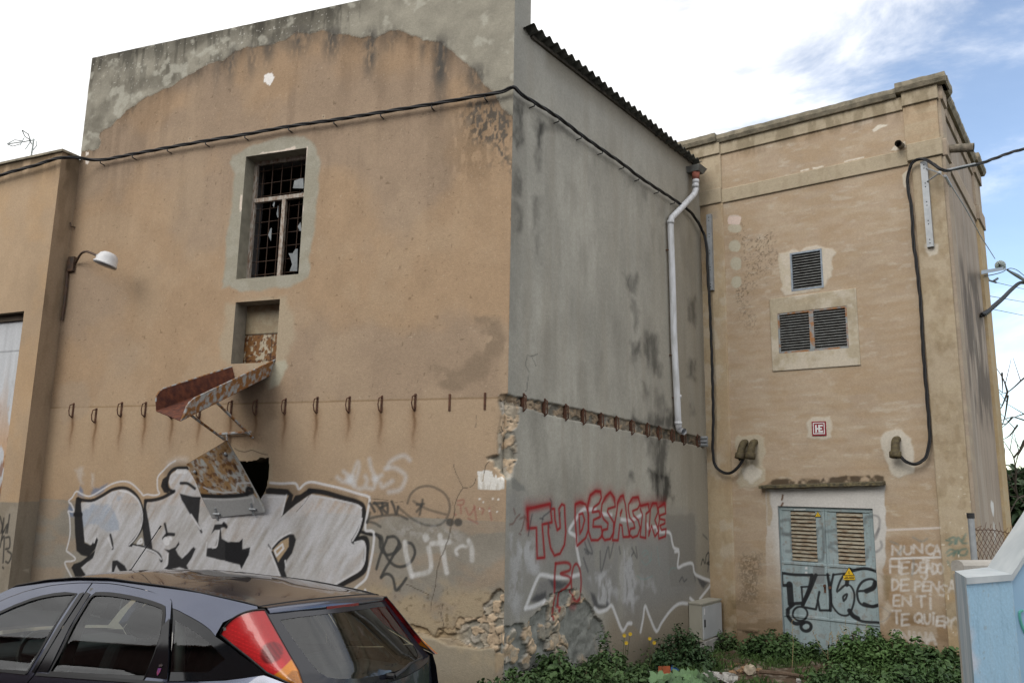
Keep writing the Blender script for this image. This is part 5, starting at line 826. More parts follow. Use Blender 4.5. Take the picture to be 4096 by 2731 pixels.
# ============================================================ CABLES, PIPES, LAMP, RAILS
M_CAB=mat('black_cable_sheath',(.007,.0075,.009),(.012,.012,.014),30,.62,0,.05,90)
def bundle(pts,r=.0125,pitch=.95,n=3,dens=14):
    pts=smooth(pts,dens); s=np.r_[0,np.cumsum(np.linalg.norm(np.diff(pts,axis=0),axis=1))]; N_=max(8,int(s[-1]/.03)); q=np.linspace(0,s[-1],N_); P_=np.stack([np.interp(q,s,pts[:,i]) for i in range(3)],1)
    t=np.gradient(P_,axis=0); t/=np.linalg.norm(t,axis=1)[:,None]; a=np.cross(t,[.31,.2,.93]); a/=np.linalg.norm(a,axis=1)[:,None]; b=np.cross(t,a); m=MB()
    for k in range(n):
        ph=2*math.pi*(q/pitch+k/n)+.5*np.sin(q*1.7); m.tube(P_+r*1.1*(np.cos(ph)[:,None]*a+np.sin(ph)[:,None]*b),r,7)
    return m,P_
def clips(root,pl,pxs,off):
    for (x,y) in pxs:
        a=pl.hit(np.array(x),np.array(y),off); MB().tube([a-pl.n*(off+.02)+np.array([0,0,-.055]),a+np.array([0,0,-.05]),a+np.array([0,0,.02])],.009,6).build('cable_clip',M_BLK,root)
CA=[(0,701.5),(76,679),(153,658),(219,636)]; 
c1=[Epl.hit(np.array(x),np.array(y),.09) for x,y in [(-260,790),(-120,742)]+CA]+[A.hit(np.array(x),np.array(y),o) for x,y,o in ((270,630,.34),(318,632,.22),(402,640,.09),(530,617,.08),(670,591,.08),(823,563.6,.08),(980.5,538,.08),(1155,506,.08),(1336,480,.08),(1523,450,.08),(1727,417,.08),(1940,380,.08),(2010,367.5,.08))]
c1+=[A.P(.03,A.uv([(2045,366.5)])[0,1],.10)]+[B.hit(np.array(x),np.array(y),.08) for x,y in ((2083,376),(2138,410.5),(2236,472),(2325,540),(2410,600),(2495,659),(2556,706.6),(2632.6,757.6),(2699,801),(2755,842),(2786,880))]
c1+=[C.hit(np.array(x),np.array(y),.16) for x,y in ((2814,933),(2826,982.5),(2830,1074),(2833,1130),(2838,1200),(2844,1339),(2849,1484.5),(2853,1666),(2851,1800),(2862,1862),(2892,1888),(2924,1889),(2957,1862),(2975,1830))]+[C.P(.60,.49,.17)]
ca=empty('power_cable',A.P(-1,4.9,.08),'thick twisted black cable sagging across both warehouse walls','cable')
m,_=bundle(c1); m.build('cable',M_CAB,ca,True)
clips(ca,A,[(402,640),(530,617),(670,591),(823,564),(980,538),(1155,506),(1336,480),(1523,450),(1727,417),(1940,380)],.08); clips(ca,B,[(2138,410),(2236,472),(2325,540),(2410,600),(2495,659),(2556,707),(2633,758),(2699,801)],.08)
c2=[C.P(2.945,.50,.18)]+[C.hit(np.array(x),np.array(y),o) for x,y,o in ((3596,1822,.16),(3623,1845,.15),(3661,1855,.13),(3692,1841,.11),(3709,1815,.09),(3719,1746,.07),(3716,1690,.07),(3706,1567,.07),(3692,1393,.07),(3683,1219,.07),(3674,1132,.07),(3664.5,1046,.07),(3653,960,.07),(3647,845,.07),(3633,759,.07),(3630,728,.07),(3635,687,.09),(3648,655,.12),(3670,638,.15),(3696,638,.18),(3727,652,.24),(3759,676,.34))]
e1=c2[-1]; v=C.n*.9+C.d*.75
fars=[(3791,682,.5),(3855,668,1.1),(3919,655,1.8),(3983,633,2.5),(4046,610,3.2),(4120,592,4.1),(4300,560,6.5)]
for x,y,t in fars: 
    r_=ray(np.array([x]),np.array([y]))[0]; c2.append(EYE+r_*((e1-EYE)@FW+t*.25))
cb=empty('power_cable',C.P(3.4,3,.07),'twisted black cable climbing the tower beside the right pilaster','cable')
c2.append(c2[-1]+(c2[-1]-c2[-2])*6+np.array([0,0,.5])); m,_=bundle(c2,.0125); m.build('cable',M_CAB,cb,True)
clips(cb,C,[(3647,845),(3653,960),(3664,1046),(3674,1132),(3683,1219),(3692,1393),(3706,1567),(3719,1746)],.06)
# drilled steel rails
def railbar(px0,px1,w,label):
    a=C.uv([px0])[0]; b=C.uv([px1])[0]; m=MB(); u=(a[0]+b[0])/2; z1_,z0_=a[1],b[1]
    r=empty('steel_rail',C.P(u,z0_,.05),label,'steel rail'); m.box(C,u-w,u+w,z0_,z1_,.10,.108); m.box(C,u-w,u-w+.006,z0_,z1_,.046,.10); m.box(C,u+w-.006,u+w,z0_,z1_,.046,.10); m.build('channel',M_GALV,r)
    for i in range(5):
        for d in (0,.055): z=z1_-.06-d-i*(z1_-z0_-.17)/4; MB().tube([C.P(u,z,.104),C.P(u,z,.1095)],.009,8).build('bolt_hole',M_DARK,r)
    return r,u,z1_,z0_
railbar((2843,864),(2854,1165),.045,'drilled galvanised rail on the left pilaster behind the cable')
rr,ru_,rz1,rz0=railbar((3694,655),(3732,993),.045,'drilled galvanised rail on the right pilaster with cable bracket')
br=MB(); t=C.hit(np.array(3758.),np.array(692.),.34); br.tube([C.P(ru_+.03,rz1-.12,.108),t],.012,6); br.tube([C.P(ru_+.03,rz1-.33,.108),t],.012,6); br.sphere(t,.03,8,6); br.build('bracket',M_GALV,rr)
cl=MB(); cl.tube([EYE+ray(np.array([x]),np.array([y]))[0]*((e1-EYE)@FW+q) for x,y,q in ((3785,681,.1),(3840,668,.2),(3900,655,.35))],.014,6); cl.build('tension_clamp',M_GALV,cb)
# stay wire with insulators behind the tower
def Dh(x,y,o=.1): return D.hit(np.array(float(x)),np.array(float(y)),o)
gw=empty('stay_wire',Dh(3900,900),'thin stay wire running down from the tower corner bracket','wire')
MB().tube([t,Dh(3790,720,.22),Dh(3860,830,.16),Dh(3922,943,.16),Dh(3980,1035,.16)],.007,6).build('wire',M_GALV,gw); MB().tube([Dh(3780,703,.25),Dh(3803,745,.2)],.018,6).build('turnbuckle',M_GALV,gw)
ins=empty('insulator',Dh(4000,1062),'clear glass disc insulator strung on the arm behind the tower','insulator'); M_GLS=mat('clear_glass',(.80,.9,.87),None,4,.05,trans=.75,ior=1.3)
c0=Dh(4002,1062,.15); ax_=(Dh(4030,1085,.15)-Dh(3980,1040,.15)); ax_/=np.linalg.norm(ax_)
def disc(c,ax,r,m):
    for k,(dd,rr_) in enumerate(((-.05,.3),(-.02,.75),(.02,1),(.035,.9),(.03,.4))): pass
    pts=[c+ax*dd for dd,_ in ((-.06,0),(-.03,0),(.0,0),(.03,0),(.035,0))]; m.tube(pts,[r*.3,r*.65,r,r*.95,r*.3],16)
m=MB(); disc(c0-ax_*.05,ax_,.10,m); disc(c0+ax_*.05,ax_,.075,m); m.build('glass_disc',M_GLS,ins,True); m=MB(); m.tube([c0-ax_*.28,c0-ax_*.05,c0+ax_*.25],[.015,.028,.02],8); m.build('pin',M_BLK,ins)
arm=MB(); arm.hexa([Dh(3925,1082,.12),Dh(4025,1066,.12),Dh(4025,1079,.12),Dh(3925,1097,.12),Dh(3925,1082,.2),Dh(4025,1066,.2),Dh(4025,1079,.2),Dh(3925,1097,.2)]); arm.build('arm',M_GALV,ins)
cl=MB(); cl.tube([Dh(4030,1080,.15),Dh(4046,1090,.15),Dh(4070,1103,.15),Dh(4096,1120,.15),Dh(4140,1140,.15)],[.02,.03,.045,.04,.03],8); cl.build('strain_clamp',M_BLK,ins)
in2=empty('insulator',Dh(3945,1115),'lower glass insulator half hidden behind the tower edge','insulator'); m=MB(); c1_=Dh(3943,1117,-.2); disc(c1_,ax_,.07,m); m.build('glass_disc',M_GLS,in2,True); m=MB(); m.tube([c1_,Dh(3968,1125,-.2),Dh(3985,1130,-.2)],.022,7); m.tube([Dh(3975,1124,-.2),Dh(3990,1114,-.2)],.028,7); m.build('wire_clamp',M_BLK,in2)
def ext(P_,k=9.): return P_+[P_[-1]+(P_[-1]-P_[-2])/np.linalg.norm(P_[-1]-P_[-2])*k]
MB().tube(ext([Dh(4096,1120,.15),Dh(4140,1140,.15)]),.012,6).build('strain_wire',M_CAB,ins)
for nm,pts,r,lb in (('overhead_wire',[(3985,1130),(4055,1146),(4130,1165)],.008,'overhead wire leading off from the lower glass insulator'),('overhead_wire',[(3900,1172),(3947,1182),(4096,1208),(4160,1220)],.008,'thin overhead wire crossing the sky under the insulators'),('overhead_wire',[(3900,1225),(3973,1237),(4096,1262),(4160,1275)],.008,'lowest thin overhead wire, passing behind the thick cable')):
    tag(MB().tube(ext([Dh(x,y,-.4) for x,y in pts]),r,6).build(nm,M_CAB),lb,'wire')
tag(bundle([Dh(x,y,.05) for x,y in ((3930,1260),(3954,1243),(4008,1196),(4044,1160),(4075,1134),(4096,1131),(4140,1140))]+[Dh(4140,1140,.05)+np.array([5.,1.5,-.3])],.022,.8)[0].build('thick_cable',M_CAB,None,True),'thick dark cable curving out from the tower edge','cable'); tag(MB().tube(smooth([Dh(x,y,.1) for x,y in ((3940,1104),(3975,1098),(4010,1088),(4030,1076),(4050,1074),(4075,1085),(4110,1115),(4140,1141))],5),.009,6).build('jumper_wire',M_CAB),'thin black jumper wire looping past the glass insulator','wire')
# downpipe
dp=empty('downpipe',B.P(-.9,1.0,.06),'white plastic downpipe with an offset bend and open foot','downpipe')
def Bh(x,y,o=.07): return B.hit(np.array(float(x)),np.array(float(y)),o)
pp=[Bh(2783,722,.13),Bh(2783,757,.13),Bh(2777,776,.12),Bh(2770,785,.11),Bh(2700,858,.08),Bh(2686,872,.075),Bh(2682,893,.07),Bh(2684,960),Bh(2689,1100),Bh(2696,1355),Bh(2709,1610),Bh(2713,1700),Bh(2716,1714),Bh(2722,1722,.09),Bh(2736,1726,.17)]
m=MB(); m.tube(pp,.052,14,False); m.tube([pp[-1],pp[-2]],.044,12,False); m.build('pipe',M_PVC,dp,True)
for x,y,o in ((2783,726,.13),(2782,744,.13),(2682,889,.07),(2711,1585,.07),(2713,1692,.07)):
    a=Bh(x,y-6,o); b=Bh(x,y+7,o); MB().tube([a,b],.060,14).build('collar',M_PVC,dp,True)
hp=MB(); a=Bh(2783,692,.13); up_=np.array([0,0,1.]); tf=mat('terracotta_collar',(.30,.10,.07),(.22,.08,.06),9,.8)
hp.tube([a+up_*-.13,a+up_*.03],[.058,.072],14); hp.build('collar_red',tf,dp,True).name='collar'
hh=MB(); (u,z),=B.uv([(2785,687)],.13); hh.hexa([B.P(u-.10,z-.02,.0),B.P(u+.12,z-.02,.0),B.P(u+.12,z-.02,.21),B.P(u-.10,z-.02,.21),B.P(u-.14,z+.075,.0),B.P(u+.17,z+.075,.0),B.P(u+.17,z+.075,.26),B.P(u-.14,z+.075,.26)]); hh.build('hopper',mat('grey_hopper',(.16,.17,.165),(.11,.11,.105),8,.8),dp)
for x,y in ((2686,1000),(2700,1420),(2711,1590)): MB().tube([Bh(x-22,y,.01),Bh(x,y,.07)],.012,6).build('pipe_bracket',M_RUST,dp)
# wall lamp at the left
lp=empty('wall_lamp',A.hit(np.array(300.),np.array(1050.),.05),'white bowl lamp on a curved dark bracket arm','lamp')
def Ah(x,y,o): return A.hit(np.array(float(x)),np.array(float(y)),o)
arm=[Ah(*z3([(595,1080)])[0],.03),Ah(*z3([(612,1045)])[0],.10),Ah(*z3([(640,1005)])[0],.18),Ah(*z3([(675,992)])[0],.26),Ah(*z3([(715,1003)])[0],.33),Ah(*z3([(772,1030)])[0],.42)]
M_ARM=mat('dark_painted_iron',(.045,.035,.030),(.09,.05,.03),14,.6,.2)
MB().tube(smooth(arm,5),.017,8).build('bracket_arm',M_ARM,lp,True); MB().box(A,*(lambda q:(q[0]-.06,q[0]+.06,q[1]-.10,q[1]+.12))(A.uv(z3([(572,1100)]))[0]),-.01,.05).build('junction_box',M_ARM,lp)
tp=arm[-1]; dr=arm[-1]-arm[-2]; dr/=np.linalg.norm(dr); sd_=tp+dr*.10; axl=np.array([.10,-.05,-1]); axl=axl-0; axl/=np.linalg.norm(axl); hd=MB()
ctr=Ah(*z3([(840,1060)])[0],.48); prof=[(-.115,.02),(-.105,.075),(-.075,.115),(-.03,.135),(.045,.145),(.05,.158),(.07,.158)]
axl=A.d*.28*-1+np.array([0,0,-1.])+A.n*.15; axl/=np.linalg.norm(axl)
hd.tube([ctr+axl*a for a,_ in prof],[r for _,r in prof],20); hd.build('lamp_bowl',mat('white_enamel',(.62,.62,.63),(.50,.51,.53),5,.3),lp,True); MB().tube([tp-dr*.02,ctr-axl*.03-dr*.06],.030,10).build('lamp_neck',M_PVC,lp,True); MB().tube([ctr+axl*.068,ctr+axl*.08],.150,20).build('lamp_rim',mat('grey_rim',(.2,.2,.21),None,4,.4),lp,True)
tag(MB().tube([Ah(*z3([(x,y)])[0],.03) for x,y in ((560,1120),(530,1130),(522,1250),(505,1400),(485,1530))],.018,8).build('lamp_cable',M_ARM),'dark conduit dropping from the lamp bracket down the wall corner','conduit')
tag(MB().tube([Ah(*z3([(x,y)])[0],o) for x,y,o in ((552,765,.05),(556,795,.06),(590,803,.0))],.010,6).build('iron_hook',M_ARM),'small dark iron hook in the inner corner above the lamp','hook')
# red plate with the company mark
(hu0,hz0),(hu1,hz1)=C.uv([(3250.5,1743),(3304,1684)]); sg=empty('wall_sign',C.P((hu0+hu1)/2,hz0,.02),'square dark red wall plate with white HE lettering above the door','sign')
W_=hu1-hu0; H_=hz1-hz0; m=MB(); m.box(C,hu0,hu1,hz0,hz1,.002,.02); m.build('plate',mat('red_enamel',(.24,.012,.022),(.20,.01,.02),4,.35),sg); m=MB()
def hb(a,b,c,d): m.box(C,hu0+W_*a,hu0+W_*b,hz1-H_*d,hz1-H_*c,.0195,.024)
for q in ((.09,.91,.09,.145),(.09,.91,.835,.89),(.09,.145,.145,.835),(.855,.91,.145,.835),(.24,.36,.25,.76),(.46,.58,.24,.76),(.36,.46,.46,.56),(.58,.78,.24,.355),(.58,.72,.45,.56),(.58,.79,.645,.76)): hb(*q)
for i in range(7): hb(.255+i*.077,.255+i*.077+(.02 if i==1 else .05),.785,.825)
m.build('lettering',mat('sign_white',(.75,.76,.78),None,4,.4),sg)
# television aerial on the neighbour's roof
ae=empty('tv_aerial',Epl.P(-.15,ETOP,-.3),'thin grey television aerial on the left roof','aerial')
def Eh(x,y,o=-.35): return Epl.hit(np.array(x),np.array(y),o)
z3p=lambda x,y:z3([(x,y)])[0]; eh=lambda x,y,o=-.35: Eh(*z3p(x,y),o)
M_AL=mat('aluminium_tube',(.33,.37,.37),(.25,.28,.28),8,.45,.3)
MB().tube([eh(235,300),eh(250,210),eh(265,110)],.014,6).build('mast',M_AL,ae); MB().tube([eh(60,150,-.2),eh(185,132,-.35),eh(270,118,-.5)],.010,6).build('boom',M_AL,ae)
for a,b in (((55,150),(115,118)),((115,118),(170,125)),((55,150),(100,168)),((100,168),(160,150)),((160,155),(190,100)),((200,190),(240,130)),((220,68),(240,125)),((172,40),(195,90)),((172,40),(225,75)),((245,215),(285,165)),((285,165),(285,130)),((195,90),(240,120)),((228,120),(262,165))): MB().tube([eh(*a,-.3),eh(*b,-.4)],.008,5).build('element',M_AL,ae)
tag(MB().tube([Eh(-200.,670.,-.5),eh(0,300,-.5),eh(120,288,-.5),eh(235,283,-.4)],.006,5).build('aerial_wire',M_CAB),'thin barbed looking wire running from the aerial along the roof','wire')
# ============================================================ METER CABINET in the inner corner
cabx=empty('meter_cabinet',gz(0,0)*0+C.P(-.25,-2.45,.45),'pale grey electricity meter cabinet on a concrete plinth in the corner','cabinet')
ko=.30
for _ in range(40):
    E0=B.hit(np.array(2805.),np.array(2419.),ko); d_=ray(np.array(2753.),np.array(2412.)); nn=np.cross(d_,[0,0,1.]); s_=float((EYE-E0)@nn/((-B.n)@nn)); ko+=.5*(s_-ko)
K=Plane((B.p+B.n*ko)[:2],AD)
def kuv(f,q): return K.uv(f(q))
(ku0,kz1),(ku1,_),(_,kz0)=kuv(z7,[(1915,152),(2088,128),(1922,484)]); dep=ko-.01
MC=mat('cream_polyester',(.34,.33,.28),(.31,.30,.255),4,.6); MCD=mat('grey_polyester_door',(.40,.42,.44),(.36,.38,.40),4,.55)
m=MB()
def kb(u0,u1,z0,z1,o0,o1): return m.hexa([K.P(a,z,o) for o in (o1,o0) for a,z in ((u0,z0),(u0,z1),(u1,z1),(u1,z0))])
kb(ku0,ku1,kz0,kz1,-dep,0); m.build('body',MC,cabx); m=MB(); kb(ku0-.015,ku1+.012,kz1,kz1+.022,-dep-.005,.02); m.build('lid',MC,cabx)
m=MB(); kb(ku0+.035,ku1-.01,kz0+.03,kz1-.035,0,.018); dr_=m.build('door',MCD,cabx); m=MB(); zm=(kz0+kz1)/2; kb(ku0+.055,ku0+.075,zm-.06,zm+.05,.018,.034); m.build('handle',M_BLK,dr_); m=MB(); kb(ku0+.05,ku0+.09,kz1-.15,kz1-.06,.018,.021); m.build('label_plate',mat('sign_white'),dr_)
m=MB(); kb(ku0-.015,ku0+.0,zm-.08,zm+.06,-.03,-.005); m.build('latch',MC,cabx); m=MB(); kb(ku0+.03,ku1+.05,-2.85,kz0,-dep,.04); m.build('plinth',mat('concrete_plinth',(.34,.335,.325),(.27,.265,.255),7,.95,0,.3,50),cabx)
# ============================================================ PARKED CAR
def glassmat(name,c,ior):
    m=bpy.data.materials.new(name); m.use_nodes=True; t=m.node_tree; t.nodes.clear(); o=t.nodes.new('ShaderNodeOutputMaterial'); a=t.nodes.new('ShaderNodeBsdfTransparent'); b=t.nodes.new('ShaderNodeBsdfGlossy'); f=t.nodes.new('ShaderNodeFresnel'); x=t.nodes.new('ShaderNodeMixShader'); n=t.nodes.new('ShaderNodeTexNoise'); r=t.nodes.new('ShaderNodeMapRange'); n.inputs['Scale'].default_value=9; n.inputs['Detail'].default_value=5
    t.links.new(n.outputs['Fac'],r.inputs[0]); r.inputs[3].default_value=.0; r.inputs[4].default_value=.05; t.links.new(r.outputs[0],b.inputs['Roughness'])
    a.inputs[0].default_value=(*c,1); f.inputs[0].default_value=ior; t.links.new(f.outputs[0],x.inputs[0]); t.links.new(a.outputs[0],x.inputs[1]); t.links.new(b.outputs[0],x.inputs[2]); t.links.new(x.outputs[0],o.inputs[0]); return m
def Rm(a,p,q):
    c,s=math.cos(a),math.sin(a); Rz=np.array([[c,-s,0],[s,c,0],[0,0,1]]); c,s=math.cos(p),math.sin(p); Ry=np.array([[c,0,s],[0,1,0],[-s,0,c]]); c,s=math.cos(q),math.sin(q); return Rz@Ry@np.array([[1,0,0],[0,c,-s],[0,s,c]])
CM=Rm(2.729,.039,.058); CT=np.array([-1.363,5.078,-2.01+EZ])
car=bpy.data.objects.new('parked_car',None); COL.objects.link(car); car.matrix_world=Matrix([[*CM[i],CT[i]] for i in range(3)]+[[0,0,0,1]]); car['local']=1
tag(car,'dark blue grey five door hatchback parked in front of the graffiti wall','car')
PNT=mat('metallic_blue_grey',(.074,.084,.122),(.080,.090,.132),3,.24,.85,coat=.9,spec=.5); GLS=glassmat('car_glass',(.70,.80,.77),1.75); FRIT=mat('black_glass_border',(.008,.009,.011),None,3,.06,spec=.6)
TRIM=mat('black_gloss_trim',(.010,.009,.011),None,3,.10,spec=.6); RUB=mat('window_rubber',(.008,.008,.009),None,9,.5); INT=mat('dark_upholstery',(.022,.023,.027),(.034,.035,.04),14,.85); INTG=mat('grey_plastic_trim',(.16,.16,.155),None,8,.7)
def lampmat(name,c,em=0):
    m=mat(name,c,tuple(x*.75 for x in c),90,.22,coat=.8,lo=.3,hi=.7,bump=.15,bscale=160); return m
RED=lampmat('red_lamp_lens',(.62,.03,.032)); AMB=lampmat('amber_lamp_lens',(.70,.22,.015)); REDD=lampmat('dark_red_lamp_bowl',(.20,.008,.012))
def Sy(x,z):
    x=np.asarray(x,float); z=np.asarray(z,float)
    zz_=np.maximum(z-.95,0); up=.80-.30*zz_-.44*zz_*zz_; q_=np.maximum(.95-z,0); low=.80+.048*(1-np.exp(-q_/.045))-.25*np.maximum(.5-z,0)**1.5; y=np.where(z>.95,up,low)
    return y-.11*np.maximum(.3-x,0)**2-.02*np.maximum(x-1.2,0)**2-.10*np.maximum(x-2.7,0)**2-.05*np.maximum(.32-z,0)
def Rx(y,z):
    y=np.asarray(y,float); z=np.asarray(z,float); g=-.66+.973*(z-.93); lo=-.66-.10*(.93-z)-.06*np.clip((.62-z)/.1,0,1); return np.where(z>.93,g,lo)-.10*(1-(y/.66)**2)
def side(name,poly,m,par,holes=(),step=.04,off=0,sgn=1,sm=True):
    v,f=cdt_mesh(poly,step,holes); y=(Sy(v[:,0],v[:,1])+off)*sgn
    V=np.stack([v[:,0],y,v[:,1]],1); f=f if sgn<0 else f[:,::-1]; return mk(name,V,f,m,par,sm)
def rearp(name,poly,m,par,holes=(),step=.04,off=0):
    v,f=cdt_mesh(poly,step,holes); V=np.stack([Rx(v[:,0],v[:,1])-off,v[:,0],v[:,1]],1); return mk(name,V,f[:,::-1],m,par,True)
def grow(poly,d):
    p=np.asarray(poly,float); c=p.mean(0); n=len(p); a=np.roll(p,1,0)-p; b=np.roll(p,-1,0)-p; a/=np.linalg.norm(a,axis=1)[:,None]+1e-9; b/=np.linalg.norm(b,axis=1)[:,None]+1e-9
    e=np.roll(p,-1,0)-np.roll(p,1,0); nn=np.stack([e[:,1],-e[:,0]],1); nn/=np.linalg.norm(nn,axis=1)[:,None]+1e-9
    ar=.5*np.sum(p[:,0]*np.roll(p[:,1],-1)-p[:,1]*np.roll(p[:,0],-1)); return p+nn*d*(1 if ar>0 else -1)
FD=[(1.013,1.397),(1.12,1.394),(1.223,1.387),(1.34,1.375),(1.446,1.357),(1.55,1.333),(1.66,1.296),(1.80,1.235),(1.95,1.155),(2.12,1.045),(2.22,.965),(2.20,.90),(2.19,.7),(2.16,.5),(2.10,.31),(1.13,.31),(1.115,.6),(1.112,.857),(1.076,.909),(1.036,1.156),(1.016,1.36)]
FG=[(1.083,1.335),(1.18,1.332),(1.267,1.324),(1.36,1.308),(1.433,1.290),(1.55,1.25),(1.70,1.185),(1.85,1.10),(2.00,1.005),(2.04,.965),(2.02,.925),(1.408,.912),(1.137,.918),(1.107,1.13)]
RD=[(1.002,1.397),(.856,1.396),(.76,1.390),(.667,1.381),(.57,1.371),(.479,1.359),(.40,1.346),(.326,1.331),(.298,1.318),(.280,1.29),(.25,1.242),(.19,1.14),(.13,1.033),(.09,.94),(.08,.86),(.10,.78),(.20,.68),(.30,.58),(.37,.46),(.41,.31),(1.122,.31),(1.107,.6),(1.104,.855),(1.066,.909),(1.026,1.156),(1.006,1.36)]
RG=[(.922,1.336),(.87,1.338),(.814,1.338),(.72,1.333),(.628,1.325),(.53,1.314),(.442,1.302),(.36,1.287),(.329,1.279),(.318,1.265),(.297,1.238),(.272,1.19),(.253,1.15),(.241,1.053),(.252,.944),(.6,.934),(.958,.925),(.952,1.012),(.950,1.165),(.942,1.315)]
BT=[(.241,1.053),(.252,.944),(.094,.942),(.13,1.03),(.19,1.137),(.245,1.232),(.272,1.19),(.253,1.15)]
QG=[(.262,1.278),(.21,1.268),(.167,1.256),(.10,1.238),(.031,1.217),(-.02,1.199),(-.07,1.177),(-.112,1.152),(-.221,1.110),(-.29,1.078),(-.351,1.052),(-.42,1.02),(-.470,.990),(-.36,.972),(-.26,.957),(-.10,.945),(.078,.935),(.118,1.03),(.175,1.14),(.232,1.24)]
QU=[(.336,1.333),(.42,1.349),(.50,1.364),(.50,1.398),(.417,1.394),(.25,1.378),(.071,1.356),(-.08,1.336),(-.20,1.319),(-.29,1.305),(-.30,1.292),(-.245,1.275),(-.196,1.261),(-.122,1.223),(-.110,1.166),(-.112,1.156),(-.07,1.181),(-.02,1.203),(.031,1.221),(.10,1.242),(.167,1.260),(.21,1.272),(.262,1.282),(.286,1.31),(.304,1.324)]
_t=np.linspace(math.pi*.93,math.pi*.07,14)
QL=[(.086,.932),(-.10,.941),(-.26,.953),(-.36,.968),(-.472,.986),(-.54,.970),(-.61,.952),(-.655,.935),(-.67,.86),(-.69,.75),(-.70,.60),(-.70,.40),(-.62,.30),(-.36,.30)]+[(.36*math.cos(a),.30+.36*math.sin(a)) for a in _t]+[(.38,.40),(.36,.46),(.29,.58),(.19,.68),(.09,.78),(.07,.86)]
RAIL=[(1.66,1.300),(1.55,1.337),(1.446,1.361),(1.34,1.379),(1.223,1.391),(1.12,1.398),(1.013,1.401),(.856,1.400),(.76,1.394),(.667,1.385),(.57,1.375),(.50,1.364),(.50,1.398),(.65,1.409),(.878,1.427),(1.157,1.424),(1.40,1.405),(1.657,1.366),(1.80,1.305),(1.98,1.215),(2.12,1.125),(2.26,1.01),(2.22,.97),(2.12,1.049),(1.95,1.159),(1.80,1.239)]
FE=[(2.225,.96),(2.40,.955),(2.60,.935),(2.90,.88),(3.15,.81),(3.30,.74),(3.36,.60),(3.36,.45),(3.28,.30),(2.99,.30)]+[(2.615+.36*math.cos(a),.30+.36*math.sin(a)) for a in _t[::-1]]+[(2.23,.31),(2.17,.31),(2.17,.5),(2.20,.7),(2.21,.90)]
for sgn in (1,-1):
    fd=side('front_door',FD,PNT,car,[FG],sgn=sgn); side('window_pane',FG,GLS,fd,step=.025,off=-.006,sgn=sgn)
    side('window_seal',grow(FG,.012),RUB,fd,[grow(FG,-.006)],.05,.003,sgn)
    rd=side('rear_door',RD,PNT,car,[RG+[] if 0 else [*RG[:13],(.272,1.19)][:0] or RG],sgn=sgn) if 0 else side('rear_door',RD,PNT,car,[RG],sgn=sgn)
    side('window_pane',RG,GLS,rd,step=.025,off=-.006,sgn=sgn); side('window_seal',grow(RG,.014),RUB,rd,[grow(RG,-.006)],.05,.003,sgn); bt=side('pillar_trim',BT,TRIM,rd,step=.05,off=.004,sgn=sgn)
    side('pillar_trim',[(1.100,.918),(1.070,1.15),(1.052,1.338),(1.018,1.348),(1.036,1.156),(1.074,.918)],TRIM,fd,step=.05,off=.005,sgn=sgn); side('pillar_trim',[(1.062,.925),(1.024,1.156),(1.004,1.348),(.962,1.340),(.972,1.165),(.975,.925)],TRIM,rd,step=.05,off=.005,sgn=sgn)
    side('quarter_panel',QU,PNT,car,step=.04,sgn=sgn); side('rear_wing',QL,PNT,car,step=.05,sgn=sgn); side('roof_rail',RAIL,PNT,car,step=.04,off=.0,sgn=sgn)
    qw=side('quarter_window',[(a,b) for a,b in QG],FRIT,car,[[(.20,1.22),(.03,1.17),(-.10,1.115),(-.22,1.05),(-.14,.985),(.10,.975)]],.05,-.004,sgn); side('window_pane',[(.20,1.22),(.03,1.17),(-.10,1.115),(-.22,1.05),(-.14,.985),(.10,.975)],GLS,qw,step=.025,off=-.004,sgn=sgn)
    side('front_wing',FE,PNT,car,step=.07,sgn=sgn)
    side('waist_trim',[(2.02,.908),(1.137,.904),(1.137,.917),(2.02,.922)],RUB,fd,step=.05,off=.008,sgn=sgn); side('waist_trim',[(1.055,.905),(.10,.918),(.10,.932),(1.055,.919)],RUB,rd,step=.05,off=.008,sgn=sgn)
    # tail lamp wraps the rear pillar
    Ao=np.array([(-.112,.668,1.160),(-.221,.690,1.116),(-.351,.700,1.058),(-.477,.708,.996),(-.607,.703,.957),(-.655,.690,.940)]); Bi=np.array([(-.335,.590,1.290),(-.385,.600,1.240),(-.448,.608,1.176),(-.540,.618,1.081),(-.612,.626,1.008),(-.672,.655,.945)])
    tt=np.linspace(0,1,61); kk=np.linspace(0,1,6); a=np.stack([np.interp(tt,kk,Ao[:,i]) for i in range(3)],1); b=np.stack([np.interp(tt,kk,Bi[:,i]) for i in range(3)],1); s_=np.linspace(0,1,31); G=a[:,None]+(b-a)[:,None]*s_[None,:,None]
    if sgn<0: Bi=Bi+np.array([-.012,-.05,0])
    bend=4*s_*(1-s_); G[...,1]+=.032*bend[None]*(1-tt*.6)[:,None]; G[...,0]-=.020*bend[None]; w0=np.clip(1-tt*4,0,1)[:,None]*(s_*(1-s_)*4)[None]; G[...,2]+=.035*w0; G[...,0]+=.03*w0
    G[...,0]-=(.026 if sgn<0 else 0); G[...,1]*=sgn; cut=40
    c_=np.empty(G.shape); c_[:]=(.56,.022,.026); S2,T2=np.meshgrid(s_,tt); cell=np.sin(T2*95)*np.sin(S2*(60*(1-T2)+14)+T2*47); c_*=(1+.45*np.clip(cell,0,1)*ss(.5,.2,S2))[...,None]; c_*=(1-.25*ss(.55,.8,S2))[...,None]
    d1=np.linalg.norm(G-G[29,17],axis=-1); k_=ss(.062,.054,d1)[...,None]; c_=c_*(1-k_)+np.array([.20,.012,.016])*(.8+.5*np.sin(S2*70)[...,None]**2)*k_
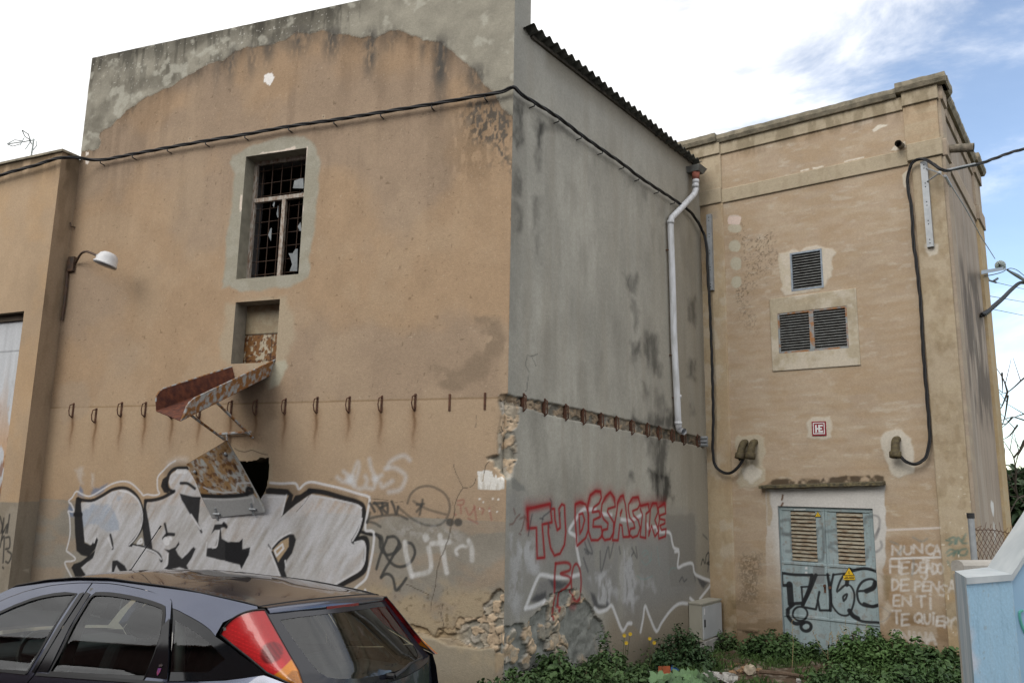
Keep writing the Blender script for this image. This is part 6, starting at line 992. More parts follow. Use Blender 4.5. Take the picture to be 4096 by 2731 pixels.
    am=ss(.655,.662,T2)[...,None]; d2=np.linalg.norm(G-G[50,17],axis=-1); ang=np.sin(26*np.arctan2(T2-.83,(S2-.55)*.3)); ca=np.array([.72,.25,.02])*(.9+.25*ang*(d2<.05))[...,None]*(1-.45*ss(.05,.044,d2))[...,None]; c_=c_*(1-am)+ca*am; edge_=np.minimum(np.minimum(S2,1-S2)*(1.05-T2),T2)[...,None]; c_=c_*ss(.0,.035,edge_)+np.array([.10,.012,.014])*(1-ss(.0,.035,edge_))
    ML=mat('lamp_lens',attr=True,scale=120,rough=.24,coat=.45,bump=.1,bscale=170)
    def gridm(name,i0,i1,par):
        Gs=G[i0:i1]; n0,n1=Gs.shape[:2]; i=np.arange(n0*n1).reshape(n0,n1); q=np.stack([i[:-1,:-1],i[:-1,1:],i[1:,1:],i[1:,:-1]],-1).reshape(-1,4); return mk(name,Gs.reshape(-1,3),q if sgn>0 else q[:,::-1],ML,par,True,c_[i0:i1].reshape(-1,3))
    tl=gridm('tail_lamp',0,cut+1,car); gridm('indicator_lens',cut,61,tl)
    m=MB(); m.tube(np.concatenate([G[:,0]]),.006,6); m.tube(G[:,-1],.003,6); m.tube(G[0],.006,6); m.build('lamp_seal',RUB,tl)
# enamel shield on the rear pillar trim
v=[(-.5,.55),(.5,.55),(.5,-.1),(0,-.7),(-.5,-.1)]; ec=(.165,.975); P_=[(ec[0]+a*.022,ec[1]+b*.030) for a,b in v]
bd=side('shield_badge',P_,mat('purple_enamel',(.10,.05,.22),(.35,.06,.10),160,.3),car,step=.01,off=.009); P_=[(ec[0]+a*.026,ec[1]+b*.02+.024) for a,b in ((-.4,0),(.4,0),(.5,.6),(.2,.3),(0,.8),(-.2,.3),(-.5,.6))]; side('crown',P_,mat('chrome',(.6,.6,.62),None,4,.2,1.0),bd,step=.02,off=.009)
# roof skin with crown, from windscreen header to the tailgate seam
dx=np.array([2.0,1.80,1.657,1.40,1.157,.878,.65,.417,.25,.071,-.08,-.20,-.275]); dy=np.array([.60,.600,.597,.582,.573,.572,.578,.588,.592,.593,.590,.585,.58]); dz_=np.array([1.205,1.305,1.366,1.405,1.424,1.426,1.408,1.393,1.378,1.356,1.336,1.319,1.304])
xs=np.linspace(1.66,-.275,40); ts=np.linspace(-1,1,25); wy=np.interp(xs,dx[::-1],dy[::-1]); wz=np.interp(xs,dx[::-1],dz_[::-1]); crown=.036*np.clip((1.75-xs)/.5,0,1)*np.clip(.55+(xs+.3)*.7,.55,1)
G=np.stack([xs[:,None]-.075*(1-ts[None]**2)*ss(.3,-.3,xs)[:,None],wy[:,None]*ts[None],wz[:,None]+crown[:,None]*(1-np.abs(ts[None])**2.4)],-1)
i=np.arange(G.shape[0]*G.shape[1]).reshape(G.shape[:2]); qq=np.stack([i[:-1,:-1],i[:-1,1:],i[1:,1:],i[1:,:-1]],-1).reshape(-1,4); mk('roof',G.reshape(-1,3),qq,PNT,car,True)
for sgn in (1,-1): x3=np.linspace(2.0,-.275,60); MB().tube(np.stack([x3,np.interp(x3,dx[::-1],dy[::-1])*sgn,np.interp(x3,dx[::-1],dz_[::-1])+.002],1),.005,6).build('roof_seam',RUB,car)
# tailgate: spoiler lip, glass with border, lower panel
re_=G[-1]; n=25; yy=ts*.575; lipz=1.278+.006*(1-ts**2); lip=np.stack([Rx(yy*1.0,lipz)-.012,yy,lipz],1); und=lip+np.array([.045,0,-.012])
top=re_+np.array([-.006,0,-.002]); midl=top*.45+lip*.55+np.array([-.012,0,.012]); lipb=lip+np.array([.0,0,-.020])
V=np.concatenate([top,midl,lip,lipb,und]); tg_=empty('tailgate',(0,0,0)); tg_.parent=car; tg_['local']=1
sp=mk('spoiler',V,[(r*n+j,r*n+j+1,(r+1)*n+j+1,(r+1)*n+j) for r in range(4) for j in range(n-1)],PNT,tg_,True); MB().tube(top+[.0,0,.001],.004,6).build('tailgate_seam',RUB,sp)
bl=lambda y0,y1,z0,z1:[(y0,z0),(y1,z0),(y1,z1),(y0,z1)]
def strip(name,y0,y1,m,par,zlo,zhi,off):
    y=np.linspace(y0,y1,10); f=[(j,j+1,11+j-1+0,10+j) for j in range(9)]; k=(y/.62); zb=1.278+.006*(1-k**2); V=np.concatenate([np.stack([Rx(y,zb)-.012-off,y,zb+zlo],1),np.stack([Rx(y,zb)-.012-off,y,zb+zhi],1)]); return mk(name,V,[(j,j+1,10+j+1,10+j) for j in range(9)],m,par)
strip('high_brake_light',-.17,.16,REDD,sp,-.018,-.002,.003)
CG=[(.535,1.235),(.42,1.240),(.316,1.242),(.18,1.243),(.0,1.243),(-.18,1.243),(-.316,1.242),(-.42,1.240),(-.535,1.235),(-.530,1.13),(-.52,1.04),(-.505,.985),(-.47,.955),(-.40,.940),(-.26,.925),(-.10,.918),(0,.916),(.10,.918),(.26,.925),(.40,.940),(.47,.955),(.505,.985),(.52,1.04),(.530,1.13)]
FR=[(.585,1.288),(.4,1.287),(0,1.287),(-.4,1.287),(-.585,1.288),(-.600,1.18),(-.612,1.08),(-.622,1.0),(-.665,.93),(-.62,.90),(-.45,.885),(-.2,.873),(0,.870),(.2,.873),(.45,.885),(.62,.90),(.665,.93),(.622,1.0),(.612,1.08),(.600,1.18)]
fg=rearp('glass_border',FR,mat('grey_black_frit',(.016,.017,.024),None,4,.16,spec=.6),tg_,[CG],.05,.0); rearp('rear_window',CG,GLS,fg,step=.03,off=-.003)
LP=[(.665,.926),(.62,.897),(.45,.882),(.2,.870),(0,.867),(-.2,.870),(-.45,.882),(-.62,.897),(-.665,.926),(-.69,.80),(-.68,.62),(0,.61),(.68,.62),(.69,.80)]
rearp('lower_panel',LP,PNT,tg_,step=.06)
# wiper
def rp(y,z,o=.012): return np.array([float(Rx(y,z))-o,y,z])
wp_=MB(); wp_.tube([rp(.01,.905,.0),rp(.01,.905,.05)],.017,10); wp_.tube([rp(.01,.905,.045),rp(-.10,.925,.045),rp(-.24,.945,.035)],[.014,.010,.007],8); wp_.tube([rp(-.08,.912,.02),rp(-.24,.938,.022),rp(-.46,.945,.022)],.006,6); wp_.build('rear_wiper',M_BLK,tg_)
# bumper and underbody, bonnet, windscreen, nose
def loft(name,secs,m,par,sm=True):
    k=len(secs[0]); V=np.concatenate(secs); return mk(name,V,[(r*k+j,(r+1)*k+j,(r+1)*k+j+1,r*k+j+1) for r in range(len(secs)-1) for j in range(k-1)],m,par,sm)
ys=np.linspace(-1,1,21); loft('rear_bumper',[np.stack([-.66+dx_-.10*(1-ys**2)-.0*ys,ys*.74,np.full(21,z)],1) for z,dx_ in ((.62,.0),(.60,-.05),(.52,-.075),(.42,-.07),(.32,-.03),(.28,.05))],PNT,car)
loft('bonnet',[np.stack([np.full(21,x)+.05*(1-ys**2),ys*wy_,z+.04*(1-ys**2)],1) for x,z,wy_ in ((2.22,.975,.70),(2.4,.955,.745),(2.7,.915,.755),(3.0,.85,.72),(3.2,.78,.66),(3.32,.70,.60))],PNT,car)
loft('front_bumper',[np.stack([x+.10*(1-ys**2),ys*wy_,np.full(21,z)],1) for x,z,wy_ in ((3.32,.70,.60),(3.36,.62,.66),(3.42,.52,.70),(3.41,.40,.70),(3.34,.30,.66),(3.2,.24,.6))],PNT,car)
loft('windscreen',[np.stack([x+.10*(1-ys**2),ys*wy_,np.full(21,z)+.03*(1-ys**2)],1) for x,z,wy_ in ((1.66,1.366,.59),(1.80,1.305,.605),(1.98,1.215,.625),(2.12,1.125,.64),(2.26,1.0,.66))],GLS,car)
for sgn in (1,-1):
    m=MB(); m.sphere((3.22,.58*sgn,.70),.10,14,8,(.9,1.15,.8)); m.build('headlight',mat('headlight_lens',(.6,.62,.64),None,4,.05,coat=1),car,True)
    ms=MB(); ms.sphere((1.98,.90*sgn,1.0),.1,14,9,(.6,1.0,.72)); mr_=ms.build('door_mirror',PNT,car,True); ms=MB(); ms.tube([(1.98,.79*sgn,.97),(1.98,.87*sgn,.99)],.025,8); ms.build('mirror_stalk',M_BLK,mr_)
    ms=MB(); ms.sphere((1.935,.905*sgn,1.0),.085,14,9,(.25,.95,.72)); ms.build('mirror_glass',mat('mirror_glass',(.75,.78,.8),None,3,.03,1.0),mr_,True)
m=MB(); m.add([(3.2,-.7,.25),(3.2,.7,.25),(-.6,.68,.27),(-.6,-.68,.27)],[(0,1,2,3)]); m.build('floor_pan',M_BLK,car)
for x in (0,2.615):
    for sgn in (1,-1):
        pr=[(.10,.19),(.098,.28),(.08,.305),(0,.312),(-.08,.305),(-.098,.28),(-.10,.19)]; V=[];k=28
        for a_,r_ in pr: V+= [(x+r_*math.cos(t_),.70*sgn+a_*sgn,.305+r_*math.sin(t_)) for t_ in np.linspace(0,2*math.pi,k,endpoint=False)]
        wh=empty('wheel',(x,.70*sgn,.305)); wh.parent=car; wh['local']=1
        ty=mk('tyre',np.array(V)-np.array([x,.70*sgn,.305]),[(r*k+j,r*k+(j+1)%k,(r+1)*k+(j+1)%k,(r+1)*k+j) for r in range(6) for j in range(k)],M_BLK,wh,True)
        m=MB(); m.tube([(0,.05*sgn,0),(0,.085*sgn,0)],[.19,.18],24); 
        for q_ in range(5): a_=q_*1.2566; m.tube([(0,.09*sgn,0),(.18*math.cos(a_),.088*sgn,.18*math.sin(a_))],.022,6)
        m.build('rim',mat('alloy_rim',(.42,.43,.45),None,5,.35,.8),wh)
# interior
sf=empty('interior',(0,0,0)); sf.parent=car; sf['local']=1
def seat(x,y,w=.25):
    m=MB(); m.hexa([(x-.10,y-w,.50),(x+.45,y-w,.50),(x+.45,y+w,.50),(x-.10,y+w,.50),(x-.10,y-w,.60),(x+.45,y-w,.65),(x+.45,y+w,.65),(x-.10,y+w,.60)]); m.hexa([(x-.12,y-w,.52),(x+.04,y-w,.52),(x+.04,y+w,.52),(x-.12,y+w,.52),(x-.26,y-w*.8,1.06),(x-.14,y-w*.8,1.06),(x-.14,y+w*.8,1.06),(x-.26,y+w*.8,1.06)]); s=m.build('seat',INT,sf); b=s.modifiers.new('soft','BEVEL'); b.width=.045; b.segments=3
    h=MB(); h.sphere((x-.24,y,1.165),.1,16,10,(.62,1.35,.95)); h.build('headrest',INT,s,True); h=MB()
    for d in (-.05,.05): h.tube([(x-.21,y+d,1.02),(x-.235,y+d,1.1)],.008,6)
    h.build('headrest_post',M_GALV,s)
seat(1.0,.36); seat(1.0,-.36)
m=MB(); m.hexa([(-.02,-.60,.5),(.42,-.60,.5),(.42,.60,.5),(-.02,.60,.5),(-.02,-.60,.60),(.42,-.60,.62),(.42,.60,.62),(-.02,.60,.60)]); m.hexa([(-.06,-.58,.55),(.08,-.58,.55),(.08,.58,.55),(-.06,.58,.55),(-.20,-.56,.98),(-.10,-.56,.98),(-.10,.56,.98),(-.20,.56,.98)]); s=m.build('rear_bench',INT,sf); b=s.modifiers.new('soft','BEVEL'); b.width=.03; b.segments=3
for y in (.36,-.36): h=MB(); h.sphere((-.17,y,1.04),.09,14,9,(.5,1.2,.7)); h.build('headrest',INT,s,True)
m=MB(); m.add([(-.20,-.58,.90),(-.20,.58,.90),(-.64,.50,.885),(-.64,-.50,.885)],[(0,1,2,3)]); m.build('parcel_shelf',INT,sf)
m=MB(); m.hexa([(1.75,-.68,.60),(2.25,-.66,.60),(2.25,.66,.60),(1.75,.68,.60),(1.72,-.68,.93),(2.24,-.62,.965),(2.24,.62,.965),(1.72,.68,.93)]); s=m.build('dashboard',INT,sf); b=s.modifiers.new('soft','BEVEL'); b.width=.05; b.segments=3
m=MB(); t_=np.linspace(0,2*math.pi,30); m.tube([np.array([1.60,.36,.90])+.185*(math.cos(q_)*np.array([0,1,0])+math.sin(q_)*np.array([.42,0,.907])) for q_ in t_],.016,8,False); m.tube([(1.60,.36,.90),(1.78,.36,.80)],.035,10)
for q_ in (.3,math.pi-.3,-math.pi/2): m.tube([(1.60,.36,.90),np.array([1.60,.36,.90])+.18*(math.cos(q_)*np.array([0,1,0])+math.sin(q_)*np.array([.42,0,.907]))],.015,6)
m.build('steering_wheel',M_BLK,sf)
for sgn in (1,-1):
    m=MB(); m.tube([(1.02,.69*sgn,.92),(1.0,.64*sgn,1.16),(.98,.57*sgn,1.36)],.035,8); m.build('pillar_lining',INTG,sf,True)
    m=MB(); m.tube([(-.13,.63*sgn,1.20),(-.30,.60*sgn,1.08),(-.50,.60*sgn,.93)],.05,8); m.tube([(.26,.60*sgn,1.29),(.20,.64*sgn,1.15),(.10,.72*sgn,.95)],.03,8); m.build('pillar_lining',INTG,sf,True)
m=MB(); G2=G.copy(); G2[...,2]-=.03; mk('headlining',G2.reshape(-1,3),qq[:,::-1],INTG,sf,True)
m=MB(); m.sphere((1.55,0,1.27),.06,12,8,(.5,1.7,.7)); m.build('inner_mirror',M_BLK,sf,True)
# aerial on the roof
o_=CM.T@(EYE-CT); 
def cray(x,y): return CM.T@ray(np.array(x),np.array(y))
d_=cray(433.,2293.); t_=(-.0-o_[1])/d_[1]; b0=o_+d_*t_; b0=np.array([1.36,0.0,1.435]); d1=cray(643.5,2102.); t1=(0-o_[1])/d1[1]; b1=o_+d1*t1
an=MB(); an.tube([b0,b0+(b1-b0)*.06],[.014,.009],8); an.tube([b0+(b1-b0)*.05,b1],.0035,6); an.tube([b1-(b1-b0)*.06,b1],.0055,6); an.build('aerial',M_BLK,car)
# ============================================================ HOUSE ACROSS THE STREET (seen in the car windows)
O=Plane((A.n*3.1)[:2],AA); oh=empty('street_house',O.P(-6,-1.9),'dark red row house across the street, reflected in the car windows','house')
def obox(m,u0,u1,z0,z1,o0,o1): return m.box(O,u0,u1,z0,z1,o0,o1)
obox(MB(),-30,6,-3.2,4.9,.4,7).build('wall',mat('dull_red_render',(.11,.05,.04),(.08,.04,.03),2,.9),oh)
m=MB(); m.hexa([O.P(-30.4,4.9,0),O.P(6.4,4.9,0),O.P(6.4,4.9,7.4),O.P(-30.4,4.9,7.4),O.P(-30.4,5.05,0),O.P(6.4,5.05,0),O.P(6.4,6.6,4.5),O.P(-30.4,6.6,4.5)]); m.build('tiled_roof',mat('clay_tiles',(.14,.07,.045),(.08,.05,.035),6,.95),oh)
for i in range(7): m=MB(); u=-27+i*4.6; m.box(O,u,u+1.1,-.2,1.3,.37,.41); m.build('window',mat('dark_shutter',(.03,.035,.03),None,9,.6),oh)
# ============================================================ PLANTS
M_LEAF=mat('leaf_green',attr=True,scale=60,rough=.55,spec=.35)
M_STEM=mat('green_stem',(.06,.085,.03),(.10,.08,.04),12,.8)
def leaves(name,parent,C_,Nn,size,col,jit=.35,asp=.62):
    """folded leaf blades: 6 vertices each"""
    n=len(C_); r=rng.normal(size=(n,3)); ax=np.cross(Nn,r); ax/=np.linalg.norm(ax,axis=1)[:,None]+1e-9; bx=np.cross(Nn,ax); bx/=np.linalg.norm(bx,axis=1)[:,None]+1e-9; Nn=np.cross(ax,bx); Nn*=np.sign((Nn[:,2:]+.2))
    s=(size*(1+jit*rng.normal(size=n))).clip(size*.35,size*2)[:,None]; w=s*asp*.5; droop=-.16*s
    V=np.stack([C_-ax*s*.5,C_-ax*s*.12+bx*w+Nn*s*.08,C_+ax*s*.22+bx*w*.7+Nn*s*.05,C_+ax*s*.55+np.array([0,0,1])*droop,C_+ax*s*.22-bx*w*.7+Nn*s*.05,C_-ax*s*.12-bx*w+Nn*s*.08],1).reshape(-1,3)
    i=np.arange(n)[:,None]*6; f=np.concatenate([i+np.array([[0,1,2,3]]),i+np.array([[0,3,4,5]])],0)
    return mk(name,V,f,M_LEAF,parent,False,np.repeat(col,6,0))
def bush(name,label,cat,base,rad,hgt,n,size,c0=(.024,.050,.017),c1=(.062,.108,.036),shoots=14,group=None,cone=0,top=None):
    """many short leafy shoots rising from a mound: uneven outline with gaps"""
    x,y=base; z=float(gz(x,y)); root=empty(name,(x,y,z),label,cat,group); cs=[];ns=[];st=MB(); per=max(3,n//shoots)
    for k in range(shoots):
        a=rng.uniform(0,2*math.pi); q=math.sqrt(rng.uniform(0,1)); px_=x+q*rad*math.cos(a); py=y+q*rad*.75*math.sin(a); hh=hgt*(1-.55*q**1.6)*rng.uniform(.6,1.12) if not cone else hgt*(1-.85*q)*rng.uniform(.75,1.05)
        if top is not None and k<len(top): px_,py,hh=x+top[k][0],y+top[k][1],top[k][2]
        lean=np.array([(px_-x)*.35+rng.normal()*.06,(py-y)*.35+rng.normal()*.06,0]); b=np.array([px_,py,float(gz(px_,py))-.02]); t_=b+lean*hh/hgt+np.array([0,0,hh]); st.tube([b,b+(t_-b)*.5+lean*-.15,t_],[.008,.006,.003],5)
        u=rng.uniform(.12,1,per)**.75; rr_=(.11+.10*rng.random())*(1.15-u*.75)*(1+hgt*.25); an_=rng.uniform(0,2*math.pi,per); c=b+(t_-b)*u[:,None]+np.stack([rr_*np.cos(an_),rr_*np.sin(an_),rng.normal(0,.025,per)],1)*rng.uniform(.35,1,per)[:,None]
        cs.append(c); nn=np.stack([np.cos(an_)*.5,np.sin(an_)*.5,np.ones(per)],1)+rng.normal(0,.35,(per,3)); ns.append(nn/np.linalg.norm(nn,axis=1)[:,None])
    st.build('stems',M_STEM,root); Cc=np.concatenate(cs); tone=rng.random(len(Cc))[:,None]; cl_=fbm(Cc[:,0]*3,Cc[:,2]*3+Cc[:,1]*2,201)[:,None]; tone=np.clip(.25+.4*tone+.9*(cl_-.5),0,1)
    leaves('foliage',root,Cc,np.concatenate(ns),size,np.asarray(c0)*1.12*(1-tone)+np.asarray(c1)*1.2*tone); return root
def gpt(x,y):
    """where the sight line of a photograph pixel meets the ground"""
    r_=ray(np.array(float(x)),np.array(float(y))); 
    t=8.
    for _ in range(30):
        P_=EYE+r_*t; t+= (P_[2]-gz(P_[0],P_[1]))/max(.05,-r_[2])
    return EYE+r_*t
G1='weeds growing along the foot of the walls'
def atwall(pl,x,off):  # foot of the wall below pixel column x, brought forward by off
    h=pl.hit(np.array(float(x)),np.array(2600.),off); return (h[0],h[1])
bush('weed_clump','dark green weed clump at the broken warehouse corner','weeds',atwall(B,2090,.35),.40,.40,2600,.05,group=G1,shoots=34)
bush('weed_clump','tall leafy weed clump against the exposed rubble of the side wall','weeds',atwall(B,2235,.32),.40,.52,3000,.05,group=G1,shoots=38)
bush('weed_clump','broad low weed clump in front of the rubble, left of the yellow flowers','weeds',atwall(B,2330,.55),.50,.42,2800,.05,group=G1,shoots=38)
bush('weed_clump','weed clump below the yellow flowers on the side wall','weeds',atwall(B,2440,.42),.40,.46,2400,.05,group=G1,shoots=30)
bush('weed_clump','sparse weed shoots where the long weed bed ends beside the orange rubbish','weeds',atwall(B,2520,.55),.34,.26,800,.045,group=G1,shoots=18)
bush('shrub','dense dark cone shaped shrub in front of the meter cabinet','shrub',atwall(B,2730,.50),.40,.66,5200,.042,(.016,.036,.014),(.038,.075,.028),70,cone=1)
bush('weed_clump','small upright weed right of the meter cabinet plinth','weeds',atwall(C,2895,.35),.15,.42,700,.045,(.03,.058,.022),(.07,.115,.04),group=G1,shoots=12)
bush('shrub','round leafy shrub at the left foot of the blue-grey doors','shrub',atwall(C,3120,.40),.50,.44,4200,.05,(.022,.048,.016),(.058,.105,.034),56)
bush('weed_clump','low weeds at the foot of the middle of the doors','weeds',atwall(C,3290,.35),.30,.22,900,.045,(.022,.045,.015),group=G1,shoots=20)
bush('shrub','large bright green shrub at the right foot of the doors','shrub',atwall(C,3520,.60),.60,.56,5600,.055,(.030,.066,.020),(.078,.14,.042),70)
bush('shrub','leafy shrub under the white writing, next to the pale blue box','shrub',atwall(C,3700,.55),.60,.40,4200,.055,(.028,.06,.02),(.074,.13,.042),54)
bush('weed_clump','bright weeds at the front of the yard below the large shrub','weeds',tuple(gpt(3440,2770)[:2]),.60,.32,3600,.05,(.028,.06,.02),(.08,.14,.045),group=G1,shoots=46)
bush('weed_clump','weeds crowding against the left side of the pale blue box','weeds',tuple(gpt(3730,2770)[:2]),.55,.36,3400,.055,(.028,.06,.02),(.08,.145,.05),group=G1,shoots=40)
# mallow with large pale round leaves
def mallow(label,pts):
    b=gpt(*pts[0]); root=empty('mallow_plant',tuple(b),label,'plant')
    for (x,y,r) in pts[1:]:
        c=gpt(x,y+40)+np.array([0,0,.05+.09*rng.random()]); nn=np.array([rng.normal()*.5,-.5+rng.normal()*.3,1]); nn/=np.linalg.norm(nn); a=np.cross(nn,[0,1,.2]); a/=np.linalg.norm(a); bb=np.cross(nn,a); k=22; th=np.linspace(0,2*math.pi,k,endpoint=False); R_=r*(.86+.14*np.cos(th*7)-.35*np.exp(-((th-math.pi*1.5)/.22)**2)); V=[c-nn*r*.18]+[c+a*R_[i]*.55*math.cos(th[i])+bb*R_[i]*.55*math.sin(th[i])+nn*r*.03*math.cos(th[i]*7) for i in range(k)]+[c+a*R_[i]*math.cos(th[i])+bb*R_[i]*math.sin(th[i])+nn*r*(.10*math.cos(th[i]*7)-.02) for i in range(k)]
        r=r*.66; col=np.array([.085,.15,.07])*(.5+.9*rng.random())*np.ones((len(V),3)); col[1:k+1]*=1.12
        mk('leaf',V,[(0,1+i,1+(i+1)%k) for i in range(k)]+[(1+i,1+k+i,1+k+(i+1)%k,1+(i+1)%k) for i in range(k)],M_LEAF,root,True,col); MB().tube([b+np.array([0,0,-.02]),c-nn*r*.18],.006,5).build('stalk',M_STEM,root)
mallow('pale mallow plant with big round scalloped leaves in the front of the yard',[(2760,2735)]+[(x/2.24+1950,y/2.24+2350,r) for x,y,r in ((1540,812,.15),(1640,800,.13),(1740,790,.14),(1855,765,.15),(1900,815,.12),(2010,770,.17),(1700,840,.14),(1800,845,.14),(1610,845,.13),(1960,800,.11),(1580,835,.12),(1690,815,.11),(1765,820,.13),(1830,800,.11),(1880,840,.12),(1930,785,.12),(1990,800,.10),(1670,850,.12),(1730,850,.10),(1850,850,.12))])
# yellow flowering stems
M_YEL=mat('yellow_petals',(.62,.44,.02),(.55,.36,.01),20,.6)
for label,base,hs in (('thin weed with three yellow flower heads over the weed bed',(2470,2640),((1225,425),(1278,412),(1243,492))),('thin weed with two yellow flower heads, nearer the cone shaped shrub',(2570,2655),((1452,453),(1493,490)))):
    P_=np.array([*atwall(B,base[0],.40),0]); P_[2]=gz(P_[0],P_[1]); root=empty('flowering_weed',tuple(P_),label,'plant')
    for i,h in enumerate(hs):
        t_=B.hit(np.array(1950+h[0]/2.24),np.array(2350+h[1]/2.24),.42+.05*i); MB().tube(smooth([P_,P_*.5+t_*.5+np.array([.02,.01,-.05]),t_],4),.004,5).build('stem',M_STEM,root); m=MB(); k=13
        for j in range(k): a=2*math.pi*j/k; d_=np.array([math.cos(a)*.8,-.5+.3*math.sin(a),math.sin(a)*.8]); m.add([t_,t_+np.array([math.cos(a+.2)*.019,-.012,math.sin(a+.2)*.019]),t_+np.array([math.cos(a)*.028,-.008,math.sin(a)*.028]),t_+np.array([math.cos(a-.2)*.019,-.012,math.sin(a-.2)*.019])],[(0,1,2,3)])
        m.sphere(t_,.010,8,5); m.build('flower_head',M_YEL,root)
    c=P_+(B.hit(np.array(1950+hs[0][0]/2.24),np.array(2350+hs[0][1]/2.24),.42)-P_)*rng.uniform(.1,.7,40)[:,None]+rng.normal(0,.05,(40,3)); leaves('foliage',root,c,rng.normal(0,.4,(40,3))+np.array([0,0,1]),.045,np.tile([[.06,.10,.035]],(40,1)))
# tall bare shoot with small leaves on the rubble edge
P_=np.array([*atwall(B,2425,.30),0]); P_[2]=gz(P_[0],P_[1]); t_=B.hit(np.array(2418.),np.array(2535.),.30); root=empty('weed_shoot',tuple(P_),'tall single weed shoot rising beside the edge of the broken render','weeds'); MB().tube([P_,t_],[.008,.004],5).build('stem',M_STEM,root); u=rng.uniform(.35,1.02,170); c=P_+(t_-P_)*u[:,None]+rng.normal(0,.045,(170,3)); leaves('foliage',root,c,rng.normal(0,.5,(170,3))+np.array([0,0,1]),.045,np.tile([[.055,.105,.035]],(170,1)))
P_=np.array([*atwall(C,3385,.5),0]); P_[2]=gz(P_[0],P_[1]); root=empty('dry_stalks',tuple(P_),'thin dry tan stalks standing in the weeds before the doors','weeds')
for i in range(16):
    a_=P_+np.array([rng.normal(0,.35),rng.normal(0,.15),0]); a_[2]=gz(a_[0],a_[1]); t_=a_+np.array([rng.normal(0,.10),rng.normal(0,.06),rng.uniform(.35,.62)]); m=MB(); m.tube([a_,(a_+t_)/2+np.array([rng.normal(0,.02),0,.0]),t_],[.004,.0035,.002],4)
    for j in range(5): q_=t_+(a_-t_)*j*.07; m.tube([q_,q_+np.array([rng.normal(0,.03),rng.normal(0,.02),.03])],.0035,4)
    m.build('stalk',mat('dry_straw',(.34,.27,.15),(.22,.16,.09),10,.9),root)
# grass blades over the yard
n=16000; gx=rng.uniform(.4,8.6,n); gy=rng.uniform(9.2,13.2,n); nz=fbm(gx*1.1,gy*1.1,11); k=(nz>.36)&(((gx-3.34)*C.n[0]+(gy-13.56)*C.n[1])>.05)&(((gx-3.34)*B.n[0]+(gy-13.56)*B.n[1])>.05); gx,gy=gx[k],gy[k]; n=len(gx); zz=gz(gx,gy); a=rng.uniform(0,6.28,n); h=rng.uniform(.04,.13,n); w_=.005
dxx=np.cos(a)*w_; dyy=np.sin(a)*w_; lx=rng.normal(0,.03,n); ly=rng.normal(0,.03,n)
V=np.stack([np.stack([gx-dxx,gy-dyy,zz-.01],1),np.stack([gx+dxx,gy+dyy,zz-.01],1),np.stack([gx+dxx*.6+lx*.5,gy+dyy*.6+ly*.5,zz+h*.6],1),np.stack([gx+lx*1.4,gy+ly*1.4,zz+h],1)],1).reshape(-1,3)
tag(mk('grass',V,np.arange(n*4).reshape(-1,4),M_LEAF,None,False,np.repeat(np.array([.05,.09,.025])*(.6+.9*rng.random((n,1))),4,0)),'short grass scattered over the yard','grass',kind='stuff')
# rubble, planks, litter
def rock(label,px,s,col,sq=.7,seed=0):
    c=gpt(*px); r_=np.random.default_rng(seed); m=MB(); m.sphere(c+np.array([0,0,s*sq*.35]),s,9,6,(1,1,sq)); v=np.concatenate(m.v); v+=(r_.random(v.shape)-.5)*s*.55; m.v=[v]
    return tag(m.build('stone',mat('rubble_%s'%col[0],col[1],tuple(x*.6 for x in col[1]),14,.95,0,.5,40)),label,'stone',ST)
ST='stones lying in the yard'
PALE=('pale',(.42,.36,.28)); GREYC=('grey',(.40,.39,.37)); BRN=('brown',(.30,.19,.11))
rock('large pale rock lying left of the shrub by the doors',(3003,2688),.075,PALE,.9,1)
rock('flat white plaster lump behind the mallow leaves',(2855,2722),.16,GREYC,.4,2); rock('white plaster lump at the right of the mallow',(2915,2722),.11,GREYC,.6,3)
for i,(x,y) in enumerate(((2590,2702),(2610,2715),(2575,2722),(2640,2725),(2600,2728))): rock('small rubble stone in the heap left of the orange rubbish',(x,y),.06,PALE if i%2 else GREYC,.7,10+i)
for i,(x,y) in enumerate(((2925,2668),(2950,2660),(2975,2672),(2960,2685),(3035,2680),(2990,2662),(2930,2690))): rock('small broken brown brick piece by the tower pilaster',(x,y),.045,BRN,.5,20+i)
for i,(x,y) in enumerate(((3195,2726),(3395,2713),(3413,2724),(3365,2727))): rock('small white plaster crumb in the weeds before the doors',(x,y),.035,GREYC,.8,30+i)
def slab(name,label,cat,pts,h,c,nm,th=.01):
    P_=[gpt(x,y)+np.array([0,0,dz]) for (x,y),dz in zip(pts,h)]; n=len(P_); V=np.array(P_+[p+np.array([0,0.01,-th]) for p in P_]); return tag(mk(name,V,[tuple(range(n)),tuple(range(n,2*n))[::-1]]+[((i+1)%n,i,n+i,n+(i+1)%n) for i in range(n)],mat(nm,c,tuple(x*.75 for x in c),8,.6)),label,cat)
slab('tile_fragment','broken orange plastic panel lying by the side wall','panel',[(2632,2704),(2686,2704),(2680,2690),(2634,2688)],(.02,.02,.09,.08),(.30,.075,.028),'orange_plastic')
slab('crate_lid','blue plastic lid behind the orange panel','lid',[(2682,2692),(2718,2690),(2712,2680),(2688,2682)],(.03,.02,.07,.08),(.04,.12,.32),'blue_plastic')
slab('orange_shard','smaller orange shard under the orange panel','shard',[(2655,2722),(2690,2716),(2684,2711),(2656,2714)],(.02,.02,.05,.05),(.40,.10,.03),'orange_plastic')
slab('paper_sheet','crumpled pale paper behind the mallow','paper',[(2810,2716),(2850,2722),(2880,2706),(2830,2698)],(.02,.03,.06,.05),(.45,.43,.43),'litter_paper',.004)
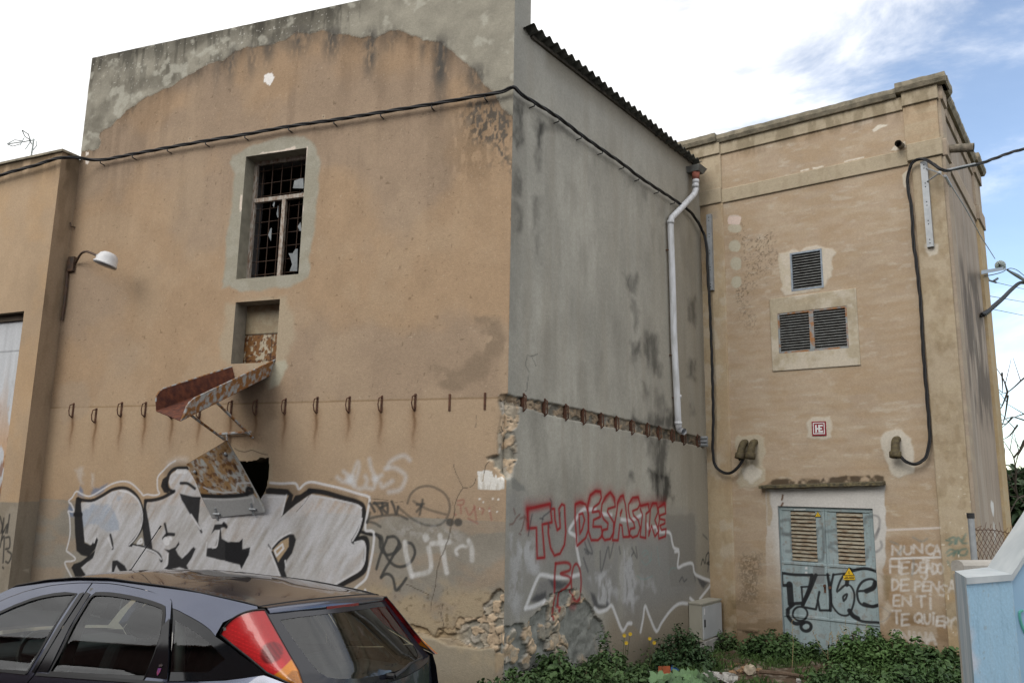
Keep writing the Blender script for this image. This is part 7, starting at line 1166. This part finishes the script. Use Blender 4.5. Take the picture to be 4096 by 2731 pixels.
m=MB(); a=gpt(3040,2697); b=gpt(3260,2722); m.tube([a+np.array([0,0,.04]),(a+b)/2+np.array([0,0,.05]),b+np.array([0,0,.03])],[.03,.025,.02],7); tag(m.build('log',mat('rotten_wood',(.075,.05,.035),(.12,.085,.06),9,.95,0,.5,30,stretch=(1,1,1))),'dark rotten branch lying across the yard','log')
# ============================================================ RIGHT EDGE: pale blue box, low wall, fence, trees
PB=mat('pale_blue_paint',(.40,.60,.76),(.58,.68,.76),1.1,.35,lo=.46,hi=.66,bump=.06,bscale=25); PBW=mat('scuffed_white_top',(.56,.60,.62),(.42,.47,.50),5,.4,stretch=(1,1,1)); PBG=mat('streaked_blue_grey',(.22,.30,.36),(.46,.50,.53),3,.4,stretch=(6,6,.6))
def wp_(X,Y,z): return np.array([X,Y,EZ+z])
L0,L1,L2,L3=(2.45,4.30),(2.83,4.515),(2.94,4.93),(2.587,4.656); zt=-.452
def atpx(x,y,depth): r_=ray(np.array(float(x)),np.array(float(y))); return EYE+r_*depth
q0=atpx(3863,2308,4.30*FW[1]+0); 
def hor(x,y,z): r_=ray(np.array(float(x)),np.array(float(y))); return EYE+r_*(z/r_[2])
zt=-.45; Q0,Q1,Q2,Q3=[hor(x,y,zt) for x,y in ((3863,2308),(4046,2294),(3950,2267),(3819,2282))]
gb=lambda P_:np.array([P_[0],P_[1],float(gz(P_[0],P_[1]))-.05])
bx=empty('painted_box',tuple(gb(Q0)),'pale blue painted box with a sloping white top at the right edge','box')

bpl=Plane(Q0[:2],math.atan2(Q1[1]-Q0[1],Q1[0]-Q0[0])); bw=float(np.linalg.norm((Q1-Q0)[:2]))
def paint_box(p):
    U,Z=p.U,p.Z; h=zt-Z; p.rgb[:]=np.array([.36,.57,.74]); p.mix(ss(.1,1.2,h)*.35,(.44,.62,.76)); p.mix(ss(.52,.66,fbm(U*3.2,Z*3.2,301,4)+.25*ss(.65,1.1,h)*ss(.05,.3,U)-.10),(.66,.66,.72),.75); p.mix(ss(.48,.7,fbm(U*9,Z*1.2,302,4))*.25,(.48,.62,.72)); p.mul(ss(.62,.72,fbm(U*40,Z*6,303,4))*.5,(.75,.78,.8)); p.mix((1-ss(.0,.022,np.minimum(U,bw-U)))*ss(.4,.6,fbm(U*30,Z*14,304)),(.42,.45,.46),.6); p.mix(ss(.91,.95,vn(U*60,Z*60,305)),(.30,.34,.36),.5); p.mul(ss(.06,.0,h)*.4,(.7,.72,.75)); p.mul(ss(1.2,1.7,h),(.55,.53,.5),.8)
panel('front_panel',bx,bpl,lines(0,bw,.01),lines(zt-1.75,zt,.01),paint_box,0,.01,material=mat('box_paint',attr=True,scale=60,rough=.42,bump=.12,bscale=40,spec=.4),sides=False)
MB().add([Q3,Q0,gb(Q0),gb(Q3)],[(3,2,1,0)]).build('end_panel',PBG,bx); MB().add([Q2,Q3,gb(Q3),gb(Q2)],[(3,2,1,0)]).build('back_panel',PBG,bx)
dR=np.array([.985,.17,0]); H_=np.array([0,0,1.]); R1=solve(Q1,4096,2216,dR,H_); s_=R1-Q1; s_/=s_[0]; K1=Q1+s_*1.0; K2=Q2+s_*1.0
def lipd(P_,dz=.0): return P_+np.array([0,0,dz])
th=.035; MB().hexa([Q3+A.n*0-H_*th,Q0-H_*th+A.n*.02,Q1-H_*th+A.n*.02,Q2-H_*th,Q3,Q0+A.n*.02,Q1+A.n*.02,Q2]).build('ledge_top',PBW,bx)
MB().hexa([Q2-H_*th,Q1-H_*th+A.n*.02,K1-H_*th+A.n*.02,K2-H_*th,Q2+H_*.001,Q1+A.n*.02+H_*.001,K1+A.n*.02,K2]).build('sloping_top',PBW,bx)
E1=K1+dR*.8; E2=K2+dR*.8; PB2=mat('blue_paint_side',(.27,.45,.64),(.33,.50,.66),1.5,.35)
MB().add([Q1,K1,E1,gb(E1),gb(Q1)],[(4,3,2,1,0)]).build('side_panel',PB2,bx); MB().add([Q2,K2,E2,gb(E2),gb(Q2)],[(0,1,2,3,4)]).build('back_panel',PBG,bx); MB().add([K1,E1,E2,K2],[(0,1,2,3)]).build('roof',PBW,bx); MB().add([E1,E2,gb(E2),gb(E1)],[(0,1,2,3)]).build('end_panel',PBG,bx)
m=MB(); g0=lerp(Q1,K1,.55)+H_*-.5; 
for pts in ([(4090,2440),(4078,2450),(4084,2490),(4100,2530)],): 
    W=[]; nrm=np.cross(K1-Q1,[0,0,1.]); nrm/=np.linalg.norm(nrm); nrm*=np.sign(nrm@-FW)
    for x,y in pts: r_=ray(np.array(float(x)),np.array(float(y))); W.append(EYE+r_*(((Q1+nrm*.004-EYE)@nrm)/(r_@nrm)))
    m.tube(smooth(W,4),.008,6)
m.build('green_scrawl',mat('green_paint_line',(.12,.45,.38),None,5,.6),bx)
# low wall with rounded coping
lw=empty('low_wall',(0,0,0),'low grey wall with rounded coping behind the pale blue box','wall'); Wd=8.2
def at(x,y,dep): r_=ray(np.array(float(x)),np.array(float(y))); return EYE+r_*dep
a=at(3848,2252,7.6); b=at(3990,2250,7.7); zc=a[2]; wd=b-a; wd[2]=0; wd/=np.linalg.norm(wd); wn_=np.array([-wd[1],wd[0],0]); a0_=a; b0_=a+wd*1.6; lw.location=tuple(gb(a))
prof=[(-.02,-.06),(-.02,0),(.0,.03),(.04,.045),(.08,.045),(.12,.03),(.14,0),(.14,-.06)]
V=[P_+wn_*o+H_*(z-.02) for P_ in (a0_,b0_) for o,z in prof]; k=len(prof); mk('coping',V,[(i,i+1,k+i+1,k+i) for i in range(k-1)]+[tuple(range(k))[::-1],tuple(range(k,2*k))],mat('grey_coping',(.40,.38,.35),(.30,.285,.26),6,.9,0,.3,40),lw)
MB().hexa([gb(a0_+wn_*.02),gb(b0_+wn_*.02),gb(b0_+wn_*.12),gb(a0_+wn_*.12),*(P_-H_*.105 for P_ in (a0_+wn_*.02,b0_+wn_*.02,b0_+wn_*.12,a0_+wn_*.12))]).build('wall_body',mat('grey_wall_body',(.28,.255,.22),(.22,.2,.17),5,.95),lw)
# chain link fence
fn=empty('wire_fence',tuple(gb(at(3884,2240,9.3))),'rusty chain link fence on a grey steel post behind the low wall','fence'); pt=at(3883,2068,9.4); pb=gb(pt)
MB().tube([pb,pt],.035,12).build('post',M_GALV,fn); MB().tube([pt-H_*.01,pt+H_*.05],.042,12).build('post_cap',M_BLK,fn)
pb2=pb+np.array([.45,.05,0]); MB().tube([pb2,pt-H_*.62],.022,8).build('brace',M_GALV,fn)
fd_=np.array([.93,.36,0]); fd_/=np.linalg.norm(fd_); top=pt[2]-.14; bot=pb[2]; m=MB(); d=.085; nx=24; nzz=int((top-bot)/d)
sagf=lambda u:-.10*math.sin(min(1,u/1.8)*math.pi)**2+.05*math.sin(u*3.1)
for i in range(-nzz,nx):
    for sg_ in (1,-1):
        pts=[]
        for k in range(nzz+1):
            u=(i+ (k if sg_>0 else nzz-k))*d*.8
            if 0<=u<=1.9: pts.append(pt*[1,1,0]+fd_*u+H_*(bot+(top-bot)*k/nzz+sagf(u)*k/nzz)+wn_*.012*sg_*(k%2))
        if len(pts)>1: m.tube(pts,.0035,4,False)
tp=[pt*[1,1,0]+fd_*u+H_*(top+sagf(u)-.02) for u in np.linspace(0,1.9,16)]; m.tube(tp,.004,4,False)
for i in range(22): u=.05+i*.085; P_=pt*[1,1,0]+fd_*u+H_*(top+sagf(u)); m.tube([P_,P_+fd_*rng.normal(0,.03)+H_*rng.uniform(.02,.09)],.003,4,False)
m.build('chain_link_mesh',M_RUST,fn)
# bare tree beyond the fence
bt_=empty('bare_tree',tuple(gb(at(4230,2250,15.))),'leafless tree with thin dark branches beyond the tower','tree'); M_BARK=mat('dark_bark',(.045,.038,.032),(.085,.07,.055),14,.95,0,.4,30)
base=gb(at(4230,2250,15.)); tr=MB(); crotch=at(4190,2080,15.); tr.tube([base,lerp(base,crotch,.5)+np.array([.05,0,0]),crotch,at(4170,1900,15.),at(4150,1600,15.2),at(4140,1450,15.3)],[.12,.10,.08,.05,.03,.015],9); tr.build('trunk',M_BARK,bt_)
brs=[[(4190,2080),(4140,2050),(4096,2010),(4060,1965),(4040,1920)],[(4180,2000),(4120,1985),(4075,1990),(4040,2050),(4030,2075)],[(4060,1965),(4064,1900),(4055,1830),(4032,1790),(4012,1760)],[(4055,1830),(4085,1790),(4110,1740)],[(4150,1700),(4096,1680),(4050,1668),(4005,1680)],[(4050,1668),(4030,1690),(4010,1708)],[(4160,1640),(4096,1655),(4040,1675)],[(4150,1480),(4096,1512),(4060,1545),(4030,1568),(4005,1575)],[(4030,1568),(4015,1520),(3985,1470)],[(4030,1568),(4010,1620),(3998,1640)],[(4008,1490),(4011,1570)],[(4110,1750),(4096,1780),(4065,1835)],[(4070,1700),(4040,1740),(4010,1758)],[(4032,1580),(4020,1665),(4003,1715)],[(4070,1990),(4060,1910),(4080,1860)],[(4150,1990),(4096,1988),(4050,1985),(4035,1978)],[(4096,1760),(4075,1810),(4060,1870)],[(4040,1920),(4020,1880),(4018,1850)],[(4020,1910),(4040,1900)]]
m=MB()
for q in brs:
    n=len(q); dd=15+rng.normal()*.25; P_=smooth([at(x,y,15+(dd-15)*i/n) for i,(x,y) in enumerate(q)],3); m.tube(P_,np.linspace(.020,.005,len(P_)),6)
    for j in range(1):
        k=rng.integers(1,len(P_)); e=P_[k]+np.array([rng.normal(0,.25),rng.normal(0,.2),rng.uniform(.1,.5)]); m.tube([P_[k],e],[.009,.004],4)
m.build('branches',M_BARK,bt_)
# pines and a far house with an orange roof
def pine(label,base,h,r,n,c0,c1):
    b=gb(base); root=empty('pine_tree',tuple(b),label,'tree'); MB().tube([b,b+H_*h*.5+np.array([.2,0,0]),b+H_*h*.85],[.28,.2,.08],8).build('trunk',M_BARK,root); k=90; cc=np.stack([rng.normal(0,1,k),rng.normal(0,1,k),rng.normal(0,.8,k)],1); cc/=np.linalg.norm(cc,axis=1)[:,None]; cc*=rng.uniform(.5,1,k)[:,None]; cc=cc*np.array([r,r,h*.33])+b+H_*h*.66
    per=n//k; C_=np.repeat(cc,per,0)+rng.normal(0,r*.17,(k*per,3)); nn=rng.normal(0,.5,(len(C_),3))+np.array([0,0,.8]); tone=np.repeat(rng.random((k,1)),per,0)*.7+.3*rng.random((len(C_),1)); leaves('crown',root,C_,nn,.32,np.asarray(c0)*(1-tone)+np.asarray(c1)*tone,asp=.5)
pine('dark green pine crown rising behind the bare tree',at(4150,2100,30),3.7,1.5,6000,(.012,.028,.012),(.035,.062,.024)); pine('lower olive green pine beyond the far house',at(4040,2110,42),2.7,2.2,4000,(.02,.04,.016),(.05,.075,.03))
fh=empty('far_house',tuple(gb(at(4040,2090,36))),'small far house with an orange tiled roof between the branches','house'); c=at(4022,2010,36); X_=np.array([1,.1,0]); Y_=np.array([-.1,1,0])
MB().hexa([c+X_*a_+Y_*b_+H_*z_ for z_ in (-3.2,0) for a_,b_ in ((-3,0),(.35,0),(.35,4),(-3,4))]).build('wall',mat('far_red_wall',(.24,.10,.08),None,5,.9),fh); MB().hexa([c+X_*a_+Y_*b_+H_*z_ for (a_,b_,z_) in ((-3.2,-.3,-.05),(.55,-.3,-.05),(.55,4.3,-.05),(-3.2,4.3,-.05),(-3.2,-.3,.02),(.55,-.3,.02),(.55,2,.35),(-3.2,2,.35))]).build('roof',mat('orange_tiles',(.50,.20,.08),(.38,.15,.06),6,.9),fh)
